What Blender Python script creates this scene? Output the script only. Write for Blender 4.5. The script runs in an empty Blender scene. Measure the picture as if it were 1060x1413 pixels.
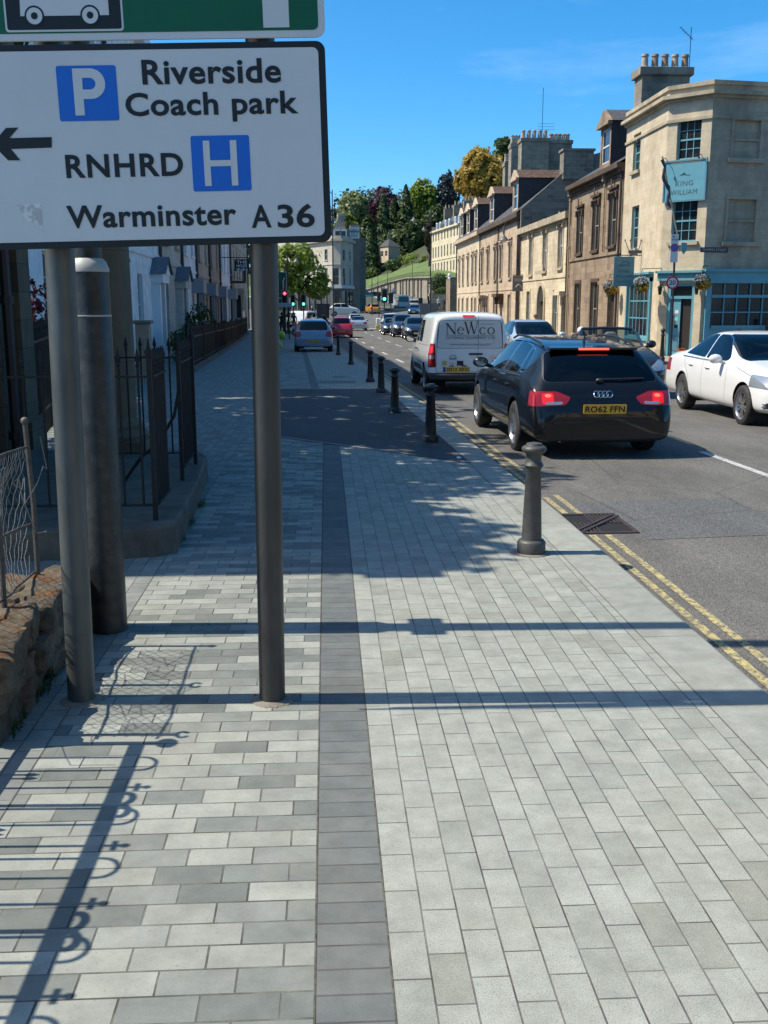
import bpy, bmesh, math, random
from math import radians as rad, sin, cos, tan, pi, atan, atan2, sqrt
from mathutils import Vector, Matrix, noise
random.seed(11)
S = bpy.context.scene
C = S.collection

# ------------------------------------------------------------------ camera, sky, sun, exposure
EYE = 1.68
FPX = 1413.0
PITCH = atan(288 / FPX)
YAW = atan(80 * cos(PITCH) / FPX)
cam_d = bpy.data.cameras.new('camera')
cam = bpy.data.objects.new('camera', cam_d)
C.objects.link(cam)
cam.location = (0, 0, EYE)
cam.rotation_euler = (pi / 2 - PITCH, 0, -YAW)
cam_d.sensor_fit = 'VERTICAL'
cam_d.sensor_height = 36
cam_d.lens = 36.0
cam_d.clip_start = 0.05
cam_d.clip_end = 3000
S.camera = cam

SUN_EL = rad(53)
SUN_DIR = Vector((cos(SUN_EL), -0.035 * cos(SUN_EL), -sin(SUN_EL)))     # way the light travels
W = bpy.data.worlds.new('World')
S.world = W
W.use_nodes = True
wn = W.node_tree.nodes
sky = wn.new('ShaderNodeTexSky')
sky.sky_type = 'NISHITA'
sky.sun_disc = False
sky.sun_elevation = SUN_EL
sky.sun_rotation = rad(-88)
sky.altitude = 0
sky.air_density = 0.6
sky.dust_density = 1.0
sky.ozone_density = 6.0
wn['Background'].inputs['Strength'].default_value = 0.125
hsv = wn.new('ShaderNodeHueSaturation'); hsv.inputs['Saturation'].default_value = 1.27; hsv.inputs['Hue'].default_value = .487
W.node_tree.links.new(sky.outputs[0], hsv.inputs['Color'])
# a few thin wisps of high cloud
tcw = wn.new('ShaderNodeTexCoord'); mpw = wn.new('ShaderNodeMapping'); mpw.inputs['Scale'].default_value = (3, 3, 14); mpw.inputs['Rotation'].default_value = (.1, .12, 0)
nzw = wn.new('ShaderNodeTexNoise'); nzw.inputs['Scale'].default_value = 1.1; nzw.inputs['Detail'].default_value = 7; nzw.inputs['Roughness'].default_value = .62
rpw = wn.new('ShaderNodeValToRGB'); rpw.color_ramp.elements[0].position = .55; rpw.color_ramp.elements[1].position = .95
rpw.color_ramp.elements[1].color = (.28, .28, .28, 1)
mxw = wn.new('ShaderNodeMix'); mxw.data_type = 'RGBA'; mxw.inputs[7].default_value = (4.2, 5.2, 6.2, 1)
for a_, b_ in ((tcw.outputs['Generated'], mpw.inputs[0]), (mpw.outputs[0], nzw.inputs['Vector']), (nzw.outputs['Fac'], rpw.inputs[0]), (rpw.outputs[0], mxw.inputs[0]), (hsv.outputs[0], mxw.inputs[6]), (mxw.outputs[2], wn['Background'].inputs['Color'])): W.node_tree.links.new(a_, b_)
sun_d = bpy.data.lights.new('sun', 'SUN')
sun = bpy.data.objects.new('sun', sun_d)
C.objects.link(sun)
sun_d.energy = 3.5
sun_d.angle = rad(0.5)
sun_d.color = (1.0, 0.925, 0.80)
sun.rotation_euler = SUN_DIR.to_track_quat('-Z', 'Y').to_euler()
sun.location = (-20, 0, 30)
S.view_settings.view_transform = 'Standard'
S.view_settings.look = 'None'
S.view_settings.exposure = 0.98
S.view_settings.gamma = 1.0
S.render.engine = 'CYCLES'
S.cycles.max_bounces = 6
S.cycles.transparent_max_bounces = 12
S.cycles.use_denoising = True

# ------------------------------------------------------------------ photo measurements to places
_c, _s, _cp, _sp = cos(YAW), sin(YAW), cos(PITCH), sin(PITCH)
VR, VF, VU = Vector((_c, -_s, 0)), Vector((_s * _cp, _c * _cp, -_sp)), Vector((_s * _sp, _c * _sp, _cp))
def ray(x, y):
    return VR * ((x - 530) / FPX) + VU * ((706.5 - y) / FPX) + VF
def at(x, y, Y):
    d = ray(x, y); t = Y / d.y
    return Vector((d.x * t, Y, EYE + d.z * t))
def gz(Y):                                   # the street falls gently away from the camera
    if Y < 8: return 0.0
    if Y < 60: return -.012 * (Y - 8)
    if Y < 110: return -.624 - .006 * (Y - 60)
    if Y < 160: return -.924 + .0245 * (Y - 110)
    return .301 + .012 * (min(Y, 260) - 160)
def gp(x, y, off=0.0):
    d = ray(x, y); lo, hi = .3, 500
    for _ in range(60):
        m = (lo + hi) / 2; t = m / d.y
        if EYE + d.z * t > gz(m) + off: lo = m
        else: hi = m
    t = lo / d.y
    return Vector((d.x * t, lo, gz(lo) + off))
def lerp(a, b, t): return a + (b - a) * t
def pl(tab, v):                              # piecewise linear table
    if v <= tab[0][0]: return tab[0][1]
    for (a, p), (b, q) in zip(tab, tab[1:]):
        if v <= b: return p + (q - p) * (v - a) / (b - a)
    return tab[-1][1]

# ------------------------------------------------------------------ objects
ORG = {}
def tag(o, label=None, cat=None, group=None, kind=None):
    if label: o['label'] = label
    if cat: o['category'] = cat
    if group: o['group'] = group
    if kind: o['kind'] = kind
    return o
def thing(name, label, cat, loc=(0, 0, 0), rotz=0, group=None, local=False):
    o = bpy.data.objects.new(name, None)
    o.empty_display_size = .2
    C.objects.link(o)
    o.location = loc
    o.rotation_euler = (0, 0, rotz)
    ORG[o.name] = Vector((0, 0, 0)) if local else Vector(loc)
    return tag(o, label, cat, group)
def children(o): return [c for c in bpy.data.objects if c.parent == o]
def copy_tree(o, parent=None, kids=None):
    c = o.copy(); C.objects.link(c)
    ORG[c.name] = ORG.get(o.name, Vector())
    if parent: c.parent = parent
    for ch in (o.children if kids is None else kids): copy_tree(ch, c)
    return c

class MB:
    def __init__(s): s.v = []; s.f = []; s.m = []
    def face(s, pts, m=0):
        n = len(s.v); s.v += [tuple(p) for p in pts]; s.f.append(tuple(range(n, n + len(pts)))); s.m.append(m)
    def add(s, vs, fs, m=0):
        n = len(s.v); s.v += [tuple(p) for p in vs]
        for f in fs: s.f.append(tuple(i + n for i in f)); s.m.append(m)
    def box(s, x0, y0, z0, x1, y1, z1, m=0):
        s.hexa([(x0, y0), (x1, y0), (x1, y1), (x0, y1)], z0, z1, m)
    def hexa(s, poly, z0, z1, m=0):             # prism on a ground polygon (counter-clockwise)
        n = len(poly)
        zz0 = z0 if isinstance(z0, (list, tuple)) else [z0] * n
        zz1 = z1 if isinstance(z1, (list, tuple)) else [z1] * n
        vs = [(p[0], p[1], z) for p, z in zip(poly, zz0)] + [(p[0], p[1], z) for p, z in zip(poly, zz1)]
        fs = [tuple(range(n - 1, -1, -1)), tuple(range(n, 2 * n))] + [(i, (i + 1) % n, (i + 1) % n + n, i + n) for i in range(n)]
        s.add(vs, fs, m)
    def prism(s, poly, o, u, v, w, m=0):        # 2-D polygon in the plane (u,v) from o, pushed along w
        o, u, v, w = Vector(o), Vector(u), Vector(v), Vector(w)
        n = len(poly)
        a = [o + u * p[0] + v * p[1] for p in poly]; b = [p + w for p in a]
        fs = [tuple(range(n - 1, -1, -1)), tuple(range(n, 2 * n))] + [(i, (i + 1) % n, (i + 1) % n + n, i + n) for i in range(n)]
        s.add(a + b, fs, m)
    def sheet(s, poly, o, u, v, m=0):
        o, u, v = Vector(o), Vector(u), Vector(v)
        s.face([o + u * p[0] + v * p[1] for p in poly], m)
    def bar(s, a, b, w, h, m=0, up=(0, 0, 1)):
        a, b, up = Vector(a), Vector(b), Vector(up)
        d = (b - a).normalized()
        x = d.cross(up)
        if x.length < 1e-4: x = d.cross(Vector((1, 0, 0)))
        x.normalize(); y = x.cross(d)
        q = [(-w / 2, -h / 2), (w / 2, -h / 2), (w / 2, h / 2), (-w / 2, h / 2)]
        s.prism(q, a, x, y, b - a, m)
    def tube(s, pts, r, n=8, m=0, cap=True):
        P = [Vector(p) for p in pts]; k = len(P)
        R = r if isinstance(r, (list, tuple)) else [r] * k
        t0 = (P[1] - P[0]).normalized()
        x = t0.cross(Vector((0, 0, 1)))
        if x.length < 1e-3: x = Vector((1, 0, 0))
        x.normalize()
        vs = []
        for i in range(k):
            t = (P[min(i + 1, k - 1)] - P[max(i - 1, 0)]).normalized()
            x = (x - t * x.dot(t)).normalized(); y = t.cross(x)
            for j in range(n):
                a = 2 * pi * j / n
                vs.append(P[i] + (x * cos(a) + y * sin(a)) * R[i])
        fs = [(i * n + j, i * n + (j + 1) % n, (i + 1) * n + (j + 1) % n, (i + 1) * n + j) for i in range(k - 1) for j in range(n)]
        if cap: fs += [tuple(range(n - 1, -1, -1)), tuple(range((k - 1) * n, k * n))]
        s.add(vs, fs, m)
    def lathe(s, prof, o=(0, 0, 0), n=16, m=0, axis='z', cap=True):
        o = Vector(o); vs = []; k = len(prof)
        for r, h in prof:
            for j in range(n):
                a = 2 * pi * j / n
                p = (r * cos(a), r * sin(a), h) if axis == 'z' else (h, r * cos(a), r * sin(a)) if axis == 'x' else (r * cos(a), h, -r * sin(a))
                vs.append(o + Vector(p))
        fs = [(i * n + j, i * n + (j + 1) % n, (i + 1) * n + (j + 1) % n, (i + 1) * n + j) for i in range(k - 1) for j in range(n)]
        if cap: fs += [tuple(range(n - 1, -1, -1)), tuple(range((k - 1) * n, k * n))]
        s.add(vs, fs, m)
    def ball(s, o, r, n=12, m=0, k=8):
        r = r if isinstance(r, (list, tuple)) else (r, r, r)
        o = Vector(o); vs = []
        for i in range(k + 1):
            b = pi * i / k - pi / 2
            bb = max(cos(b), .02)
            for j in range(n):
                a = 2 * pi * j / n
                vs.append(o + Vector((r[0] * bb * cos(a), r[1] * bb * sin(a), r[2] * sin(b))))
        fs = [(i * n + j, i * n + (j + 1) % n, (i + 1) * n + (j + 1) % n, (i + 1) * n + j) for i in range(k) for j in range(n)]
        s.add(vs, fs + [tuple(range(n - 1, -1, -1)), tuple(range(k * n, k * n + n))], m)
    def build(s, name, mats, parent=None, loc=(0, 0, 0), bevel=0, angle=38, label=None, cat=None, group=None, kind=None, seg=2):
        org = ORG.get(parent.name, Vector()) if parent else Vector(loc)
        me = bpy.data.meshes.new(name)
        me.from_pydata([(x - org.x, y - org.y, z - org.z) for x, y, z in s.v], [], s.f)
        me.polygons.foreach_set('material_index', s.m)
        uv = me.uv_layers.new(name='UVMap').data
        vv = s.v
        for p in me.polygons:
            n = p.normal
            if abs(n.z) > .8:
                for li, vi in zip(p.loop_indices, p.vertices): uv[li].uv = (vv[vi][0], vv[vi][1])
            else:
                l = sqrt(n.x * n.x + n.y * n.y) or 1
                tx, ty = -n.y / l, n.x / l
                for li, vi in zip(p.loop_indices, p.vertices): uv[li].uv = (vv[vi][0] * tx + vv[vi][1] * ty, vv[vi][2])
        me.polygons.foreach_set('use_smooth', [True] * len(me.polygons))
        me.set_sharp_from_angle(angle=rad(angle))
        for m in (mats if isinstance(mats, (list, tuple)) else [mats]): me.materials.append(m)
        o = bpy.data.objects.new(name, me)
        C.objects.link(o)
        if parent: o.parent = parent
        else: o.location = loc
        ORG[o.name] = org
        if bevel:
            b = o.modifiers.new('bevel', 'BEVEL'); b.width = bevel; b.segments = seg; b.limit_method = 'ANGLE'; b.angle_limit = rad(40)
        return tag(o, label, cat, group, kind)

def rrect(w, h, r, n=5, x0=0, y0=0):
    out = []
    for cx, cy, a0 in ((w - r, r, -90), (w - r, h - r, 0), (r, h - r, 90), (r, r, 180)):
        for i in range(n + 1):
            a = rad(a0 + 90 * i / n); out.append((x0 + cx + r * cos(a), y0 + cy + r * sin(a)))
    return out

# flat lettering, fitted to a box of given width and height
_tc = {}
def glyphs(s, bold=0.0, sp=1.0):
    key = (s, bold, sp)
    if key not in _tc:
        cu = bpy.data.curves.new('t', 'FONT'); cu.body = s; cu.offset = bold; cu.space_character = sp; cu.resolution_u = 4
        ob = bpy.data.objects.new('t', cu)
        me = bpy.data.meshes.new_from_object(ob)
        vs = [tuple(v.co) for v in me.vertices]; fs = [tuple(p.vertices) for p in me.polygons]
        bpy.data.objects.remove(ob); bpy.data.curves.remove(cu); bpy.data.meshes.remove(me)
        _tc[key] = (vs, fs)
    return _tc[key]
def text_into(mb, s, o, u, v, w, h, bold=0.0, sp=1.0, m=0):
    vs, fs = glyphs(s, bold, sp)
    x0, x1 = min(p[0] for p in vs), max(p[0] for p in vs); y0, y1 = min(p[1] for p in vs), max(p[1] for p in vs)
    o, u, v = Vector(o), Vector(u), Vector(v)
    mb.add([o + u * ((p[0] - x0) / (x1 - x0) * w) + v * ((p[1] - y0) / (y1 - y0) * h) for p in vs], fs, m)

# ------------------------------------------------------------------ materials
MATS = {}
def nt(name):
    m = bpy.data.materials.new(name); m.use_nodes = True
    N = m.node_tree.nodes; return m, N, m.node_tree.links, N['Principled BSDF']
def rgb(c): return (c[0], c[1], c[2], 1)
def ramp(N, stops, interp='LINEAR'):
    r = N.new('ShaderNodeValToRGB'); e = r.color_ramp; e.interpolation = interp
    while len(e.elements) < len(stops): e.elements.new(.5)
    for el, (p, c) in zip(e.elements, stops):
        el.position = p; el.color = rgb(c) if isinstance(c, (tuple, list)) else (c, c, c, 1)
    return r
def mixc(N, L, fac, a, b, mode='MIX'):
    x = N.new('ShaderNodeMix'); x.data_type = 'RGBA'; x.blend_type = mode
    for i, val in ((0, fac), (6, a), (7, b)):
        if hasattr(val, 'is_output'): L.new(val, x.inputs[i])
        elif i == 0: x.inputs[0].default_value = val
        else: x.inputs[i].default_value = rgb(val)
    return x.outputs[2]
def noisen(N, L, vec, scale, detail=4, rough=.6, dist=0):
    n = N.new('ShaderNodeTexNoise'); n.inputs['Scale'].default_value = scale; n.inputs['Detail'].default_value = detail
    n.inputs['Roughness'].default_value = rough; n.inputs['Distortion'].default_value = dist
    if vec is not None: L.new(vec, n.inputs['Vector'])
    return n.outputs['Fac']
def coords(N, kind='Object'): return N.new('ShaderNodeTexCoord').outputs[kind]
def mapped(N, L, vec, loc=(0, 0, 0), rot=(0, 0, 0), sc=(1, 1, 1)):
    m = N.new('ShaderNodeMapping'); L.new(vec, m.inputs[0])
    m.inputs['Location'].default_value = loc; m.inputs['Rotation'].default_value = rot; m.inputs['Scale'].default_value = sc
    return m.outputs[0]
def bumped(N, L, b, h, strength, dist=.01):
    n = N.new('ShaderNodeBump'); n.inputs['Strength'].default_value = strength; n.inputs['Distance'].default_value = dist
    L.new(h, n.inputs['Height']); L.new(n.outputs[0], b.inputs['Normal']); return n

def mat(name, col, rough=.6, metal=0.0, col2=None, scale=6, detail=5, lo=.35, hi=.65, bump=0, bscale=None, coat=0, spec=None, stretch=(1, 1, 1), col3=None, scale3=1.5, fac3=.5, bdist=.01):
    if name in MATS: return MATS[name]
    m, N, L, b = nt(name)
    b.inputs['Roughness'].default_value = rough; b.inputs['Metallic'].default_value = metal
    if coat: b.inputs['Coat Weight'].default_value = coat; b.inputs['Coat Roughness'].default_value = .04
    if spec is not None: b.inputs['Specular IOR Level'].default_value = spec
    b.inputs['Base Color'].default_value = rgb(col)
    if col2 or bump:
        v = mapped(N, L, coords(N), sc=stretch)
        out = None
        if col2:
            r = ramp(N, [(lo, 0.0), (hi, 1.0)]); L.new(noisen(N, L, v, scale, detail), r.inputs[0])
            out = mixc(N, L, r.outputs[0], col, col2)
            if col3:
                r3 = ramp(N, [(.45, 0.0), (.7, fac3)]); L.new(noisen(N, L, v, scale3, 5, .65), r3.inputs[0])
                out = mixc(N, L, r3.outputs[0], out, col3)
            L.new(out, b.inputs['Base Color'])
        if bump: bumped(N, L, b, noisen(N, L, v, bscale or scale * 4, 5, .65), bump, bdist)
    MATS[name] = m
    return m

def stone(name, cols, bw=.62, bh=.3, mortar=.006, mcol=None, grime=(.07, .06, .05), gfac=.5, bump=.3, rough=.85, gscale=.5, streak=True):
    """coursed stone or plain ashlar laid on the wall's own metres (UV)"""
    if name in MATS: return MATS[name]
    m, N, L, b = nt(name)
    uv = coords(N, 'UV')
    b.inputs['Roughness'].default_value = rough; b.inputs['Specular IOR Level'].default_value = .25
    br = N.new('ShaderNodeTexBrick'); L.new(uv, br.inputs['Vector'])
    br.inputs['Scale'].default_value = 1; br.inputs['Brick Width'].default_value = bw; br.inputs['Row Height'].default_value = bh
    br.inputs['Mortar Size'].default_value = mortar; br.inputs['Mortar Smooth'].default_value = .3
    br.inputs['Color1'].default_value = (0, 0, 0, 1); br.inputs['Color2'].default_value = (1, 1, 1, 1); br.inputs['Mortar'].default_value = (.5, .5, .5, 1)
    r = ramp(N, [(i / max(len(cols) - 1, 1), c) for i, c in enumerate(cols)]); L.new(br.outputs['Color'], r.inputs[0])
    oc = coords(N)
    n1 = ramp(N, [(.3, .72), (.7, 1.1)]); L.new(noisen(N, L, oc, 2.2, 7, .7), n1.inputs[0])
    c = mixc(N, L, 1.0, r.outputs[0], n1.outputs[0], 'MULTIPLY')
    g = ramp(N, [(.48, 0.0), (.72, gfac)]); L.new(noisen(N, L, mapped(N, L, oc, sc=(1, 1, .35 if streak else 1)), gscale, 7, .7, .4), g.inputs[0])
    c = mixc(N, L, g.outputs[0], c, grime)
    c = mixc(N, L, br.outputs['Fac'], c, mcol or tuple(x * .55 for x in cols[0]))
    L.new(c, b.inputs['Base Color'])
    ad = N.new('ShaderNodeMath'); ad.operation = 'SUBTRACT'
    sc_ = N.new('ShaderNodeMath'); sc_.operation = 'MULTIPLY'; sc_.inputs[1].default_value = .4
    L.new(noisen(N, L, oc, 14, 6, .7), sc_.inputs[0]); L.new(sc_.outputs[0], ad.inputs[0]); L.new(br.outputs['Fac'], ad.inputs[1])
    bumped(N, L, b, ad.outputs[0], bump, .012)
    MATS[name] = m
    return m

def paint(name, col, metal=.0, flake=.0):
    if name in MATS: return MATS[name]
    m, N, L, b = nt(name)
    b.inputs['Roughness'].default_value = .35; b.inputs['Metallic'].default_value = metal
    dark = max(col) < .03
    b.inputs['Coat Weight'].default_value = .8 if dark else 1; b.inputs['Coat Roughness'].default_value = .03
    if dark: b.inputs['Specular IOR Level'].default_value = .2
    # road dust settles low on the panels
    oc = coords(N)
    sx = N.new('ShaderNodeSeparateXYZ'); L.new(oc, sx.inputs[0])
    rz = ramp(N, [(.12, .5), (.55, 0.0)]); L.new(sx.outputs[2], rz.inputs[0])
    nz = ramp(N, [(.35, .25), (.75, 1.0)]); L.new(noisen(N, L, oc, 5, 6, .7), nz.inputs[0])
    mu = N.new('ShaderNodeMath'); mu.operation = 'MULTIPLY'; L.new(rz.outputs[0], mu.inputs[0]); L.new(nz.outputs[0], mu.inputs[1])
    m2 = N.new('ShaderNodeMath'); m2.operation = 'MULTIPLY'; m2.inputs[1].default_value = .05 if dark else .16; L.new(mu.outputs[0], m2.inputs[0])
    L.new(mixc(N, L, m2.outputs[0], col, (.16, .145, .12)), b.inputs['Base Color'])
    back = N.new('ShaderNodeBsdfDiffuse'); back.inputs[0].default_value = (.02, .02, .021, 1)
    ge = N.new('ShaderNodeNewGeometry'); mx = N.new('ShaderNodeMixShader')
    L.new(ge.outputs['Backfacing'], mx.inputs[0]); L.new(b.outputs[0], mx.inputs[1]); L.new(back.outputs[0], mx.inputs[2])
    L.new(mx.outputs[0], N['Material Output'].inputs[0])
    MATS[name] = m
    return m
def carglass(name='car_glass', tint=(.2, .24, .23)):
    if name in MATS: return MATS[name]
    m, N, L, b = nt(name)
    t = N.new('ShaderNodeBsdfTransparent'); t.inputs[0].default_value = rgb(tint)
    gl = N.new('ShaderNodeBsdfGlossy'); gl.inputs['Roughness'].default_value = .01
    fr = N.new('ShaderNodeFresnel'); fr.inputs[0].default_value = 1.55
    mx = N.new('ShaderNodeMixShader'); L.new(fr.outputs[0], mx.inputs[0]); L.new(t.outputs[0], mx.inputs[1]); L.new(gl.outputs[0], mx.inputs[2])
    L.new(mx.outputs[0], N['Material Output'].inputs[0])
    MATS[name] = m
    return m
def lamp_mat(name, col, emit, strength):
    if name in MATS: return MATS[name]
    m, N, L, b = nt(name)
    b.inputs['Base Color'].default_value = rgb(col); b.inputs['Roughness'].default_value = .15
    b.inputs['Coat Weight'].default_value = 1
    b.inputs['Emission Color'].default_value = rgb(emit); b.inputs['Emission Strength'].default_value = strength
    MATS[name] = m
    return m
def leafmat(name, cols, trans=.42):
    if name in MATS: return MATS[name]
    m, N, L, b = nt(name)
    ge = N.new('ShaderNodeNewGeometry')
    r = ramp(N, [(i / (len(cols) - 1), c) for i, c in enumerate(cols)]); L.new(ge.outputs['Random Per Island'], r.inputs[0])
    n1 = ramp(N, [(.3, .65), (.7, 1.15)]); L.new(noisen(N, L, coords(N), .5, 3), n1.inputs[0])
    c = mixc(N, L, 1.0, r.outputs[0], n1.outputs[0], 'MULTIPLY')
    L.new(c, b.inputs['Base Color']); b.inputs['Roughness'].default_value = .55; b.inputs['Specular IOR Level'].default_value = .3
    t = N.new('ShaderNodeBsdfTranslucent'); L.new(c, t.inputs[0])
    mx = N.new('ShaderNodeMixShader'); mx.inputs[0].default_value = trans
    L.new(b.outputs[0], mx.inputs[1]); L.new(t.outputs[0], mx.inputs[2]); L.new(mx.outputs[0], N['Material Output'].inputs[0])
    MATS[name] = m
    return m
# ------------------------------------------------------------------ ground: pavement, kerb, road, markings
KX = [(-6, 1.92), (4, 1.93), (10, 1.88), (18, 1.80), (25, 1.56), (34, 1.28), (42, .98), (50, .72), (60, .42), (80, .0), (100, -.4), (110, -1.0)]
SX = [(-6, -.045), (13, -.05), (23, -.36), (45, -1.04), (60, -1.5), (126, -3.0)]
def kx(Y): return pl(KX, Y)
def sx(Y): return pl(SX, Y)
YS = [-6, -2, 0, 2, 4, 6, 8, 10, 12, 14, 16, 18, 20, 22, 25, 28, 31, 34, 38, 42, 46, 50, 55, 60, 66, 72, 80, 90, 100, 110]
def strip(mb, fa, fb, off, ys=YS, m=0):
    for a, b in zip(ys, ys[1:]):
        mb.face([(fa(a), a, gz(a) + off), (fb(a), a, gz(a) + off), (fb(b), b, gz(b) + off), (fa(b), b, gz(b) + off)], m)

def pavers(name, bw, bh, stops, rot=0, mort=.0035, mcol=(.06, .058, .05), off=.5, bump=.6, grit=.5, loc=(0, 0, 0), freq=2, dirt=.35):
    m, N, L, b = nt(name); stops = [(p, (c[0] * .70, c[1] * .725, c[2] * .685)) for p, c in stops]
    b.inputs['Roughness'].default_value = .8; b.inputs['Specular IOR Level'].default_value = .3
    oc = coords(N)
    # the bond wanders slightly, as hand-laid blocks do
    v = mapped(N, L, oc, loc=loc, rot=(0, 0, rot))
    br = N.new('ShaderNodeTexBrick'); L.new(v, br.inputs['Vector'])
    br.offset = off; br.offset_frequency = freq
    for k, val in (('Scale', 1), ('Brick Width', bw), ('Row Height', bh), ('Mortar Size', mort), ('Mortar Smooth', .35)): br.inputs[k].default_value = val
    br.inputs['Color1'].default_value = (0, 0, 0, 1); br.inputs['Color2'].default_value = (1, 1, 1, 1); br.inputs['Mortar'].default_value = (.5, .5, .5, 1)
    r = ramp(N, stops, 'CONSTANT'); L.new(br.outputs['Color'], r.inputs[0])
    # mottling, grit and broad soiling
    g = ramp(N, [(.30, 1 - grit * .55), (.5, 1.0), (.72, 1 + grit * .16)]); L.new(noisen(N, L, oc, 260, 3, .8), g.inputs[0])
    c = mixc(N, L, 1.0, r.outputs[0], g.outputs[0], 'MULTIPLY')
    g2 = ramp(N, [(.3, .74), (.7, 1.1)]); L.new(noisen(N, L, oc, 7, 6, .7), g2.inputs[0])
    c = mixc(N, L, 1.0, c, g2.outputs[0], 'MULTIPLY')
    sp = ramp(N, [(.635, 0.0), (.68, .7)]); L.new(noisen(N, L, oc, 115, 2, .6), sp.inputs[0])
    c = mixc(N, L, sp.outputs[0], c, (.16, .155, .14))
    d = ramp(N, [(.5, 0.0), (.75, dirt)]); L.new(noisen(N, L, oc, 1.1, 7, .72, .5), d.inputs[0])
    c = mixc(N, L, d.outputs[0], c, (.27, .235, .17))
    gum = N.new('ShaderNodeTexVoronoi'); gum.inputs['Scale'].default_value = 1.3; L.new(oc, gum.inputs['Vector'])
    gr = ramp(N, [(.018, .55), (.026, 0.0)]); L.new(gum.outputs['Distance'], gr.inputs[0])
    c = mixc(N, L, gr.outputs[0], c, (.13, .12, .10))
    jn = ramp(N, [(.3, .35), (.62, 1.0)]); L.new(noisen(N, L, oc, 5, 4, .6), jn.inputs[0])
    jm = N.new('ShaderNodeMath'); jm.operation = 'MULTIPLY'; L.new(br.outputs['Fac'], jm.inputs[0]); L.new(jn.outputs[0], jm.inputs[1])
    c = mixc(N, L, jm.outputs[0], c, mcol)
    L.new(c, b.inputs['Base Color'])
    mu = N.new('ShaderNodeMath'); mu.operation = 'MULTIPLY'; mu.inputs[1].default_value = .22; L.new(noisen(N, L, oc, 120, 4, .7), mu.inputs[0])
    sb = N.new('ShaderNodeMath'); sb.operation = 'SUBTRACT'; L.new(mu.outputs[0], sb.inputs[0]); L.new(br.outputs['Fac'], sb.inputs[1])
    bumped(N, L, b, sb.outputs[0], bump, .004)
    return m
P_L = pavers('paver_blend', .2, .1, [(0, (.215, .226, .218)), (.2, (.27, .28, .266)), (.38, (.385, .385, .355)), (.55, (.44, .44, .405)), (.74, (.375, .378, .355)), (.86, (.31, .317, .303))], loc=(.045, .03, 0), off=.42, grit=.35)
P_B = pavers('paver_border', .2, .1, [(0, (.27, .275, .27)), (.35, (.36, .36, .34)), (.7, (.30, .305, .295))], rot=pi / 2, loc=(.03, .0, 0), grit=.35)
P_S = pavers('paver_charcoal', .1955, .1, [(0, (.178, .187, .188)), (.5, (.20, .207, .205)), (.8, (.16, .168, .17))], loc=(.045, .05, 0), off=0, grit=.3, dirt=.22)
P_R = pavers('paver_silver', .2, .1, [(0, (.40, .405, .37)), (.2, (.435, .435, .40)), (.6, (.46, .46, .425)), (.93, (.37, .365, .325))], rot=pi / 2, loc=(.0, .05, 0), off=.5, grit=1.1, mort=.0028, dirt=.3)

def asphalt(name, base, chips=.5, patch=.5):
    m, N, L, b = nt(name)
    b.inputs['Roughness'].default_value = .88; b.inputs['Specular IOR Level'].default_value = .25
    oc = coords(N)
    vo = N.new('ShaderNodeTexVoronoi'); vo.inputs['Scale'].default_value = 95; L.new(oc, vo.inputs['Vector'])
    ch = ramp(N, [(0, 1 - chips * .55), (.5, 1.0), (1, 1 + chips * .7)]); L.new(vo.outputs['Color'], ch.inputs[0])
    c = mixc(N, L, 1.0, base, ch.outputs[0], 'MULTIPLY')
    n2 = ramp(N, [(.32, .62), (.68, 1.22)]); L.new(noisen(N, L, mapped(N, L, oc, sc=(1, .35, 1)), 1.3, 8, .7), n2.inputs[0])
    c = mixc(N, L, patch, c, mixc(N, L, 1.0, c, n2.outputs[0], 'MULTIPLY'))
    tr = ramp(N, [(.55, 0.0), (.78, .4)]); L.new(noisen(N, L, mapped(N, L, oc, sc=(2.2, .06, 1)), 1.0, 4, .6), tr.inputs[0])
    c = mixc(N, L, tr.outputs[0], c, tuple(x * .55 for x in base))
    ck = N.new('ShaderNodeTexVoronoi'); ck.feature = 'DISTANCE_TO_EDGE'; ck.inputs['Scale'].default_value = .33
    L.new(mapped(N, L, oc, loc=(3, 1, 0)), ck.inputs['Vector'])
    cr = ramp(N, [(.0012, .5), (.004, 0.0)]); L.new(ck.outputs['Distance'], cr.inputs[0])
    c = mixc(N, L, cr.outputs[0], c, (.03, .03, .03))
    L.new(c, b.inputs['Base Color'])
    bumped(N, L, b, vo.outputs['Distance'], .75, .008)
    return m
A_ROAD = asphalt('asphalt_road', (.125, .12, .108), .7, .8)
A_DRIVE = asphalt('asphalt_dark', (.085, .084, .083), .5)
A_PATCH = asphalt('asphalt_patch', (.108, .11, .108), .9)
A_BIT = mat('bitumen', (.018, .018, .019), .7, col2=(.03, .03, .03), scale=12, bump=.4, bscale=120)
K_ST = pavers('kerb_granite', .92, .6, [(0, (.40, .40, .37)), (.4, (.43, .43, .395)), (.8, (.38, .38, .35))], rot=pi / 2, loc=(.35, .3, 0), mort=.004, off=0, grit=.45, bump=.4)

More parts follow.
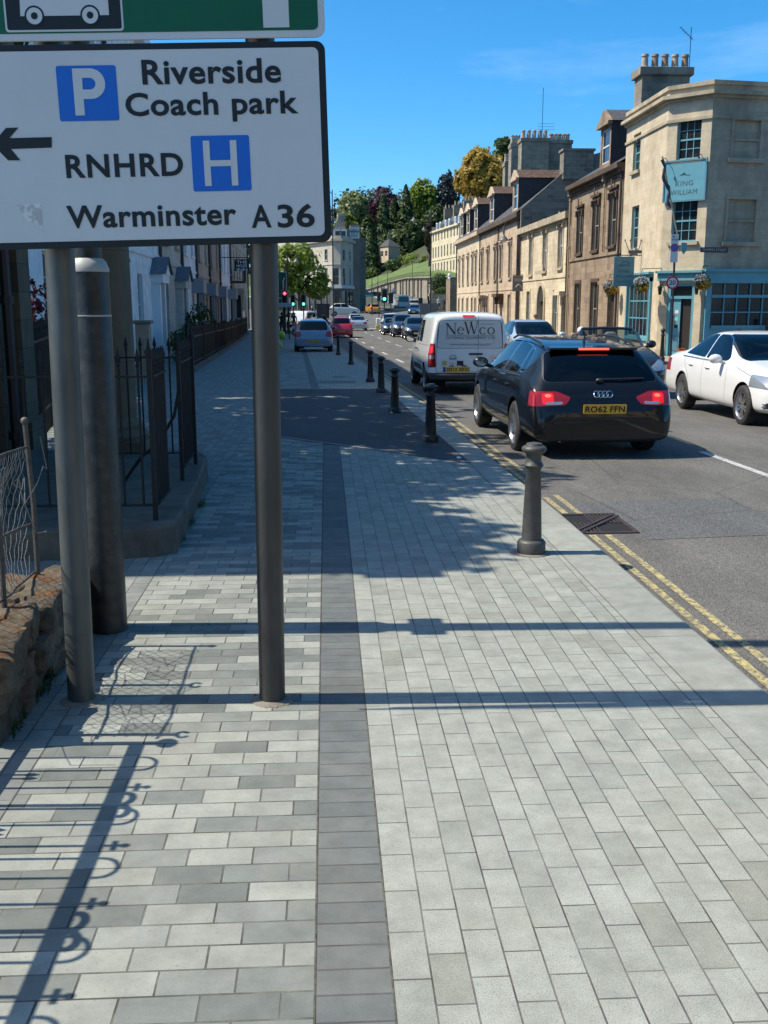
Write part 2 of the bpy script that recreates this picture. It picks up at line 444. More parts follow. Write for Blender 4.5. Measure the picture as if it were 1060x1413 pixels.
def marking(name, col, base, worn):
    m, N, L, b = nt(name)
    oc = coords(N); b.inputs['Roughness'].default_value = .75
    f = ramp(N, [(worn - .07, 1.0), (worn + .07, 0.0)]); L.new(noisen(N, L, oc, 26, 7, .75), f.inputs[0])
    n = ramp(N, [(.3, .75), (.7, 1.1)]); L.new(noisen(N, L, oc, 9, 5), n.inputs[0])
    pc = mixc(N, L, 1.0, col, n.outputs[0], 'MULTIPLY')
    vo = N.new('ShaderNodeTexVoronoi'); vo.inputs['Scale'].default_value = 95; L.new(oc, vo.inputs['Vector'])
    ch = ramp(N, [(0, .7), (1, 1.3)]); L.new(vo.outputs['Color'], ch.inputs[0])
    L.new(mixc(N, L, f.outputs[0], mixc(N, L, 1.0, base, ch.outputs[0], 'MULTIPLY'), pc), b.inputs['Base Color'])
    bumped(N, L, b, vo.outputs['Distance'], .5, .006)
    return m
YEL = marking('yellow_line_paint', (.46, .38, .15), (.115, .11, .10), .505)
WHT = marking('white_line_paint', (.48, .48, .46), (.12, .115, .105), .56)

g = MB()
g.face([(-1500, -60, -1.6), (1500, -60, -1.6), (1500, 1500, -1.6), (-1500, 1500, -1.6)])
g.build('ground', mat('earth', (.06, .065, .04), .95, col2=(.09, .08, .05), scale=.05), kind='structure')

g = MB()
strip(g, lambda Y: -1.10 if Y < 22 else -1.10 - (Y - 22) * .03, sx, 0.0, m=0)
strip(g, lambda Y: -14, lambda Y: -1.10 if Y < 22 else -1.10 - (Y - 22) * .03, 0.0, m=1)
strip(g, sx, lambda Y: sx(Y) + .1955, 0.0, m=2)
strip(g, lambda Y: sx(Y) + .1955, lambda Y: kx(Y) - .32, 0.0, m=3)
g.build('pavement', [P_L, P_B, P_S, P_R], kind='structure')

g = MB()
for a, b in zip(YS, YS[1:]):
    xa, xb = kx(a), kx(b)
    ga, gb = gz(a), gz(b)
    # top, rounded arris, face
    pr = [(-.32, 0), (-.02, 0), (-.005, -.006), (0, -.02), (0, -.16)]
    for (p, q), (r, t) in zip(pr, pr[1:]):
        g.face([(xa + p, a, ga + q), (xa + r, a, ga + t), (xb + r, b, gb + t), (xb + p, b, gb + q)])
g.build('kerb', K_ST, kind='structure', angle=60)

RZ = -.105
JM = mat('joint_dirt', (.05, .047, .04), .95, col2=(.12, .11, .09), scale=30)
g = MB()
for f, w in ((lambda Y: kx(Y) - .322, .006), (lambda Y: sx(Y), .005), (lambda Y: sx(Y) + .1955, .005), (lambda Y: -1.10 if Y < 22 else -1.10 - (Y - 22) * .03, .005)): strip(g, lambda Y: f(Y) - w / 2, lambda Y: f(Y) + w / 2, .0015, [0, 2, 4, 6, 8, 10, 11.2] if w > .0055 else [0, 2, 4, 6, 8, 10, 12, 13.5])
g.build('paving_joints', JM, kind='structure')
g = MB(); rg = random.Random(9); ye = [i * .4 for i in range(0, 75)]; we = {round(y, 2): rg.uniform(.03, .13) for y in ye}
strip(g, lambda Y: kx(Y) - .005, lambda Y: kx(Y) + we.get(round(Y, 2), .06), RZ + .0025, ye)
g.build('gutter_grime', mat('gutter_dirt', (.045, .04, .032), .95, col2=(.085, .075, .06), scale=18, bump=.5, bscale=90), kind='structure')
g = MB()
strip(g, lambda Y: kx(Y) - .02, lambda Y: 9.6, RZ)
YS2 = [y for y in YS if y < 36]
strip(g, lambda Y: 9.6, lambda Y: 60, RZ, YS2 + [36])
YJ = [110, 120, 130, 140, 150, 160, 175, 200]
strip(g, lambda Y: -60, lambda Y: 10.5, RZ, YJ)
g.build('road', A_ROAD, kind='structure')
# the road climbs away beyond the junction
g = MB()
rp = [((4.0, 110, -1.02), (10.6, 110, -1.02)), ((7.5, 140, -.27), (15.5, 138, -.2)), ((10.5, 165, .5), (18.0, 162, .6)), ((13.3, 200, 1.9), (20.6, 197, 2.1)), ((15.5, 240, 3.1), (20.3, 238, 3.3)), ((17.0, 272, 4.1), (20.0, 270, 4.3)), ((13, 296, 4.6), (18, 286, 4.9)), ((2, 300, 4.4), (2, 297, 4.4))]
for (a, b), (c, d) in zip(rp, rp[1:]): g.face([a, b, d, c])
g.build('hill_road', A_ROAD, kind='structure')

# driveway crossing of plain asphalt
def flat(mb, pts, off, m=0): mb.face([(x, y, gz(y) + off) for x, y in pts], m)
def quadstrip(mb, left, right, off, m=0):
    for (a, b), (c, d) in zip(zip(left, right), zip(left[1:], right[1:])): flat(mb, [a, b, d, c], off, m)
nl, nr, fr, fl = (-1.0, 13.95), (1.56, 11.1), (1.30, 22.6), (-1.55, 22.8)
g = MB()
def edge(p, q, n=8): return [(lerp(p[0], q[0], i / n), lerp(p[1], q[1], i / n)) for i in range(n + 1)]
ne, fe = edge(nl, (-.6, 13.62), 2)[:-1] + edge((-.6, 13.62), nr, 6), edge(fl, fr, 8)
for i in range(8):
    n = 5
    for k in range(n):
        q = [(lerp(ne[i][0], fe[i][0], k / n), lerp(ne[i][1], fe[i][1], k / n)), (lerp(ne[i + 1][0], fe[i + 1][0], k / n), lerp(ne[i + 1][1], fe[i + 1][1], k / n)),
             (lerp(ne[i + 1][0], fe[i + 1][0], (k + 1) / n), lerp(ne[i + 1][1], fe[i + 1][1], (k + 1) / n)), (lerp(ne[i][0], fe[i][0], (k + 1) / n), lerp(ne[i][1], fe[i][1], (k + 1) / n))]
        flat(g, q, .005)
g.build('driveway', A_DRIVE, kind='structure')
g = MB()
for (a, b) in list(zip(ne, ne[1:])): flat(g, [(a[0], a[1] - .09), (b[0], b[1] - .09), b, a], .009)
for (a, b) in list(zip(fe, fe[1:])): flat(g, [a, b, (b[0], b[1] + .12), (a[0], a[1] + .12)], .009)
g.build('driveway_edging', mat('edging', (.26, .26, .25), .8, col2=(.2, .2, .19), scale=9, bump=.3), kind='structure')
g = MB(); a, b, c, d = gp(570, 613), gp(612, 612), gp(640, 637), gp(575, 629)
flat(g, [(d.x, d.y), (c.x - .06, c.y), (b.x - .02, b.y + .1), (a.x, a.y)], .010)
g.build('bitumen_patch', A_BIT, kind='structure')

# double yellow lines, broken where the road was dug up
g = MB()
def line(mb, x, y0, y1, w, off=RZ + .004, step=2.0):
    n = max(1, int((y1 - y0) / step)); f = x if callable(x) else (lambda Y: x)
    for i in range(n):
        a, b = lerp(y0, y1, i / n), lerp(y0, y1, (i + 1) / n)
        flat(mb, [(f(a) - w / 2, a), (f(a) + w / 2, a), (f(b) + w / 2, b), (f(b) - w / 2, b)], off)
for dx, w in ((.165, .055), (.29, .055)):
    line(g, lambda Y: kx(Y) + dx, 0, 7.74, w); line(g, lambda Y: kx(Y) + dx, 8.56, 9.25 + dx, w)
    line(g, lambda Y: kx(Y) + dx, 10.2, 60, w)
g.build('yellow_lines', YEL, kind='structure')
g = MB()
cl = lambda Y: 4.72 if Y < 30 else 4.72 - (Y - 30) * .018
for a, b in ((6.0, 12.6), (16, 19.5), (24, 28), (33, 37), (41, 45), (50, 54), (58, 62), (66, 70), (74, 78), (83, 87), (92, 96)): line(g, cl, a, b, .1)
for a, b in ((38, 41), (46, 49), (55, 57.5), (64, 67), (73, 76), (84, 87)): line(g, lambda Y: cl(Y) - 1.75, a, b, .13)
line(g, lambda Y: cl(Y) - 3.4, 96, 100, .12)
for i in range(10):
    a = (lerp(-.3, 4.6, i / 10), 101.5); flat(g, [(a[0], 101.5), (a[0] + .3, 101.5), (a[0] + .3, 101.9), (a[0], 101.9)], RZ + .004)
g.build('white_lines', WHT, kind='structure')
g = MB(); flat(g, [(2.45, 7.55), (3.75, 7.7), (3.8, 9.3), (2.05, 9.15), (2.05, 8.56), (2.45, 8.54)], RZ + .003)
g.build('road_patch', A_PATCH, kind='structure')

# far right pavement in front of the houses
g = MB()
ys = [36, 42, 50, 60, 70, 80, 90, 100, 110]
strip(g, lambda Y: 9.6, lambda Y: 9.85, -.0, ys, 1); strip(g, lambda Y: 9.85, lambda Y: 16, -.0, ys, 0)
for a, b in zip(ys, ys[1:]): g.face([(9.6, a, gz(a) - .2), (9.6, a, gz(a)), (9.6, b, gz(b)), (9.6, b, gz(b) - .2)], 1)
g.face([(9.6, 36, gz(36) - .2), (40, 36, gz(36) - .2), (40, 36, gz(36)), (9.6, 36, gz(36))], 1)
g.face([(16, 36, gz(36)), (40, 36, gz(36)), (40, 44, gz(36)), (16, 44, gz(36))], 0)
g.build('far_pavement', [mat('flagstone', (.30, .285, .25), .85, col2=(.22, .21, .19), scale=3, bump=.2), K_ST], kind='structure')
# ------------------------------------------------------------------ near street furniture
BLACK = mat('black_sign_film', (.012, .014, .014), .45, spec=.4)
SIGNW = mat('reflective_white', (.60, .63, .63), .38, col2=(.55, .58, .58), scale=2.2, lo=.3, hi=.7, spec=.5, bump=.03, bscale=900)
SIGNG = mat('reflective_green', (.0, .105, .035), .38, col2=(.0, .085, .03), scale=2, spec=.5)
SIGNB = mat('reflective_blue', (.006, .13, .56), .38, spec=.5)
STICK = mat('peeled_sticker', (.70, .71, .69), .5, col2=(.45, .46, .45), scale=40, lo=.45, hi=.55)
GALV = mat('grey_painted_steel', (.075, .085, .082), .42, metal=.35, col2=(.115, .125, .12), scale=9, bump=.12, bscale=60, stretch=(1, 1, .35), col3=(.055, .05, .043), scale3=5, fac3=.6)
GALVD = mat('dark_painted_steel', (.046, .044, .04), .42, metal=.25, col2=(.075, .072, .066), scale=12, bump=.15, bscale=50, stretch=(1, 1, .4), col3=(.03, .028, .025), scale3=6, fac3=.6)
COLM = mat('lamp_column_paint', (.012, .014, .013), .4, col2=(.024, .026, .024), scale=8, bump=.2, bscale=40, col3=(.14, .13, .11), scale3=14, fac3=.22)
IRON = mat('black_iron', (.008, .008, .009), .55, spec=.3, col2=(.018, .016, .015), scale=20, bump=.25, bscale=90)
IRONO = mat('old_iron', (.05, .048, .045), .6, col2=(.10, .09, .075), scale=18, bump=.3, bscale=90, col3=(.14, .07, .03), scale3=9, fac3=.4)
BOLM = mat('bollard_grey_brown', (.058, .055, .05), .5, col2=(.08, .076, .068), scale=14, bump=.2, bscale=70, col3=(.04, .034, .028), scale3=6, fac3=.5)
BOLB = mat('bollard_black', (.014, .0145, .015), .38, col2=(.022, .022, .022), scale=20, bump=.15, bscale=70)
WIRE = mat('galvanised_wire', (.2, .2, .18), .5, metal=.4)

SY = 4.125
P0 = at(458, 334, SY)
SU = (P0 - at(0, 345.0, SY)).normalized()
SV = Vector((-SU.z, 0, SU.x))
def sg(x, y):
    d = at(x, y, SY) - P0
    return (d.dot(SU), d.dot(SV))
def spt(p, dep): return P0 + SU * p[0] + SV * p[1] + Vector((0, -dep, 0))
OUT = Vector((0, -1, 0))
def sign_poly(mb, poly, dep, th, m=0): mb.prism(poly, spt((0, 0), dep), SU, SV, OUT * th, m)
def px_poly(pts): return [sg(*p) for p in pts][::-1]
def ccw(p):
    a = sum(p[i][0] * p[(i + 1) % len(p)][1] - p[(i + 1) % len(p)][0] * p[i][1] for i in range(len(p)))
    return p if a > 0 else p[::-1]
def rect_px(x0, y0, x1, y1, r):              # photo rectangle (top-left, bottom-right) as a rounded outline on the sign
    a, b = sg(x0, y1), sg(x1, y0)
    return rrect(b[0] - a[0], b[1] - a[1], r, 5, a[0], a[1])
def stext(name, parent, s, x, y, wpx, hpx, m, bold, dep, sp=1.0):
    mb = MB(); k = (sg(400, 200)[0] - sg(300, 200)[0]) / 100
    a = sg(x, y); text_into(mb, s, spt(a, dep), SU, SV, wpx * k, hpx * k, bold, sp)
    return mb.build(name, m, parent)
K_ = (sg(400, 200)[0] - sg(300, 200)[0]) / 100
SW0 = sg(-25, 340)[0]
STOP = sg(448, 57)[1]
# the white sign
ds = thing('direction_sign', 'big white direction sign lettered Riverside Coach park, RNHRD and Warminster A36', 'sign', spt((SW0 / 2, 0), 0))
mb = MB(); sign_poly(mb, rrect(-SW0, STOP, .035, 6, SW0, 0), 0, .012); mb.build('panel', BLACK, ds, bevel=.002)
mb = MB(); sign_poly(mb, rrect(-SW0 - 2 * .026, STOP - 2 * .024, .022, 6, SW0 + .026, .025), .012, .0015); mb.build('face', SIGNW, ds)
mb = MB()
for zz in (.12, STOP - .12): mb.box(P0.x + SW0 + .05, SY + .001, P0.z + zz - .02 , P0.x - .05, SY + .014, P0.z + zz + .02)
mb.build('channel_rail', GALV, ds)
D1 = .0155
stext('lettering', ds, 'Riverside', 198, 118.5, 188, 32, BLACK, .024, D1, 1.05)
stext('lettering', ds, 'Coach park', 176, 171.5, 235, 39.5, BLACK, .024, D1, 1.05)
stext('lettering', ds, 'RNHRD', 93.5, 246.5, 160, 30.5, BLACK, .026, D1, 1.12)
stext('lettering', ds, 'Warminster', 95, 316, 234, 30.5, BLACK, .024, D1, 1.05)
stext('lettering', ds, 'A', 348, 315, 28, 31, BLACK, .022, D1)
stext('lettering', ds, '36', 384, 315, 52, 32, BLACK, .022, D1)
for s, r, gl in (('parking_symbol', (84.5, 91, 160.5, 168.5), 'P'), ('hospital_symbol', (268, 187, 344, 265), 'H')):
    mb = MB(); sign_poly(mb, rect_px(*r, .008), D1 - .002, .0015); q = mb.build(s, SIGNB, ds)
    mb = MB()
    if gl == 'P':
        k = K_; o = sg(106, 160.5)
        w, h, t = 43, 60, 12.5
        out = [(0, 0), (t, 0), (t, 21)] + [(w - 19.5 + 19.5 * cos(rad(a)), 40.5 + 19.5 * sin(rad(a))) for a in range(-90, 91, 15)] + [(0, h)]
        inn = [(t, 33)] + [(w - 20 + 8 * cos(rad(a)), 40.5 + 8 * sin(rad(a))) for a in range(-90, 91, 15)] + [(t, 49)]
        # bowl as strips so the counter stays open
        oo = [(t, 21)] + [(w - 19.5 + 19.5 * cos(rad(a)), 40.5 + 19.5 * sin(rad(a))) for a in range(-90, 91, 15)] + [(t, 60)]
        ii = [(t, 33)] + [(w - 21 + 8 * cos(rad(a)), 40.5 + 7.5 * sin(rad(a))) for a in range(-90, 91, 15)] + [(t, 48)]
        mp = lambda p: spt((o[0] + p[0] * k, o[1] + p[1] * k), D1 + .0012)
        mb.face([mp(p) for p in ((0, 0), (t, 0), (t, h), (0, h))])
        for i in range(len(oo) - 1): mb.face([mp(oo[i]), mp(oo[i + 1]), mp(ii[i + 1]), mp(ii[i])])
    else:
        o = sg(284, 257.5); k = K_
        mp = lambda p: spt((o[0] + p[0] * k, o[1] + p[1] * k), D1 + .0012)
        for (x0, y0, x1, y1) in ((0, 0, 9, 60), (37, 0, 46, 60), (9, 26, 37, 34)): mb.face([mp(p) for p in ((x0, y0), (x1, y0), (x1, y1), (x0, y1))])
    mb.build('letter', SIGNW, q)
mb = MB(); mb.face([spt(p, D1) for p in ccw([sg(*p) for p in ((73, 190), (73, 204.5), (17, 206.5), (30, 222), (13, 222), (-9, 199.5), (10, 177.5), (27, 177), (15, 191.5))])])
mb.build('arrow', BLACK, ds)
mb = MB(); mb.face([spt(p, D1 - .001) for p in ccw([sg(*p) for p in ((25, 283), (58, 281), (61, 318), (55, 309), (40, 306), (33, 296))])]); mb.build('peeled_sticker', STICK, ds)
# the green sign above it
gsn = thing('direction_sign', 'green direction sign with a white coach pictogram, bolted above the white sign', 'sign', spt((SW0 / 2, STOP + .01), 0))
G0 = sg(449, 52)[1]; GR = sg(449, 52)[0]; GH = .80
mb = MB(); sign_poly(mb, rrect(GR - SW0, GH, .035, 6, SW0, G0), 0, .012); mb.build('panel', SIGNW, gsn, bevel=.002)
mb = MB(); sign_poly(mb, rrect(GR - SW0 - .05, GH - .05, .02, 6, SW0 + .025, G0 + .025), .012, .0015); mb.build('face', SIGNG, gsn)
mb = MB()
for zz in (.12, GH - .12): mb.box(P0.x + SW0 + .05, SY + .001, P0.z + G0 + zz - .02 , P0.x - .05, SY + .014, P0.z + G0 + zz + .02)
mb.build('channel_rail', GALV, gsn)
a = sg(10, 46); b = sg(172.5, 46)
bw = b[0] - a[0]
mb = MB(); sign_poly(mb, rrect(bw, .34, .012, 5, a[0], a[1]), .0135, .001); pc = mb.build('coach_pictogram', SIGNW, gsn)
mb = MB(); sign_poly(mb, rrect(bw - .014, .326, .008, 5, a[0] + .007, a[1] + .007), .0145, .001); mb.build('black_field', BLACK, pc)
mb = MB(); kk = K_; o0 = sg(30, 24)
def cp(p, d=.0165): return spt((o0[0] + p[0] * kk, o0[1] + p[1] * kk), d)
mb.sheet([(0, 0), (117, 0), (117, 74), (6, 74), (2, 40)], cp((0, 0)), SU * kk, SV * kk)
mb.build('coach_body', SIGNW, pc)
mb = MB()
for x0 in (10, 34, 58, 82): mb.sheet(rrect(20, 22, 3, 3, x0, 40), cp((0, 0), .0172), SU * kk, SV * kk)
for cx in (18.5, 92): mb.sheet([(cx + 13 * cos(t * pi / 12), 13 * sin(t * pi / 12)) for t in range(24)], cp((0, 0), .0172), SU * kk, SV * kk)
for cx, w in ((52, 24), (84, 22), (22, 20)):
    for i in range(10):
        t0, t1 = pi + i * pi / 10, pi + (i + 1) * pi / 10
        mb.face([cp((cx + w / 2 * cos(t0), 34 + 14 * sin(t0)), .0172), cp((cx + w / 2 * cos(t1), 34 + 14 * sin(t1)), .0172), cp((cx + (w / 2 - 5) * cos(t1), 34 + 9 * sin(t1)), .0172), cp((cx + (w / 2 - 5) * cos(t0), 34 + 9 * sin(t0)), .0172)])
mb.build('coach_windows', BLACK, pc)
for cx in (18.5, 92):
    for r_, d_, nm, m_ in ((10.5, .0178, 'coach_wheel', SIGNW), (4.5, .0184, 'coach_hub', BLACK)):
        mb = MB(); mb.sheet([(cx + r_ * cos(t * pi / 12), r_ * sin(t * pi / 12)) for t in range(24)], cp((0, 0), d_), SU * kk, SV * kk); mb.build(nm, m_, pc)
mb = MB(); o1 = sg(364, 39.5)
mb.sheet([(0, 0), (35, 0), (35, 150), (60, 150), (17.5, 205), (-25, 150), (0, 150)], spt(o1, .0145), SU * kk, SV * kk); mb.build('arrow', SIGNW, gsn)

# the posts
def post(x, y, name, label, m, r, top, lean=0.0):
    p = gp(x, y); t = thing(name, label, 'post', (p.x, p.y, 0))
    mb = MB(); n = 12
    mb.tube([(p.x + lean * z, p.y, z) for z in [top * i / n - (.03 if i == 0 else 0) for i in range(n + 1)]], r, 28); mb.build('shaft', m, t)
    mb = MB(); mb.lathe([(r + .004, 0), (r + .006, .012), (r - .01, .03)], (p.x + lean * top, p.y, top - .01), 24); mb.build('cap', m, t)
    mb = MB()
    for i in range(40):
        a = random.uniform(0, 2 * pi); d = r + random.uniform(-.01, .035)
        s = random.uniform(.004, .012); mb.ball((p.x + d * cos(a), p.y + d * sin(a), s * .2), (s, s, s * .5), 6, k=4)
    mb.lathe([(r + .035, .0), (r + .028, .005), (r - .002, .012)], (p.x, p.y, 0), 24)
    mb.build('base_collar', mat('sandy_mortar', (.24, .21, .165), .95, col2=(.17, .15, .12), scale=40, bump=.5, bscale=120), t)
    return t
post(113, 966, 'sign_post', 'pale grey steel post, the left leg of the direction signs', GALV, .0575, 3.95, .012)
post(376, 966, 'sign_post', 'dark grey steel post, the right leg of the direction signs', GALVD, .0555, 3.95, .004)
p = gp(150, 868)
lc = thing('lamp_column', 'thick black lamp column with scuffed base behind the left sign post', 'lamp post', (p.x, p.y, 0))
mb = MB(); mb.lathe([(.098, -.02), (.098, 1.62), (.096, 1.628), (.096, 1.835)], (p.x, p.y, 0), 32); mb.build('base_section', COLM, lc)
mb = MB(); mb.lathe([(.099, 1.83), (.099, 1.845), (.085, 1.88), (.07, 1.895)], (p.x, p.y, 0), 32, cap=False); mb.build('shoulder', mat('pale_aluminium', (.42, .42, .39), .5, col2=(.34, .34, .31), scale=12), lc)
mb = MB(); mb.lathe([(.099, 1.616), (.1, 1.62), (.099, 1.624)], (p.x, p.y, 0), 32, cap=False); mb.build('joint_ring', MATS['pale_aluminium'], lc)
mb = MB(); mb.lathe([(.068, 1.88), (.06, 4.5), (.05, 7.6)], (p.x, p.y, 0), 24); mb.build('shaft', COLM, lc)
mb = MB(); mb.tube([(p.x, p.y, 7.55), (p.x + .02, p.y, 7.8), (p.x + .5, p.y, 7.95), (p.x + 1.0, p.y, 7.95)], .03, 10); mb.build('arm', COLM, lc)
mb = MB(); mb.lathe([(.05, 0), (.09, -.06), (.24, -.22), (.25, -.26)], (p.x + .95, p.y, 7.92), 20); mb.build('lantern', COLM, lc)
mb = MB(); mb.lathe([(.238, -.261), (.2, -.31), (.08, -.34)], (p.x + .95, p.y, 7.92), 20); mb.build('lamp_bowl', mat('frosted_bowl', (.6, .6, .56), .3), lc)
mb = MB(); bz = 2.16; mb.box(p.x - .05, p.y - .13, bz, p.x + .05, p.y + .15, bz + .13); mb.build('control_box', GALVD, lc, bevel=.01)

# ---- rubble wall with its wire netting
def hitx(x, y, X):
    d = ray(x, y); t = X / d.x
    return Vector((X, d.y * t, EYE + d.z * t))
def rock(mb, c, d, rng):
    """one roughly squared field stone"""
    n = 7; idx = {}; vs = []; fs = []; sd = Vector((rng.uniform(0, 50), rng.uniform(0, 50), 0)); rot = Matrix.Rotation(rng.uniform(-.16, .16), 3, 'X') @ Matrix.Rotation(rng.uniform(-.2, .2), 3, 'Z')
    def v(i, j, k):
        if (i, j, k) not in idx:
            p = Vector((i / n * 2 - 1, j / n * 2 - 1, k / n * 2 - 1)); l = (abs(p.x) ** 9 + abs(p.y) ** 9 + abs(p.z) ** 9) ** (1 / 9); p = p / l
            p *= 1 + .13 * noise.noise(p * .9 + sd) + .10 * noise.noise(p * 2.3 + sd) + .07 * noise.noise(p * 6 + sd)
            idx[(i, j, k)] = len(vs); vs.append(Vector(c) + rot @ Vector((p.x * d[0] / 2, p.y * d[1] / 2, p.z * d[2] / 2)))
        return idx[(i, j, k)]
    for a in range(n):
        for b in range(n):
            for e in (0, n):
                for q in ([(a, b, e), (a + 1, b, e), (a + 1, b + 1, e), (a, b + 1, e)], [(a, e, b), (a, e, b + 1), (a + 1, e, b + 1), (a + 1, e, b)], [(e, a, b), (e, a + 1, b), (e, a + 1, b + 1), (e, a, b + 1)]):
                    q = q if e else q[::-1]; fs.append(tuple(v(*t) for t in q))
    mb.add(vs, fs)
mb = MB(); rng = random.Random(4); mb.box(-1.74, 3.86, -.05, -1.335, 4.98, .28)
z = -.02
for ch in (.13, .12, .12):
    for xc in (-1.37, -1.55, -1.70):
        y = 3.76 + rng.uniform(0, .06)
        while y < 5.0:
            w = rng.uniform(.13, .30); rock(mb, (xc + rng.uniform(-.02, .02), y + w / 2, z + ch / 2 + rng.uniform(-.01, .015)), (rng.uniform(.19, .25), w * 1.04, ch * rng.uniform(1.0, 1.22)), rng); y += w
    z += ch - .005
def rubblemat():
    m, N, L, b = nt('lichened_rubble')
    oc = coords(N); b.inputs['Roughness'].default_value = .95; b.inputs['Specular IOR Level'].default_value = .15
    vo = N.new('ShaderNodeTexVoronoi'); vo.inputs['Scale'].default_value = 6; L.new(mapped(N, L, oc, sc=(1, .8, 1.3)), vo.inputs['Vector'])
    r = ramp(N, [(0, (.12, .095, .065)), (.4, (.20, .165, .115)), (.7, (.15, .13, .10)), (1, (.26, .22, .155))]); L.new(vo.outputs['Color'], r.inputs[0])
    n = ramp(N, [(.3, .45), (.7, 1.25)]); L.new(noisen(N, L, oc, 16, 8, .75), n.inputs[0])
    c = mixc(N, L, 1.0, r.outputs[0], n.outputs[0], 'MULTIPLY')
    ge = N.new('ShaderNodeNewGeometry'); sp = N.new('ShaderNodeSeparateXYZ'); L.new(ge.outputs['Normal'], sp.inputs[0])
    up = ramp(N, [(.35, 0.0), (.8, 1.0)]); L.new(sp.outputs[2], up.inputs[0])
    li = ramp(N, [(.5, 0.0), (.58, 1.0)]); L.new(noisen(N, L, oc, 9, 7, .75), li.inputs[0])
    mm = N.new('ShaderNodeMath'); mm.operation = 'MULTIPLY'; L.new(up.outputs[0], mm.inputs[0]); L.new(li.outputs[0], mm.inputs[1])
    c = mixc(N, L, mm.outputs[0], c, (.17, .075, .03))
    mo = ramp(N, [(.58, 0.0), (.70, .8)]); L.new(noisen(N, L, mapped(N, L, oc, loc=(4, 2, 1)), 9, 6, .7), mo.inputs[0])
    c = mixc(N, L, mo.outputs[0], c, (.06, .062, .042))
    wl = ramp(N, [(.66, 0.0), (.72, .8)]); L.new(noisen(N, L, mapped(N, L, oc, loc=(9, 2, 1)), 22, 5, .7), wl.inputs[0])
    c = mixc(N, L, wl.outputs[0], c, (.36, .33, .25))
    L.new(c, b.inputs['Base Color'])
    bumped(N, L, b, noisen(N, L, oc, 38, 9, .8), .9, .02)
    return m
tag(mb.build('stone_wall', rubblemat(), loc=(-1.5, 4.4, 0), angle=50), 'low rubble stone wall with rusty lichen at the left edge of the pavement', 'wall')

FX = -1.43
wf = thing('wire_fence', 'sagging wire netting on iron stakes above the low rubble wall', 'fence', (FX, 4.4, .3))
mb = MB()
y0, y1, z0, z1 = 3.86, 4.93, .40, 1.02
def bulge(y, z): return FX + .045 * sin((y - 3.5) * 4.1) * sin((z - z0) / (z1 - z0) * pi) + .03 * noise.noise(Vector((y * 5, z * 5, 0)))
def netline(ya, za, dy, dz, n, ph):
    pts = []
    for i in range(n):
        y, z = ya + dy * i, za + dz * i
        if y0 - .01 <= y <= y1 + .01 and z0 - .01 <= z <= z1 + .01: pts.append((bulge(y, z) + (.003 if (i + ph) % 2 else -.003), y, z + .016 * noise.noise(Vector((y * 7, z * 7, 3)))))
    if len(pts) > 1: mb.tube(pts, .0016, 4, cap=False)
st = .031; nn = int((z1 - z0) / st * .8) + 1
for i in range(-nn, int((y1 - y0) / (2 * st)) * 1 + 2):
    netline(y0 + i * 2 * st, z0, st, st * 1.25, nn + 2, 0); netline(y0 + (i + nn) * 2 * st - nn * 0, z0, -st, st * 1.25, nn + 2, 1)
rng = random.Random(31)
for i in range(9):
    y, z = rng.uniform(y0, y1), rng.uniform(z0, z1 + .05); pts = [Vector((FX + rng.uniform(-.02, .05), y, z))]
    for k in range(5): pts.append(pts[-1] + Vector((rng.gauss(0, .02), rng.gauss(0, .09), rng.gauss(0, .09))))
    mb.tube(pts, .0022, 4, cap=False)
mb.build('netting', WIRE, wf)
mb = MB()
for z in (z0 + .0, .64, z1): mb.tube([(bulge(y, z) - .004, y, z + .02 * sin((y - 3.8) * 2.6) - .015) for y in [y0 - .02 + (y1 - y0 + .04) * i / 10 for i in range(11)]], .006, 6)
mb.build('rail', IRONO, wf)
for y, zt in ((4.955, 1.13), (4.42, 1.08), (3.88, 1.10)):
    mb = MB(); mb.tube([(FX, y, .22), (FX + .004, y + .004, .7), (FX - .01, y, zt)], .013, 8)
    if y < 4.9:
        for s in (-1, 1): mb.tube([(FX - .01, y, zt - .01)] + [(FX - .01, y + s * (.028 * sin(t * pi / 6)), zt + .03 - .03 * cos(t * pi / 6)) for t in range(1, 6)], .008, 6)
    else: mb.ball((FX - .01, y, zt), .02, 10)
    mb.build('stake', IRONO, wf)

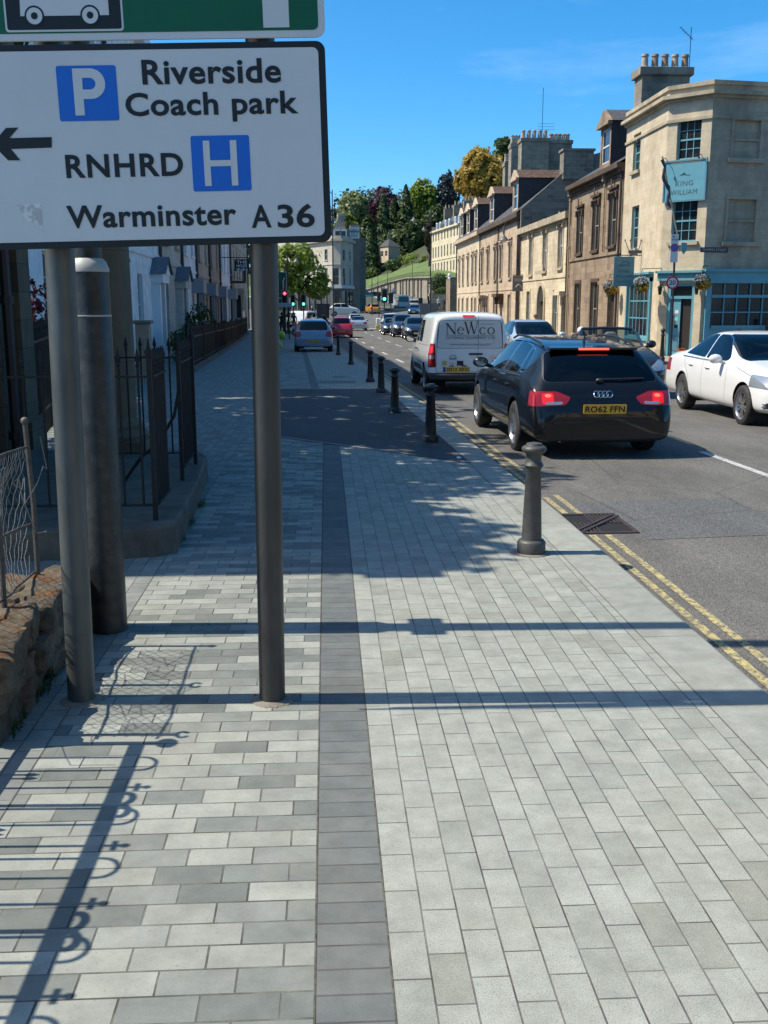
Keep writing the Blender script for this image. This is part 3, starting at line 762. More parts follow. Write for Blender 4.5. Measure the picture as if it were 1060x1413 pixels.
# ---- ornate railing that throws the scrolled shadow (just left of the frame)
orr = thing('railing', 'ornate iron railing with hoops and scrolls along the left edge of the pavement', 'railing', (FX, 2.6, 0))
def rail_run(mb, z, w, h, ya, yb): mb.box(FX - w / 2, ya, z - h / 2, FX + w / 2, yb, z + h / 2)
for z, w in ((.90, .055), (.33, .05)):
    mb = MB(); rail_run(mb, z, w, .016, .9, 3.80); mb.build('rail', IRON, orr, bevel=.003)
mb = MB(); yy = 3.62; k = 0
while yy > 1.0:
    # a hooped pair, then a cross-headed bar, then the scroll pair
    for s in (-.055, .055): mb.tube([(FX, yy + s, .02), (FX, yy + s, .96)], .0075, 6)
    mb.tube([(FX, yy + .055 * cos(t * pi / 8), .96 + .075 * sin(t * pi / 8)) for t in range(9)], .0075, 6)
    yc = yy - .19
    mb.tube([(FX, yc, .02), (FX, yc, 1.02)], .008, 6); mb.tube([(FX, yc - .03, .985), (FX, yc + .03, .985)], .009, 6); mb.ball((FX, yc, 1.03), .014, 8)
    for s in (-.05, .05): mb.tube([(FX, yy - .10 + s * .3, .02), (FX, yy - .10 + s * .3, .42)], .007, 6); mb.lathe([(.0, .5), (.016, .45), (.006, .42)], (FX, yy - .10 + s * .3, 0), 6)
    if k % 2 == 0:
        for s in (-1, 1):
            yq = yc - .13
            mb.tube([(FX, yq + s * .012, .9)] + [(FX, yq + s * (.055 - (.055 - .004 * t) * cos(t * pi / 7)), .94 + (.06 - .004 * t) * sin(t * pi / 7)) for t in range(0, 13)], .012, 6)
        mb.tube([(FX, yc - .13, .02), (FX, yc - .13, .93)], .012, 6)
        yy -= .40
    else: yy -= .32
    k += 1
mb.build('bars', IRON, orr)
mb = MB(); mb.tube([(FX, 3.8, 0), (FX, 3.8, 1.02)], .017, 8); mb.ball((FX, 3.8, 1.05), (.03, .045, .045), 10); mb.build('post', IRON, orr)
mb = MB(); mb.box(FX - .14, .8, -.02, FX + .1, 3.74, .035)
tag(mb.build('stone_kerb', mat('dark_plinth_stone', (.10, .08, .058), .9, col2=(.16, .13, .095), scale=5, bump=.5, bscale=30, col3=(.05, .048, .04), scale3=3, fac3=.7), loc=(FX, 2.2, 0), bevel=.01), 'worn stone kerb under the ornate iron railing', 'kerb')

# ---- plinth and spear railing at the porch
PLS = MATS['dark_plinth_stone']
mb = MB()
pts = [(-3.3, 6.72), (-1.42, 6.74), (-1.16, 6.80), (-1.05, 6.95), (-1.06, 7.4), (-1.10, 8.6), (-1.2, 10.2), (-1.32, 10.6), (-1.7, 10.75), (-3.3, 10.8)]
mb.hexa(pts, [-.05] * 10, [.2 + gz(y) * .5 for _, y in pts])
pln = tag(mb.build('stone_plinth', PLS, loc=(-2, 8.6, 0), bevel=.02, seg=3), 'dark stone plinth with a rounded corner under the spear railing', 'plinth')
sr = thing('railing', 'black spear-topped railing round the porch behind the lamp column', 'railing', (-1.3, 8.3, .2))
def spear(mb, x, y, z0, z1, r=.0085):
    mb.tube([(x, y, z0), (x, y, z1 - .12)], r, 6)
    mb.lathe([(r, z1 - .125), (.016, z1 - .115), (.009, z1 - .10), (.019, z1 - .075), (.002, z1)], (x, y, 0), 6)
def run(p, q, n, ends=True, z0=.2, zr=1.19, zt=1.38):
    mb = MB()
    for i in range(n):
        x, y = lerp(p[0], q[0], (i + .5) / n), lerp(p[1], q[1], (i + .5) / n); spear(mb, x, y, z0 + .09, zt)
    mb.build('bars', IRON, sr)
    for z in (zr, z0 + .10):
        mb = MB(); mb.bar((p[0], p[1], z), (q[0], q[1], z), .035, .014); mb.build('rail', IRON, sr)
run((-1.20, 7.12), (-1.205, 7.74), 7); run((-1.245, 8.8), (-1.265, 9.64), 8)
run((-2.9, 7.10), (-1.22, 7.10), 13); run((-2.3, 9.66), (-1.26, 9.66), 8)
for x, y, zt in ((-1.20, 7.06, 1.42), (-1.245, 8.74, 1.40), (-1.25, 9.68, 1.44)):
    mb = MB(); mb.box(x - .016, y - .016, .17, x + .016, y + .016, zt - .1); mb.lathe([(.02, zt - .1), (.028, zt - .06), (.012, zt - .03), (.003, zt + .03)], (x, y, 0), 8); mb.build('post', IRON, sr)
mb = MB(); mb.tube([(-1.25, 8.74, .95), (-1.29, 8.72, .75), (-1.43, 8.72, .52), (-1.58, 8.72, .4), (-1.73, 8.72, .2)], .014, 8); mb.build('brace', IRON, sr)

# stone column of the porch
def flutes(n, r): return r
cpos = at(160, 612, 10.8)
co = thing('stone_column', 'round brown stone column on the plinth behind the spear railing', 'column', (cpos.x, 10.8, .18))
CST = stone('brown_stone', [(.165, .125, .08), (.20, .155, .10), (.145, .11, .072)], 3, 1.1, .004, gfac=.7, gscale=1.2)
mb = MB(); mb.lathe([(.235, .50), (.235, 1.2), (.228, 2.2), (.20, 3.6)], (cpos.x, 10.8, 0), 32); mb.build('shaft', CST, co)
mb = MB(); mb.box(cpos.x - .36, 10.44, .12, cpos.x + .36, 11.16, .30); mb.lathe([(.34, .3), (.35, .34), (.33, .38), (.28, .40), (.29, .44), (.27, .48), (.235, .52)], (cpos.x, 10.8, 0), 32); mb.build('base', CST, co, angle=25)
mb = MB(); mb.lathe([(.2, 3.55), (.22, 3.6), (.2, 3.65), (.29, 3.78)], (cpos.x, 10.8, 0), 32); mb.box(cpos.x - .3, 10.5, 3.78, cpos.x + .3, 11.1, 3.9); mb.build('capital', CST, co)

# ---- bollards
def bollard(mb, x, y, z, h, r=1.0):
    k = h
    mb.lathe([(.092 * r, 0), (.095 * r, .02), (.095 * r, .115 * k), (.085 * r, .135 * k), (.068 * r, .14 * k), (.067 * r, .16 * k), (.049 * r, .765 * k), (.058 * r, .78 * k), (.066 * r, .80 * k), (.058 * r, .82 * k), (.05 * r, .835 * k), (.049 * r, .87 * k),
              (.055 * r, .90 * k), (.075 * r, .915 * k), (.083 * r, .935 * k), (.08 * r, .955 * k), (.066 * r, .968 * k), (.056 * r, .97 * k), (.05 * r, .99 * k), (.02 * r, .998 * k)], (x, y, z), 24)
BG = 'cast bollards along the kerb'
bl = [(733.0, 765, 610, 'bare grey-brown cast bollard, nearest one, in sunlight by the drain'), (594, 611, 529, 'tall black bollard beside the black bitumen patch, in front of the black estate car'),
      (545, 571, 507, 'short black bollard with a dusty foot at the middle of the dark asphalt driveway'), (526, 543, 491, 'black bollard at the far edge of the dark asphalt driveway'),
      (511, 528, 483, 'black bollard just past the driveway, on the pale paving by the white van'), (484.5, 504, 470, 'black bollard standing alone between the driveway and the blue-grey hatchback'), (467, 491, 462, 'small far black bollard right beside the rear corner of the blue-grey hatchback')]
for i, (x, yb, yt, lab) in enumerate(bl):
    p = gp(x, yb - (2 if i == 0 else 1))
    h = at(x, yt, p.y).z - p.z
    mb = MB(); bollard(mb, p.x, p.y, p.z - .01, h + .01, 1.02 if i == 0 else 1.12)
    o = tag(mb.build('bollard', BOLM if i == 0 else BOLB, loc=(p.x, p.y, p.z), angle=50), lab, 'bollard', BG)
    mb = MB(); mb.lathe([(.13, .0035), (.11, .006), (.09, .009)], (p.x, p.y, p.z), 20)
    mb.build('footing', MATS['sandy_mortar'] if i == 0 else A_BIT, o)
# scraps of white tape and litter by the bollards
for i, (x, y, z) in enumerate(((564, 601, 0), (540, 571, 0), (589, 600, .0), (633, 633, 0))):
    p = gp(x, y); mb = MB()
    pts = [(p.x + .035 * cos(a) * random.uniform(.6, 1.2), p.y + .035 * sin(a) * random.uniform(.6, 1.2)) for a in (0, 1.1, 2.2, 3.3, 4.4, 5.4)]
    mb.add([(q[0], q[1], p.z + .004 + random.uniform(.0, .02)) for q in pts] + [(p.x, p.y, p.z + .03)], [(j, (j + 1) % 6, 6) for j in range(6)])
    tag(mb.build('litter', mat('paper_white', (.62, .62, .6), .8), loc=(p.x, p.y, p.z)), ['scrap of white litter left of the bollard by the bitumen patch', 'scrap of white litter on the driveway beside the short bollard', 'crumpled white paper at the foot of the tall bollard',
        'white paper scrap on the kerb side of the bitumen patch', 'tiny white scrap alone on the sunlit silver paving'][i], 'litter', 'scraps of litter on the pavement')

# ---- road drain
gr = thing('drain_grate', 'rusty black iron drain grate in the gutter beside the grey bollard', 'drain', (2.2, 8.15, RZ))
GM = mat('rusty_iron', (.045, .035, .035), .6, metal=.4, col2=(.075, .055, .045), scale=18, bump=.3, bscale=80)
x0, x1, ya, yb = kx(8) + .03, 2.46, 7.78, 8.54
mb = MB(); zt = RZ + .012
for a, b, c, d in ((x0, ya, x1, ya + .04), (x0, yb - .04, x1, yb), (x0, ya + .041, x0 + .03, yb - .041), (x1 - .03, ya + .041, x1, yb - .041)): mb.box(a, b, RZ - .02, c, d, zt)
mb.build('frame', GM, gr, bevel=.004)
mb = MB()
for i in range(13):
    t = x0 + .05 + i * (x1 - x0 - .1) / 12
    if i < 6: mb.bar((t, ya + .04, zt - .012), (t + .02, lerp(ya, yb, .52 - i * .0), zt - .012), .016, .02)
    else: mb.bar((t, lerp(ya, yb, .5), zt - .012), (t + .0, yb - .04, zt - .012), .016, .02)
mb.bar((x0 + .03, ya + .06, zt - .005), (x1 - .03, yb - .06, zt - .005), .03, .02); mb.bar((x0 + .09, ya + .05, zt - .005), (x1 - .0, yb - .12, zt - .005), .03, .02)
mb.build('grating', GM, gr)
mb = MB(); mb.face([(x0, ya, RZ + .0015), (x1, ya, RZ + .0015), (x1, yb, RZ + .0015), (x0, yb, RZ + .0015)]); mb.build('sump', mat('sump_black', (.006, .006, .006), .9), gr)
# covers let into the pavement
for i, (x, y, w, d, lab) in enumerate(((362 / 3.533 + 360, 272 / 3.533 + 450, 1.0, .9, 'long recessed cover in the far silver paving before the hatchback'), (385 / 3.533 + 360, 247 / 3.533 + 450, .35, .5, 'small cover in the far silver paving beyond the long cover'), (332 / 3.533 + 360, 345 / 3.533 + 450, .5, .22, 'small pale cover in the dark asphalt driveway'))):
    p = gp(x, y); mb = MB()
    mb.add([(p.x + a * w / 2, p.y + b * d / 2, gz(p.y + b * d / 2) + .009) for a, b in ((-1, -1), (1, -1), (1, 1), (-1, 1))], [(0, 1, 2, 3)])
    tag(mb.build('inspection_cover', mat('cover_dark', (.13, .13, .13), .7) if i < 2 else mat('cover_pale', (.3, .3, .29), .8), loc=(p.x, p.y, p.z)), lab, 'cover', 'covers let into the ground')
# ------------------------------------------------------------------ vehicles
TS = bpy.data.scenes.new('modelling')
def evaluated(ob):
    TS.collection.objects.link(ob); TS.view_layers[0].update()
    me = bpy.data.meshes.new_from_object(ob.evaluated_get(TS.view_layers[0].depsgraph))
    TS.collection.objects.unlink(ob)
    return me
RUB = mat('black_rubber', (.014, .014, .014), .75, col2=(.03, .029, .027), scale=14)
TRIM = mat('black_trim', (.016, .016, .017), .45)
UNDER = mat('underbody', (.008, .008, .008), .9)
CHROME = mat('chrome', (.62, .63, .64), .14, metal=1.0)
ALLOY = mat('alloy', (.42, .43, .44), .28, metal=.85)
SEATM = mat('dark_seat', (.03, .03, .032), .8)
SEATL = mat('light_seat', (.35, .32, .27), .8)
GLASS = carglass(); GLASSL = carglass('car_glass_clear', (.55, .6, .58)); GLASSD = carglass('car_glass_dark', (.10, .12, .12))
REDL = mat('tail_lens', (.32, .008, .012), .12, coat=1); REDON = lamp_mat('tail_lamp_lit', (.4, .01, .012), (1.0, .015, .01), .35)
REDHOT = lamp_mat('tail_lamp_core', (.8, .1, .06), (1.0, .06, .03), 1.8)
CLEAR = mat('lamp_lens', (.45, .47, .48), .08, metal=.6, coat=1)
PLY = mat('plate_yellow', (.80, .44, .04), .45); PLW = mat('plate_white', (.62, .62, .6), .45); PLK = mat('plate_black', (.012, .012, .012), .5); PLB = mat('plate_blue', (.01, .04, .3), .5)
MIRR = mat('mirror_glass', (.8, .8, .8), .03, metal=1.0)
DIAL = mat('dash', (.018, .018, .019), .7)

def loft(sts):
    """half-section rings of a car body, back to front: (y, zbottom, zshoulder, ztop, half width, half width at the top)"""
    rings = []
    for y, zb, zs, zt, ws, wr in sts:
        d = zt - zs; a = ws * .955
        pts = [(ws * .55, zb), (ws * .92, zb + .01), (ws * .985, zb + .12 * (zs - zb) / .6), (ws, zb + (zs - zb) * .45), (ws * .992, zb + (zs - zb) * .80), (a, zs),
               (lerp(a, wr, .14), zs + d * .12), (lerp(a, wr, .86), zs + d * .80), (wr * .92, zs + d * .955), (wr * .5, zt)]
        rings.append([(x, y, z) for x, z in pts] + [(-x, y, z) for x, z in reversed(pts)])
    vs = [p for r in rings for p in r]; n = len(rings[0]); fs = []
    for i in range(len(rings) - 1):
        for j in range(n): fs.append((i * n + j, i * n + (j + 1) % n, (i + 1) * n + (j + 1) % n, (i + 1) * n + j))
    h = n // 2
    for base, fl in ((0, 0), ((len(rings) - 1) * n, 1)):
        for k in range(h - 1):
            q = (base + k, base + n - 1 - k, base + n - 2 - k, base + k + 1)
            fs.append(q[::-1] if fl else q)
    return vs, fs

def polyplanes(poly, ax):
    """planes (point, outward normal) round a convex outline drawn in side view ('x') or end view ('y') or plan ('z')"""
    a = sum(poly[i][0] * poly[(i + 1) % len(poly)][1] - poly[(i + 1) % len(poly)][0] * poly[i][1] for i in range(len(poly)))
    if a < 0: poly = poly[::-1]
    up = {'x': lambda p: Vector((0, p[0], p[1])), 'y': lambda p: Vector((p[0], 0, p[1])), 'z': lambda p: Vector((p[0], p[1], 0))}[ax]
    out = []
    for p, q in zip(poly, poly[1:] + poly[:1]):
        out.append((up(p), up((q[1] - p[1], p[0] - q[0])).normalized()))
    return out
def soften(poly, r):
    out = []; n = len(poly)
    for i in range(n):
        p, a, b = Vector(poly[i]), Vector(poly[i - 1]), Vector(poly[(i + 1) % n])
        da, db = (a - p), (b - p)
        ra, rb = min(r, da.length * .45), min(r, db.length * .45)
        A, B = p + da.normalized() * ra, p + db.normalized() * rb
        for t in (0, .33, .67, 1): out.append(tuple(A * (1 - t) ** 2 + p * 2 * t * (1 - t) + B * t ** 2))
    return out
def grow(poly, d):
    c = Vector((sum(p[0] for p in poly) / len(poly), sum(p[1] for p in poly) / len(poly)))
    return [tuple(Vector(p) + (Vector(p) - c).normalized() * d) for p in poly]

def carve(bm, planes, cond, mi):
    """cut the skin along the planes and give the enclosed faces material mi"""
    for co, no in planes:
        F = [f for f in bm.faces if cond(f)]
        if not F: return []
        E = {e for f in F for e in f.edges}; V = {v for f in F for v in f.verts}
        bmesh.ops.bisect_plane(bm, geom=list(V) + list(E) + F, plane_co=co, plane_no=no, dist=1e-5)
    hit = []
    for f in bm.faces:
        if not cond(f): continue
        c = f.calc_center_median()
        if all((c - co).dot(no) < 1e-5 for co, no in planes): f.material_index = mi; hit.append(f)
    return hit

_wheels = {}
def wheel(parent, x, y, r, w=.21, spokes=10, rimm=None, far=False, side=1):
    rimm = rimm or ALLOY
    key = (round(r, 3), w, spokes, rimm.name, side)
    if key not in _wheels:
        hub = MB(); hub.lathe([(r * .60, -w * .28), (r * .60, w * .05), (r * .2, w * .06)], (0, 0, 0), 20, axis='x')
        ty = MB(); ty.lathe([(r * .66, -w * .5), (r * .90, -w * .5), (r * .975, -w * .42), (r, -w * .30), (r, w * .30), (r * .975, w * .42), (r * .90, w * .5), (r * .70, w * .5), (r * .665, w * .44)], (0, 0, 0), 36, axis='x', cap=False)
        ri = MB(); ri.lathe([(r * .60, -w * .3), (r * .63, w * .3), (r * .70, w * .47), (r * .66, w * .48), (r * .61, w * .36), (r * .595, w * .1)], (0, 0, 0), 36, axis='x', cap=False)
        ri.lathe([(r * .16, w * .1), (r * .16, w * .33), (r * .09, w * .37), (.001, w * .37)], (0, 0, 0), 18, axis='x')
        for k in range(spokes):
            a = 2 * pi * k / spokes + (.11 if k % 2 else -.11) * (1 if spokes >= 10 else 0)
            a2 = 2 * pi * k / spokes
            d0 = Vector((w * .33, .12 * r * cos(a2), .12 * r * sin(a2))); d1 = Vector((w * .36, .63 * r * cos(a), .63 * r * sin(a)))
            ri.bar(d0, d1, r * .085, r * .05, up=(1, 0, 0))
        _wheels[key] = (hub, ty, ri)
        hub.fl = False
    hub, ty, ri = _wheels[key]
    if isinstance(hub, MB):
        def mk(b, name, m, par):
            o = b.build(name, m, None); o.parent = par; return o
        a = mk(hub, 'wheel', UNDER, parent); b = mk(ty, 'tyre', RUB, a); c = mk(ri, 'rim', rimm, a)
        _wheels[key] = (a.data, b.data, c.data)
    else:
        a = bpy.data.objects.new('wheel', hub); C.objects.link(a); a.parent = parent
        b = bpy.data.objects.new('tyre', ty); C.objects.link(b); b.parent = a
        c = bpy.data.objects.new('rim', ri); C.objects.link(c); c.parent = a
    a.location = (x, y, r)
    if side < 0: a.rotation_euler = (0, 0, pi)
    return a

def plate(parent, y, z, s, front=False, w=.52, h=.111, far=False, x=0.0, tilt=0.0):
    mb = MB(); d = 1 if front else -1
    mb.prism(rrect(w, h, .01, 3, -w / 2, -h / 2), (x, y, z), (-d, 0, 0), (0, tilt * d, 1), (0, d * .01, 0))
    o = mb.build('number_plate', PLW if front else PLY, parent)
    if s:
        mb = MB(); text_into(mb, s, (x + d * w * .46, y + d * .0125 - tilt * d * h * .34, z - h * .34), (-d, 0, 0), (0, tilt * d, 1), w * .92, h * .68, .03, 1.05)
        mb.build('plate_lettering', PLK, o)
    return o

def seat(parent, x, y, z, m, head=True):
    mb = MB(); mb.box(x - .24, y - .25, z, x + .24, y + .27, z + .16)
    mb.prism([(-.24, 0), (.24, 0), (.22, .55), (-.22, .55)], (x, y - .24, z + .1), (1, 0, 0), (0, -.25, .97), (0, -.12, 0))
    if head: mb.box(x - .13, y - .50, z + .68, x + .13, y - .40, z + .86)
    return mb.build('seat', m, parent, bevel=.04)

def car(name, label, cat, loc, rotz, sp, group=None):
    P = sp
    t = thing(name, label, cat, loc, rotz, group, local=True)
    far = P.get('far', False)
    vs, fs = loft(P['st'])
    me = bpy.data.meshes.new('b'); me.from_pydata(vs, [], fs)
    ob = bpy.data.objects.new('b', me); ob.modifiers.new('s', 'SUBSURF').levels = 1 if P.get('lo') else 2
    m2 = evaluated(ob)
    bm = bmesh.new(); bm.from_mesh(m2); bmesh.ops.recalc_face_normals(bm, faces=bm.faces)
    bpy.data.objects.remove(ob); bpy.data.meshes.remove(me); bpy.data.meshes.remove(m2)
    L = P['st'][-1][0]; Wd = max(s[4] for s in P['st'])
    # slots: 0 paint 1 trim 2 glass 3 tail 4 tail lit 5 headlamp 6 gap 7 underbody 8 delete 9 second colour
    def side(y0, y1, z0=-1, z1=3, s=0):
        def c(f):
            q = f.calc_center_median()
            return y0 <= q.y <= y1 and z0 <= q.z <= z1 and abs(q.x) > Wd * .35 and abs(f.normal.x) > .22 and (s == 0 or q.x * s > 0) and f.material_index in (0, 1, 7, 10)
        return c
    def endc(y0, y1, z0=-1, z1=3, nmin=-9, ny=0):
        def c(f):
            q = f.calc_center_median()
            return y0 <= q.y <= y1 and z0 <= q.z <= z1 and f.material_index in (0, 1, 7) and (ny == 0 or f.normal.y * ny > .08)
        return c
    # wheel arches
    r = P['r']
    for wy in P['axles']:
        ra = r + P.get('gap', .045)
        poly = [(wy + ra * cos(a * pi / 12), r + .01 + ra * sin(a * pi / 12)) for a in range(24)]
        carve(bm, polyplanes(poly, 'x'), lambda f: abs(f.calc_center_median().y - wy) < ra + .06 and f.calc_center_median().z < r + ra + .08 and abs(f.calc_center_median().x) > Wd * .50, 8)
        if P.get('archtrim'):
            pass
    bmesh.ops.delete(bm, geom=[f for f in bm.faces if f.material_index == 8], context='FACES')
    # lower trims
    for y0, y1, z0, z1, s in P.get('trims', []):
        carve(bm, polyplanes([(y0, z0), (y1, z0), (y1, z1), (y0, z1)], 'x'), lambda f: y0 - .2 < f.calc_center_median().y < y1 + .2 and z0 - .3 < f.calc_center_median().z < z1 + .3 and f.material_index == 0, s)
    # windows: rubber surround, then the pane
    wins = []
    for poly in P.get('side', []):
        ys = [p[0] for p in poly]; zs = [p[1] for p in poly]
        c = side(min(ys) - .15, max(ys) + .15, min(zs) - .1, max(zs) + .15)
        if P.get('surround', .018): carve(bm, polyplanes(soften(grow(poly, P.get('surround', .018)), .06), 'x'), c, 10 if P.get('bright') else 1)
        carve(bm, polyplanes(soften(poly, .05), 'x'), c, 2)
    for poly, y0, y1, ny in P.get('ends', []):
        zs = [p[1] for p in poly]
        c = endc(y0, y1, min(zs) - .12, max(zs) + .12, ny=ny)
        carve(bm, polyplanes(soften(grow(poly, .02), .08), 'y'), c, 1)
        carve(bm, polyplanes(soften(poly, .07), 'y'), c, 2 if not P.get('blank') else 9)
    for poly, y0, y1, mi in P.get('lamps', []):
        for s in (1, -1):
            pp = [(p[0] * s, p[1]) for p in poly]; zs = [p[1] for p in poly]; xs = [p[0] * s for p in poly]
            c = lambda f, a=min(xs) - .12, b=max(xs) + .2: y0 - .1 <= f.calc_center_median().y <= y1 + .1 and min(zs) - .1 <= f.calc_center_median().z <= max(zs) + .1 and a <= f.calc_center_median().x <= b and f.material_index in (0, 1, 3, 4, 9)
            carve(bm, polyplanes(soften(pp, .03), 'y') + [(Vector((0, y1, 0)), Vector((0, 1, 0))), (Vector((0, y0, 0)), Vector((0, -1, 0)))], c, mi)
    for poly, y0, y1, mi in P.get('faces', []):        # grille, intakes, number-plate recess
        zs = [p[1] for p in poly]
        c = lambda f: y0 <= f.calc_center_median().y <= y1 and min(zs) - .12 <= f.calc_center_median().z <= max(zs) + .12 and f.material_index in (0, 1, 7, 9)
        carve(bm, polyplanes(soften(poly, .03), 'y'), c, mi)
    # shut lines
    gw = P.get('gapw', .004)
    for pts in P.get('lines', []):
        for p, q in zip(pts, pts[1:]):
            d = Vector((q[0] - p[0], q[1] - p[1])).normalized(); n = Vector((-d.y, d.x)) * gw
            poly = [(p[0] + n.x, p[1] + n.y), (p[0] - n.x, p[1] - n.y), (q[0] - n.x, q[1] - n.y), (q[0] + n.x, q[1] + n.y)]
            ys = [a[0] for a in poly]; zs = [a[1] for a in poly]
            carve(bm, polyplanes(poly, 'x'), lambda f: min(ys) - .12 < f.calc_center_median().y < max(ys) + .12 and min(zs) - .12 < f.calc_center_median().z < max(zs) + .12 and abs(f.normal.x) > .3 and f.material_index == 0, 6)
    for pts, y0, y1 in P.get('endlines', []):
        for p, q in zip(pts, pts[1:]):
            d = Vector((q[0] - p[0], q[1] - p[1])).normalized(); n = Vector((-d.y, d.x)) * gw
            poly = [(p[0] + n.x, p[1] + n.y), (p[0] - n.x, p[1] - n.y), (q[0] - n.x, q[1] - n.y), (q[0] + n.x, q[1] + n.y)]
            zs = [a[1] for a in poly]; xs = [a[0] for a in poly]
            carve(bm, polyplanes(poly, 'y'), lambda f: y0 < f.calc_center_median().y < y1 and min(zs) - .1 < f.calc_center_median().z < max(zs) + .1 and min(xs) - .15 < f.calc_center_median().x < max(xs) + .15 and f.material_index in (0, 9), 6)
    # separate the glazing and lamps into parts, window by window
    groups = {2: ('window', P.get('glass', GLASS)), 3: ('tail_light', REDL), 4: ('tail_light', REDON), 5: ('headlight', CLEAR)}
    bm.faces.ensure_lookup_table(); bm.faces.index_update(); bm.verts.index_update()
    done = set(); isl = []
    for f in bm.faces:
        if f.index in done or f.material_index not in groups: continue
        mi = f.material_index; stack = [f]; done.add(f.index); comp = []
        while stack:
            a = stack.pop(); comp.append(a)
            for e in a.edges:
                for b in e.link_faces:
                    if b.index not in done and b.material_index == mi: done.add(b.index); stack.append(b)
        isl.append((mi, comp))
    for mi, comp in isl:
        if len(comp) < 2 and sum(f.calc_area() for f in comp) < .004: continue
        mb = MB()
        idx = {}; vv = []; ff = []
        for f in comp:
            row = []
            for v in f.verts:
                k = idx.get(v.index)
                if k is None: k = idx[v.index] = len(vv); vv.append(tuple(v.co))
                row.append(k)
            ff.append(tuple(row))
        mb.add(vv, ff); nm, mm = groups[mi]
        cy = sum(v[1] for v in vv) / len(vv)
        if nm == 'headlight' and cy < L * .3: nm = 'reversing_light'
        if nm == 'window': nm = 'rear_window' if cy < L * .14 and abs(sum(v[0] for v in vv) / len(vv)) < .2 else 'windscreen' if abs(sum(v[0] for v in vv) / len(vv)) < .2 else 'side_window'
        mb.build(nm, mm, t, angle=60)
    bmesh.ops.delete(bm, geom=[f for mi, comp in isl for f in comp], context='FACES')
    for f in bm.faces: f.smooth = True
    bmd = bpy.data.meshes.new('body'); bm.to_mesh(bmd); bm.free()
    pm = P['paint']
    for m in (pm, P.get('trimm', TRIM), TRIM, TRIM, TRIM, TRIM, UNDER, UNDER, UNDER, P.get('blank') or pm, CHROME): bmd.materials.append(m)
    bmd.set_sharp_from_angle(angle=rad(32))
    body = bpy.data.objects.new('body', bmd); C.objects.link(body); body.parent = t
    # wheel wells, floor, cabin
    for wy in P['axles']:
        ra = r + P.get('gap', .045)
        for s in (1, -1):
            mb = MB(); xo, xi = s * (Wd * .955), s * Wd * .5
            A = [(wy + ra * cos(a * pi / 14), r + .01 + ra * sin(a * pi / 14)) for a in range(-2, 17)]
            for p, q in zip(A, A[1:]):
                mb.face([(xo, p[0], p[1]), (xo, q[0], q[1]), (xi, q[0], q[1]), (xi, p[0], p[1])])
            mb.face([(xi, a[0], a[1]) for a in A]); mb.build('wheel_arch_liner', UNDER, body)
    for wy in P['axles']:
        for s in (1, -1): wheel(t, s * (Wd - .115), wy, r, spokes=P.get('spokes', 10), rimm=P.get('rim'), side=s)
    sh = P['sh']
    if P.get('mirror'):
        my, mz = P['mirror']; mw = P.get('mirw', Wd)
        for s in (1, -1):
            mb = MB(); mb.ball((s * (mw + .085), my, mz), (.115, .065, .078), 12); mb.tube([(s * (mw - .09), my + .03, mz - .07), (s * (mw + .03), my + .02, mz - .03)], .03, 8)
            mo = mb.build('wing_mirror', P.get('mirm', pm), t, angle=70)
            mb = MB(); mb.sheet([(.085 * cos(a * pi / 8), .055 * sin(a * pi / 8)) for a in range(16)], (s * (mw + .085), my - .052, mz), (1, 0, 0), (0, 0, 1)); mb.prism([(.085 * cos(a * pi / 8), .055 * sin(a * pi / 8)) for a in range(16)], (s * (mw + .085), my - .066, mz), (1, 0, 0), (0, 0, 1), (0, .02, 0)); mb.build('mirror_glass', MIRR, mo)
    for y, z in P.get('handles', []):
        for s in (1, -1):
            mb = MB(); xx = s * (Wd * .985 + .012); mb.tube([(xx - s * .02, y - .1, z), (xx, y - .08, z + .003), (xx, y + .08, z + .003), (xx - s * .02, y + .1, z)], .013, 8); mb.build('door_handle', P.get('handm', pm), t)
    if P.get('rear_plate'): yy, zz, s, ti = P['rear_plate']; plate(t, yy, zz, s, tilt=ti)
    if P.get('front_plate'): yy, zz, s = P['front_plate']; plate(t, yy, zz, s, True)
    if P.get('seats'):
        for x, y in P['seats']: seat(t, x, y, .38, P.get('seatm', SEATM))
        mb = MB(); a = P['dash']; mb.box(-Wd * .8, a - .18, .55, Wd * .8, a + .25, sh - .03); mb.build('dashboard', DIAL, t, bevel=.06)
        mb = MB(); mb.box(-Wd * .85, P['axles'][0] - .3, .26, Wd * .85, a + .2, .38); mb.build('floor_pan', UNDER, t)
    if P.get('wheel_at'):
        x, y, z = P['wheel_at']; mb = MB(); mb.tube([(x + .18 * cos(a * pi / 10), y - .06 * sin(a * pi / 10), z + .17 * sin(a * pi / 10)) for a in range(21)], .014, 6); mb.build('steering_wheel', TRIM, t)
    return t

def scaled(st, L, Wd, H, L0, W0, H0):
    return [(y * L / L0, zb * H / H0 ** 1, zs * H / H0, zt * H / H0, ws * Wd / W0, wr * Wd / W0) for y, zb, zs, zt, ws, wr in st]

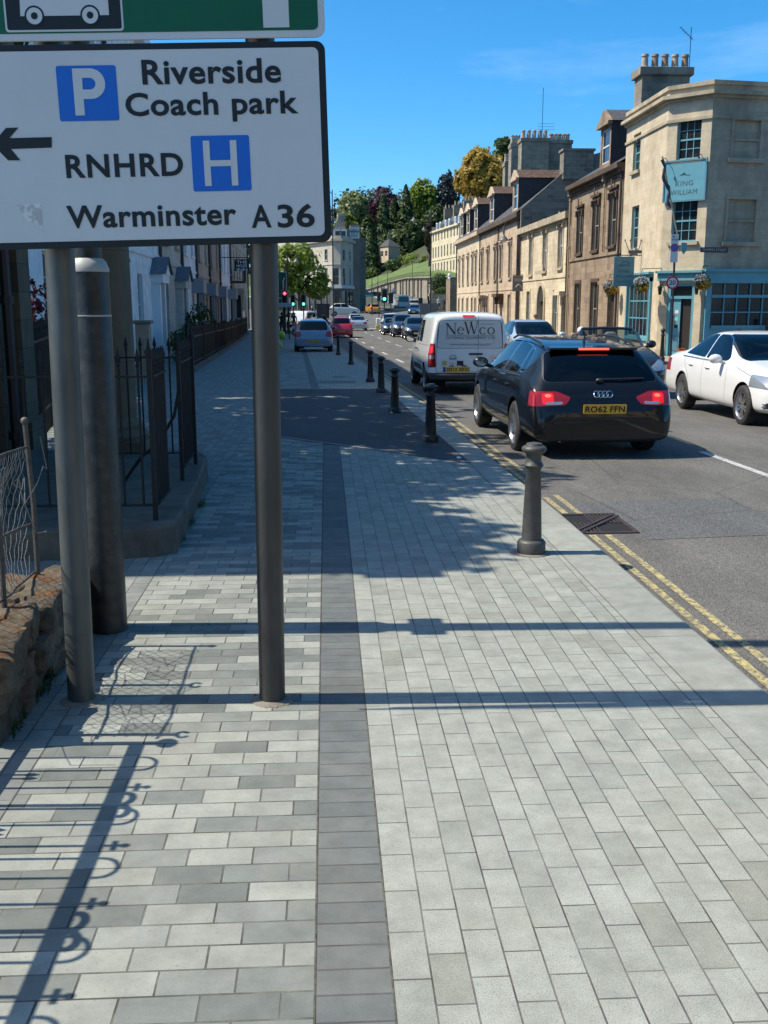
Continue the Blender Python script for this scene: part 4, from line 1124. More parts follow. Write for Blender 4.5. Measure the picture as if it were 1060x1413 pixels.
# ---- black estate car
EST = [(0.0, .31, .44, .50, .62, .5), (0.0, .27, .50, .585, .72, .60), (.03, .24, .56, .66, .80, .69), (.065, .225, .655, .745, .833, .72), (.10, .22, .76, .83, .85, .73), (.15, .22, .84, .895, .862, .715), (.22, .22, .885, .965, .875, .69), (.40, .22, .915, 1.145, .89, .65),
       (.575, .22, .935, 1.268, .90, .615), (.66, .22, .94, 1.328, .908, .60), (.80, .22, .945, 1.36, .91, .595), (1.3, .21, .95, 1.408, .913, .585), (2.0, .20, .945, 1.436, .913, .585), (2.6, .20, .935, 1.42, .912, .59), (3.0, .20, .925, 1.345, .91, .59),
       (3.35, .20, .91, 1.18, .905, .615), (3.62, .20, .895, 1.025, .90, .68), (3.85, .21, .865, .955, .895, .71), (4.2, .22, .80, .89, .88, .70), (4.48, .23, .70, .80, .84, .64), (4.62, .26, .60, .70, .75, .55), (4.69, .32, .52, .58, .60, .45)]
def estate():
    P = dict(st=EST, r=.325, axles=(.97, 3.78), sh=.94, paint=paint('black_car_paint', (.0035, .0037, .0045)), trimm=CHROME, surround=.016)
    P['side'] = [[(.80, 1.03), (1.02, 1.02), (1.17, 1.305), (1.02, 1.285)], [(1.08, 1.0), (1.94, .985), (1.94, 1.37), (1.25, 1.325)], [(2.01, .985), (2.96, .97), (3.0, 1.03), (2.62, 1.31), (2.4, 1.365), (2.01, 1.375)]]
    P['ends'] = [([(-.70, .94), (.70, .94), (.60, 1.285), (-.60, 1.285)], .14, .68, -1), ([(-.70, 1.0), (.70, 1.0), (.57, 1.37), (-.57, 1.37)], 2.7, 3.75, 1)]
    P['lamps'] = [([(.39, .765), (.46, .68), (1.0, .655), (1.0, .838), (.56, .835)], -.05, .25, 3), ([(.60, .69), (.74, .685), (.74, .815), (.60, .82)], -.05, .2, 4), ([(.50, .685), (.70, .68), (.70, .71), (.49, .72)], -.05, .2, 5), ([(.45, .60), (.92, .68), (.92, .80), (.5, .72)], 4.15, 4.7, 5)]
    P['faces'] = [([(-.80, .20), (.80, .20), (.78, .30), (-.78, .30)], -.1, .35, 1 if False else 9), ([(-.28, .34), (.28, .34), (.30, .72), (-.30, .72)], 4.3, 4.8, 7), ([(-.7, .28), (.7, .28), (.7, .36), (-.7, .36)], 4.2, 4.8, 7)]
    P['blank'] = TRIM
    P['lines'] = [[(1.12, .98), (1.10, .85), (1.30, .62), (1.34, .30)], [(1.98, .97), (1.97, .30)], [(3.02, .95), (3.10, .72), (3.06, .32)], [(1.34, .30), (3.06, .30)]]
    P['endlines'] = [([(-.83, .90), (-.79, .47), (.79, .47), (.83, .90)], -.1, .3)]
    P['mirror'] = (2.92, 1.03); P['handles'] = [(1.42, .83), (2.22, .82)]
    P['seats'] = [(-.36, 1.35), (.36, 1.35), (-.36, 2.25), (.36, 2.25)]; P['dash'] = 3.05
    P['rear_plate'] = (-.016, .632, 'RO62 FFN', .16)
    return P
def estate_car(loc):
    P = estate(); P['glass'] = carglass('car_glass_estate', (.16, .20, .20))
    del P['blank']; P['faces'][0] = (P['faces'][0][0], -.1, .35, 1)
    P['trimm'] = TRIM; P['bright'] = True
    t = car('estate_car', 'black estate car with red tail lights lit, braking behind the white van', 'car', loc, 0, P)
    # chrome strip round the side glass
    for s in (1, -1):
        mb = MB(); mb.tube([(s * .868, .80, .985), (s * .873, 1.5, .968), (s * .872, 2.4, .955), (s * .862, 3.02, .95)], .009, 6); mb.build('chrome_strip', CHROME, t)
        mb = MB(); mb.tube([(s * .575, .80, 1.335), (s * .578, .95, 1.375), (s * .575, 1.6, 1.43), (s * .575, 2.3, 1.436), (s * .578, 2.6, 1.385)], .015, 8); mb.build('roof_rail', TRIM, t)
        for a, b, c, d in ((.74, .80, .735, .83),):
            mb = MB(); mb.ball((s * .66, .092, .765), (.05, .016, .04), 12); mb.build('brake_lamp', REDHOT, t)
    mb = MB(); mb.prism([(-.55, 0), (.55, 0), (.53, .2), (-.53, .2)], (0, .56, 1.298), (1, 0, 0), (0, .99, .1), (0, 0, .03)); mb.build('roof_spoiler', P['paint'], t, bevel=.01)
    mb = MB(); mb.box(-.19, .552, 1.301, .19, .58, 1.323); mb.build('high_brake_light', REDHOT, t, bevel=.004)
    mb = MB(); mb.box(-.60, -.024, .452, .60, .03, .478); mb.build('bumper_ledge', P['paint'], t, bevel=.006)
    mb = MB(); mb.tube([(.0, .195, .968), (.28, .19, .975), (.52, .205, .98)], .012, 6); mb.ball((-.02, .185, .955), (.05, .03, .03), 8); mb.build('rear_wiper', TRIM, t)
    mb = MB(); mb.prism([(0, 0), (.12, 0), (.09, .015), (.03, .085), (.015, .085)], (0, 1.0, 1.378), (0, 1, 0), (0, 0, 1), (.012, 0, 0)); mb.build('roof_aerial', TRIM, t)
    # four linked rings, badges
    rt = lambda z: (.085 + (z - .76) * .42)
    for k in range(4):
        cx = -.078 + k * .052
        mb = MB(); mb.tube([(cx + .037 * cos(a * pi / 12), rt(.80 + .037 * sin(a * pi / 12)) - .012 - .002 * (k % 2), .80 + .037 * sin(a * pi / 12)) for a in range(25)], .0055, 6); mb.build('ring_emblem', CHROME, t)
    mb = MB(); text_into(mb, 'A4', (-.50, .028, .585), (1, 0, 0), (0, .3, .95), .12, .05, .02); mb.build('badge_lettering', CHROME, t)
    mb = MB(); text_into(mb, 'TDI', (.44, .035, .635), (1, 0, 0), (0, .3, .95), .09, .028, .01); mb.build('badge_lettering', CHROME, t)
    mb = MB(); text_into(mb, 'quattro', (.34, .03, .59), (1, 0, 0), (0, .3, .95), .22, .028, .0); mb.build('badge_lettering', CHROME, t)
    for x in (-.52,):
        mb = MB(); mb.lathe([(.035, -.02), (.035, .1), (.028, .1)], (x, 0.06, .27), 14, axis='y'); mb.build('exhaust_pipe', CHROME, t)
    return t

# ---- white van
VAN = [(0.0, .42, .95, 1.60, .80, .62), (0.0, .36, 1.0, 1.68, .855, .70), (.03, .34, 1.04, 1.745, .888, .735), (.14, .33, 1.06, 1.785, .905, .755), (.5, .30, 1.07, 1.80, .905, .765), (1.4, .28, 1.07, 1.805, .905, .765), (2.3, .28, 1.06, 1.80, .905, .765), (2.62, .28, 1.05, 1.755, .905, .755), (2.95, .28, 1.04, 1.55, .903, .74),
       (3.25, .28, 1.03, 1.30, .90, .74), (3.45, .28, 1.0, 1.14, .895, .74), (3.75, .28, .94, 1.06, .885, .70), (4.08, .28, .82, .95, .86, .66), (4.28, .30, .68, .80, .80, .58), (4.36, .36, .56, .62, .68, .5)]
def van_spec(col, name, lettered=False):
    P = dict(st=VAN, r=.32, axles=(.88, 3.6), sh=1.05, paint=paint(name, col), surround=.014, gap=.05, spokes=8, rim=mat('steel_rim', (.3, .31, .32), .4, metal=.6))
    P['side'] = [[(1.60, 1.13), (2.20, 1.12), (2.20, 1.60), (1.60, 1.60)], [(2.28, 1.12), (3.12, 1.10), (3.2, 1.16), (2.72, 1.62), (2.28, 1.63)]]
    P['ends'] = [([(-.72, 1.03), (.72, 1.03), (.66, 1.62), (-.66, 1.62)], -.1, .25, -1), ([(-.78, 1.12), (.78, 1.12), (.68, 1.68), (-.68, 1.68)], 2.5, 3.5, 1)]
    P['lamps'] = [([(.735, .62), (.99, .62), (.99, 1.13), (.755, 1.13)], -.05, .16, 3), ([(.80, .93), (.90, .93), (.90, 1.08), (.80, 1.08)], -.05, .1, 4), ([(.77, .80), (.92, .80), (.92, .88), (.775, .88)], -.05, .1, 5), ([(.5, .70), (.92, .74), (.92, .95), (.6, .90)], 3.9, 4.4, 5)]
    P['trims'] = [(-.1, .55, .1, .50, 1), (4.1, 4.5, .1, .48, 1), (1.35, 3.1, .48, .60, 1)]
    P['faces'] = [([(-.4, .5), (.4, .5), (.4, .62), (-.4, .62)], 4.1, 4.5, 7)]
    P['lines'] = [[(2.24, 1.68), (2.24, .34)], [(3.22, 1.08), (3.20, .34)], [(1.5, 1.68), (1.5, .34)], [(.25, 1.08), (2.24, 1.05)]]
    P['endlines'] = [([(.18, 1.72), (.18, .50)], -.1, .2), ([(-.73, .52), (.73, .52)], -.1, .2), ([(-.70, 1.66), (-.735, .52)], -.1, .2), ([(.70, 1.66), (.735, .52)], -.1, .2)]
    P['mirror'] = (3.05, 1.13); P['mirm'] = TRIM
    P['seats'] = [(-.38, 2.3), (.38, 2.3)]; P['dash'] = 3.1
    return P
def catering_van(loc):
    P = van_spec((.74, .74, .72), 'white_van_paint')
    P['blank'] = mat('panel_grey', (.60, .60, .58), .35, coat=.6)
    t = car('delivery_van', 'white delivery van lettered NeWco catering equipment on its rear doors', 'van', loc, 0, P)
    INK = mat('brown_ink', (.06, .04, .038), .5); INK2 = mat('grey_ink', (.2, .19, .18), .5)
    yy = lambda z: pl([(.4, -.006), (1.02, -.006), (1.6, .0), (1.66, .004)], z) - .006
    k = 1.0
    def stroke(mb, pts, w):
        for p, q in zip(pts, pts[1:]):
            d = (Vector(q) - Vector(p)).normalized(); n = Vector((-d.y, d.x)) * w / 2
            mb.face([(a[0], yy(a[1]), a[1]) for a in ((p[0] + n.x, p[1] + n.y), (p[0] - n.x, p[1] - n.y), (q[0] - n.x, q[1] - n.y), (q[0] + n.x, q[1] + n.y))])
    mb = MB(); z0 = 1.33; H = .23
    def serif(x, z, w=.06): stroke(mb, [(x - w / 2, z), (x + w / 2, z)], .009)
    x = -.50
    stroke(mb, [(x, z0), (x, z0 + H)], .012); stroke(mb, [(x - .005, z0 + H), (x + .17, z0)], .034); stroke(mb, [(x + .17, z0), (x + .17, z0 + H)], .012); serif(x, z0); serif(x - .01, z0 + H); serif(x + .17, z0 + H)
    def ring(cx, cz, rx, rz, a0, a1, w, n=18):
        for i in range(n):
            t0, t1 = rad(a0 + (a1 - a0) * i / n), rad(a0 + (a1 - a0) * (i + 1) / n)
            f = lambda t_, s: (cx + (rx + s) * cos(t_), cz + (rz + s) * sin(t_))
            th0 = w * (.35 + .65 * abs(cos(t0))) / 2; th1 = w * (.35 + .65 * abs(cos(t1))) / 2
            a, b, c, d = f(t0, th0), f(t1, th1), f(t1, -th1), f(t0, -th0)
            mb.face([(p[0], yy(p[1]), p[1]) for p in (a, b, c, d)])
    ring(-.205, z0 + .07, .065, .07, 15, 320, .026); stroke(mb, [(-.27, z0 + .085), (-.14, z0 + .085)], .009)
    wx = -.11
    for a, b, w in ((0, .075, .032), (.14, .075, .012), (.12, .20, .032), (.27, .20, .012)): stroke(mb, [(wx + a, z0 + H + .03), (wx + b, z0)], w)
    serif(wx, z0 + H + .03); serif(wx + .14, z0 + H + .03); serif(wx + .27, z0 + H + .03)
    ring(.275, z0 + .07, .065, .07, 40, 320, .026); ring(.455, z0 + .07, .068, .07, 0, 360, .026)
    stroke(mb, [(.17, z0 + H - .02), (.53, z0 + H - .02)], .006)
    mb.build('door_lettering', INK, t)
    mb = MB(); stroke(mb, [(-.54, z0 - .035), (.55, z0 - .035)], .007)
    text_into(mb, 'CATERING EQUIPMENT LTD', (-.53, yy(1.25), z0 - .11), (1, 0, 0), (0, 0, 1), 1.07, .055, .0, 1.1); mb.build('door_lettering', INK, t)
    mb = MB(); text_into(mb, 'www.newcocatering.com', (-.44, yy(1.06), 1.075), (1, 0, 0), (0, 0, 1), .90, .065, .0, 1.02); mb.build('door_lettering', INK2, t)
    mb = MB(); mb.prism(rrect(.30, .04, .015, 3, -.02, .885), (0, -.008, 0), (1, 0, 0), (0, 0, 1), (0, -.02, 0)); mb.build('door_handle', TRIM, t)
    mb = MB(); mb.box(-.17, -.02, 1.70, .09, .05, 1.735); mb.build('high_brake_light', REDON, t, bevel=.006)
    for i, (x0, w, h, m) in enumerate(((-.60, .10, .10, mat('sticker_yellow', (.5, .4, .05), .5)), (-.28, .14, .10, PLK))):
        mb = MB(); mb.sheet([(0, 0), (w, 0), (w, h), (0, h)], (x0, -.013, .66), (1, 0, 0), (0, 0, 1)); mb.build('sticker', m, t)
    mb = MB(); ring2 = [(-.37 + .07 * cos(a * pi / 10), -.013, .83 + .055 * sin(a * pi / 10)) for a in range(11)]; mb.tube(ring2, .008, 5); mb.box(-.45, -.015, .79, -.29, -.011, .82); mb.build('sticker', INK2, t)
    mb = MB(); text_into(mb, '+ um', (-.46, -.013, .68), (1, 0, 0), (0, 0, 1), .12, .05); mb.build('sticker', INK2, t)
    for dz in (0, .045):
        mb = MB(); mb.bar((.42, -.014, .78 + dz), (.51, -.014, .83 + dz), .012, .014); mb.bar((.51, -.014, .83 + dz), (.60, -.014, .78 + dz), .012, .014); mb.build('chevron_badge', CHROME, t)
    plate(t, -.012, .575, 'DS12 XKO', x=-.26)
    mb = MB(); mb.sheet([(0, 0), (.06, 0), (.06, .108), (0, .108)], (-.58, -.012, .522), (1, 0, 0), (0, 0, 1)); mb.build('plate_band', PLB, t)
    for x in (-.40, -.12): 
        mb = MB(); mb.box(x - .05, -.03, .642, x + .05, -.004, .66); mb.build('plate_lamp', TRIM, t)
    for s in (1, -1):
        mb = MB(); text_into(mb, 'NeWco', (s * .915, 2.75 if s < 0 else 2.3, .86), (0, -1 if s < 0 else 1, 0), (0, 0, 1), .42, .10); mb.build('door_lettering', INK2, t)
        for y in (2.35, 2.05):
            mb = MB(); mb.tube([(s * .92, y - .08, .95), (s * .935, y, .955), (s * .92, y + .08, .95)], .014, 6); mb.build('door_handle', TRIM, t)
    mb = MB(); mb.box(-.86, -.05, .34, .86, .12, .48); mb.build('rear_bumper', TRIM, t, bevel=.03)
    return t

# ---- white saloon
SAL = [(0.0, .34, .46, .52, .66, .5), (0.0, .29, .55, .64, .78, .62), (.03, .26, .66, .76, .845, .70), (.08, .25, .82, .90, .865, .72), (.16, .24, .92, .995, .872, .72), (.4, .23, .955, 1.03, .877, .72), (.72, .22, .965, 1.055, .88, .70), (1.0, .22, .96, 1.185, .883, .635),
       (1.3, .21, .955, 1.335, .885, .58), (1.62, .21, .945, 1.425, .885, .565), (2.05, .20, .94, 1.447, .885, .57), (2.5, .20, .93, 1.425, .885, .575), (2.85, .20, .92, 1.33, .883, .585), (3.15, .20, .91, 1.165, .88, .62), (3.38, .20, .895, 1.03, .878, .68), (3.65, .21, .87, .985, .875, .70),
       (4.05, .22, .80, .925, .86, .70), (4.35, .23, .70, .84, .82, .64), (4.50, .25, .60, .73, .74, .56), (4.58, .30, .52, .60, .60, .44)]
def saloon_spec(col, name, metal=0):
    P = dict(st=SAL, r=.32, axles=(1.02, 3.78), sh=.93, paint=paint(name, col, metal), surround=.014)
    P['side'] = [[(.98, 1.015), (1.98, .985), (1.98, 1.375), (1.62, 1.365), (1.3, 1.25)], [(2.03, .985), (2.92, .97), (2.98, 1.02), (2.6, 1.32), (2.38, 1.37), (2.03, 1.375)]]
    P['ends'] = [([(-.66, 1.07), (.66, 1.07), (.55, 1.385), (-.55, 1.385)], .7, 1.7, -1), ([(-.70, 1.0), (.70, 1.0), (.565, 1.385), (-.565, 1.385)], 2.4, 3.5, 1)]
    P['lamps'] = [([(.42, .72), (.60, .66), (1.0, .66), (1.0, .90), (.5, .88)], -.05, .36, 3), ([(.40, .66), (.52, .58), (.93, .64), (.93, .84), (.66, .80)], 3.98, 4.6, 5)]
    P['faces'] = [([(-.30, .50), (.30, .50), (.36, .74), (-.36, .74)], 4.25, 4.7, 7), ([(-.62, .25), (.62, .25), (.58, .36), (-.58, .36)], 4.2, 4.7, 7), ([(.5, .32), (.78, .33), (.76, .42), (.54, .42)], 4.2, 4.7, 7), ([(-.5, .32), (-.78, .33), (-.76, .42), (-.54, .42)], 4.2, 4.7, 7)]
    P['lines'] = [[(1.05, .95), (1.10, .86), (1.34, .62), (1.38, .27)], [(2.0, .97), (1.99, .27)], [(3.03, .95), (3.10, .72), (3.05, .28)], [(1.38, .27), (3.05, .27)], [(3.4, .90), (4.25, .745)]]
    P['mirror'] = (2.86, 1.0); P['handles'] = [(1.45, .83), (2.25, .82)]
    P['seats'] = [(-.36, 1.35), (.36, 1.35), (-.36, 2.2), (.36, 2.2)]; P['dash'] = 2.95; P['wheel_at'] = (.36, 2.72, .93)
    return P
def white_saloon(loc, rz):
    P = saloon_spec((.70, .70, .68), 'white_saloon_paint'); P['glass'] = carglass('car_glass_saloon', (.22, .27, .26)); P['bright'] = True
    t = car('saloon_car', 'white saloon car driving towards the camera at the right edge', 'car', loc, rz, P)
    for s in (1, -1):
        mb = MB(); mb.tube([(s * .848, .95, .972), (s * .852, 2.0, .958), (s * .845, 2.98, .945)], .007, 6); mb.build('chrome_strip', CHROME, t)
        mb = MB(); mb.tube([(s * .8, 4.40, .36), (s * .62, 4.51, .355)], .014, 8); mb.tube([(s * .8, 4.405, .40), (s * .62, 4.515, .39)], .008, 6); mb.build('running_light', CHROME, t)
    for z in (.55, .62, .69):
        mb = MB(); mb.tube([(-.30, 4.50 - (z - .55) * .6, z), (0, 4.57 - (z - .55) * .6, z), (.30, 4.50 - (z - .55) * .6, z)], .01, 6); mb.build('grille_bar', CHROME, t)
    mb = MB(); mb.lathe([(.075, 0), (.07, .012), (.0, .014)], (0, 4.54, .625), 20, axis='y'); mb.build('round_badge', CHROME, t)
    mb = MB(); mb.box(-.06, 2.5, 1.25, .06, 2.53, 1.31); mb.tube([(0, 2.5, 1.3), (0, 2.45, 1.41)], .008, 6); mb.build('rear_view_mirror', TRIM, t, bevel=.01)
    mb = MB(); mb.prism([(0, 0), (.14, 0), (.11, .015), (.05, .06), (.02, .06)], (0, 1.4, 1.405), (0, 1, 0), (0, 0, 1), (.05, 0, 0)); mb.build('roof_aerial', TRIM, t)
    plate(t, 4.585, .44, None, True)
    return t

# ---- hatchback and people carrier outlines
HAT = [(0.0, .33, .45, .52, .64, .5), (0.0, .28, .55, .63, .76, .62), (.03, .25, .66, .74, .835, .70), (.08, .24, .80, .86, .855, .73), (.14, .235, .90, .965, .86, .72), (.25, .23, .945, 1.05, .865, .68), (.42, .22, .965, 1.25, .87, .62), (.55, .22, .97, 1.385, .872, .59),
       (.72, .21, .975, 1.43, .875, .58), (1.2, .20, .975, 1.47, .876, .575), (1.8, .20, .965, 1.475, .876, .58), (2.2, .20, .955, 1.45, .875, .585), (2.6, .20, .945, 1.32, .873, .60), (2.95, .20, .93, 1.13, .868, .65), (3.15, .20, .91, 1.02, .865, .69), (3.5, .21, .85, .96, .855, .69), (3.85, .23, .73, .85, .82, .62), (4.0, .26, .60, .72, .72, .55), (4.08, .32, .52, .60, .58, .44)]
def hatch_spec(col, name, L=4.08, H=1.475, Wd=.876, metal=.35, plate_=None, lit=False, front=False):
    k, h, w = L / 4.08, H / 1.475, Wd / .876
    P = dict(st=[(y * k, zb, zs * h, zt * h, ws * w, wr * w) for y, zb, zs, zt, ws, wr in HAT], r=.31, axles=(.72 * k, 3.28 * k), sh=.96 * h, paint=paint(name, col, metal), surround=.014)
    q = lambda pts: [(a * k, b * h) for a, b in pts]; e = lambda pts: [(a * w, b * h) for a, b in pts]
    P['side'] = [q([(.56, 1.05), (1.52, 1.02), (1.52, 1.40), (.95, 1.40), (.72, 1.33)]), q([(1.58, 1.02), (2.62, 1.0), (2.68, 1.05), (2.3, 1.32), (2.05, 1.40), (1.58, 1.41)])]
    P['ends'] = [(e([(-.63, .99), (.63, .99), (.56, 1.37), (-.56, 1.37)]), .1 * k, .75 * k, -1), (e([(-.68, 1.03), (.68, 1.03), (.57, 1.40), (-.57, 1.40)]), 2.1 * k, 3.3 * k, 1)]
    P['lamps'] = [(e([(.52, .76), (.60, .68), (1.0, .70), (1.0, .98), (.60, .93)]), -.05, .34, 3), (e([(.40, .66), (.5, .56), (.93, .64), (.93, .86), (.66, .80)]), 3.5 * k, 4.2 * k, 5)]
    P['faces'] = [(e([(-.40, .50), (.40, .50), (.40, .62), (-.40, .62)]), 3.8 * k, 4.3 * k, 7), (e([(-.6, .26), (.6, .26), (.55, .38), (-.55, .38)]), 3.7 * k, 4.3 * k, 7)]
    P['lines'] = [q([(.80, .95), (.95, .7), (1.05, .28)]), q([(1.55, 1.0), (1.54, .28)]), q([(2.72, .98), (2.78, .7), (2.74, .29)])]
    P['endlines'] = [(e([(-.62, .95), (-.58, .60), (.58, .60), (.62, .95)]), -.1, .3)]
    P['mirror'] = (2.58 * k, 1.03 * h); P['handles'] = [(1.05 * k, .86 * h), (1.8 * k, .85 * h)]
    P['seats'] = [(-.36, 1.05 * k), (.36, 1.05 * k), (-.36, 1.85 * k), (.36, 1.85 * k)]; P['dash'] = 2.6 * k
    if plate_: P['rear_plate'] = (-.012, .50, plate_, 0)
    if front: P['front_plate'] = (4.09 * k, .46, None)
    return P

# ---- open roadster
ROAD = [(0.0, .32, .46, .52, .60, .5), (0.0, .27, .55, .63, .74, .6), (.04, .24, .66, .75, .82, .66), (.12, .22, .78, .86, .85, .68), (.4, .20, .84, .93, .865, .66), (.9, .18, .86, .95, .87, .66), (1.3, .18, .87, .92, .872, .68), (1.8, .18, .87, .90, .873, .70), (2.3, .18, .87, .93, .873, .70), (2.6, .18, .86, .97, .87, .70), (2.9, .18, .84, .95, .868, .70),
        (3.3, .2, .79, .90, .86, .68), (3.7, .22, .69, .80, .83, .62), (3.92, .25, .58, .68, .74, .54), (4.0, .3, .5, .56, .6, .44)]
# ------------------------------------------------------------------ the traffic
def zr(Y): return gz(Y) + RZ
catering_van((3.10, 22.3, zr(24.5))).rotation_euler.z = rad(1.2)
estate_car((3.29, 12.0, zr(14.5))).rotation_euler.z = rad(1.2)
white_saloon((7.38, 19.6, zr(17.5)), pi)

def roadster(loc, rz):
    P = dict(st=ROAD, r=.30, axles=(.72, 3.15), sh=.86, paint=paint('dark_roadster_paint', (.012, .016, .022)), lo=True)
    P['lamps'] = [([(.42, .62), (.5, .54), (.88, .58), (.88, .76), (.62, .74)], 3.4, 4.1, 5)]
    P['faces'] = [([(-.35, .30), (.35, .30), (.4, .46), (-.4, .46)], 3.7, 4.1, 7)]
    P['mirror'] = (2.30, .98)
    t = car('open_roadster', 'dark open-topped roadster with roof down, driven by a white-haired person', 'car', loc, rz, P)
    mb = MB(); mb.sheet(rrect(1.24, 1.15, .18, 4, -.62, 1.12), (0, 0, .958), (1, 0, 0), (0, 1, 0)); mb.build('cockpit', UNDER, t)
    F = [(-.70, 2.52, .93), (-.64, 2.25, 1.19), (-.56, 2.12, 1.28), (0, 2.09, 1.30), (.56, 2.12, 1.28), (.64, 2.25, 1.19), (.70, 2.52, .93)]
    mb = MB(); mb.tube(F, .03, 8); mb.build('windscreen_frame', mat('blue_trim', (.012, .03, .06), .3, coat=1), t)
    mb = MB(); c = (0, 2.5, .95)
    for p, q in zip(F, F[1:]): mb.face([c, p, q])
    mb.build('windscreen', carglass('car_glass_roadster', (.3, .36, .37)), t)
    for x in (-.36, .36):
        mb = MB(); mb.prism([(-.22, 0), (.22, 0), (.20, .42), (.1, .55), (-.1, .55), (-.20, .42)], (x, 1.35, .66), (1, 0, 0), (0, -.2, .98), (0, -.14, 0)); mb.build('seat', SEATL if x < 0 else SEATM, t, bevel=.04)
        mb = MB(); mb.tube([(x - .15, 1.08, .93), (x - .14, 1.06, 1.13), (x, 1.05, 1.17), (x + .14, 1.06, 1.13), (x + .15, 1.08, .93)], .025, 8); mb.build('roll_hoop', TRIM, t)
    plate(t, 4.005, .42, None, True)
    return t
roadster((6.22, 25.0, zr(22.8)), pi).scale = (1.0, 1.05, 1.1)

def traffic(name, label, Y, X, rz, P, cat='car', pave=False, lo=True, group=None, clear=None):
    """Y is the end nearest the camera"""
    P['lo'] = lo
    L = P['st'][-1][0]
    if lo: P['lines'] = []; P['endlines'] = []; P['gapw'] = .008
    fac = abs(rz) > 1
    loc = (X, Y + (L if abs(rz - pi) < .5 else 0), (gz if pave else zr)(Y + L / 2))
    return car(name, label, cat, loc, rz, P, group)
P = hatch_spec((.46, .52, .56), 'pale_blue_paint', 4.2, 1.5, .87, front=True)
P['glass'] = carglass('car_glass_pale', (.7, .74, .74)); P['seatm'] = SEATL
t = traffic('hatchback', 'pale silver-blue hatchback driving behind the open roadster', 32.6, 6.88, pi, P, lo=False).scale.z = 1.05
P = hatch_spec((.19, .25, .32), 'blue_grey_paint', 4.25, 1.47, .875, plate_='PN04 KWD'); P['glass'] = GLASSD
traffic('hatchback', 'blue-grey hatchback parked on the pavement past the bollards', 46.6, -.58, .01, P, pave=True, lo=False)
P = hatch_spec((.40, .012, .035), 'red_paint', 4.0, 1.56, .85, .1, plate_='WX07 RDE')
traffic('hatchback', 'red hatchback just past the blue-grey one, seen from behind', 76.5, 1.12, .0, P)
P = saloon_spec((.34, .42, .50), 'silver_paint', .45); P['rear_plate'] = (-.012, .60, 'LK55 OVB', 0)
traffic('saloon_car', 'silver saloon car ahead of the red hatchback', 102, 3.15, 0, P)
P = hatch_spec((.5, .54, .56), 'white_blue_paint', 3.8, 1.45, .83)
traffic('hatchback', 'small pale hatchback ahead of the silver saloon', 114, 3.25, .1, P)
P = hatch_spec((.018, .024, .045), 'navy_paint', 4.3, 1.55, .88, front=True)
traffic('hatchback', 'dark navy hatchback at the head of the oncoming queue, behind the van', 71.5, 6.3, pi, P)
P = hatch_spec((.03, .035, .06), 'slate_paint', 4.4, 1.72, .88, front=True)
traffic('people_carrier', 'dark slate people carrier with lit headlamps in the oncoming queue', 78, 5.88, pi, P)
P = hatch_spec((.022, .022, .03), 'dark_small_paint', 3.7, 1.42, .80, front=True)
traffic('hatchback', 'small dark hatchback squeezed left of the slate people carrier', 84.5, 5.42, pi, P)
P = hatch_spec((.62, .62, .6), 'white_mpv_paint', 4.4, 1.75, .90, .0, front=True)
traffic('people_carrier', 'white people carrier at the back of the oncoming queue', 91, 5.75, pi, P)
P = hatch_spec((.60, .24, .02), 'orange_paint', 4.0, 1.5, .84, .0)
traffic('hatchback', 'small orange hatchback in the shade by the far shop', 156, 7.4, .2, P)
P = van_spec((.55, .57, .55), 'green_white_paint'); P['blank'] = mat('van_door_green', (.05, .16, .14), .4)
traffic('delivery_van', 'tall white and green van climbing the far road', 176, 13.1, -.1, P, 'van').scale = (1.15, 1.1, 1.45)
P = van_spec((.6, .6, .58), 'white_far_van')
traffic('delivery_van', 'small white van on the far road, right of the white and green van', 190, 16.2, pi, P, 'van')
P = hatch_spec((.02, .05, .10), 'teal_paint', 4.2, 1.5, .87, front=True)
traffic('hatchback', 'dark blue hatchback coming down the far road beside the grey barrier', 150, 13.2, pi - .15, P)
P = hatch_spec((.10, .20, .28), 'light_blue_paint', 4.2, 1.5, .87)
traffic('hatchback', 'light blue car high up the far road below the retaining wall', 268, 18.0, .05, P).location.z = 4.05
P = van_spec((.62, .62, .6), 'white_van_left')
t = traffic('delivery_van', 'white van standing under the tree by the traffic lights', 116, -3.6, .9, P, 'van'); t.location = (-1.6, 113.5, zr(114))
P = hatch_spec((.55, .53, .46), 'cream_paint', 4.5, 1.8, .9, .0)
t = traffic('off_road_car', 'cream off-road car parked side-on in front of the far corner shop', 150, 2.6, -pi / 2 + .15, P); t.location = (.3, 148, zr(148))
# ------------------------------------------------------------------ buildings
GL_W = mat('window_glass', (.010, .013, .015), .08, spec=.3, col2=(.035, .036, .036), scale=.7, lo=.45, hi=.6)
GL_P = mat('window_glass_pale', (.16, .18, .18), .08, spec=.9, col2=(.30, .30, .28), scale=1.3, lo=.4, hi=.6)
SASHW = mat('white_sash', (.55, .54, .50), .5); SASHB = mat('blue_sash', (.13, .33, .38), .5, col2=(.11, .29, .34), scale=4)
GL_M = mat('window_glass_mid', (.03, .034, .036), .07, spec=.8, col2=(.10, .10, .095), scale=.9, lo=.42, hi=.6)
CURT = mat('curtain', (.45, .43, .38), .9, col2=(.35, .33, .29), scale=9, stretch=(4, 4, .2))
ST_PUB = stone('pale_ashlar', [(.545, .455, .31), (.575, .485, .34), (.52, .43, .29)], 1.05, .33, .004, mcol=(.36, .30, .21), gfac=.32, grime=(.17, .14, .10), bump=.25)
ST_GREY = stone('shaded_ashlar', [(.43, .36, .26), (.40, .335, .24), (.46, .39, .285)], 1.05, .33, .004, mcol=(.24, .2, .14), gfac=.5, bump=.25)  # darker copy of the pub stone; shade of the side wall put in its colour
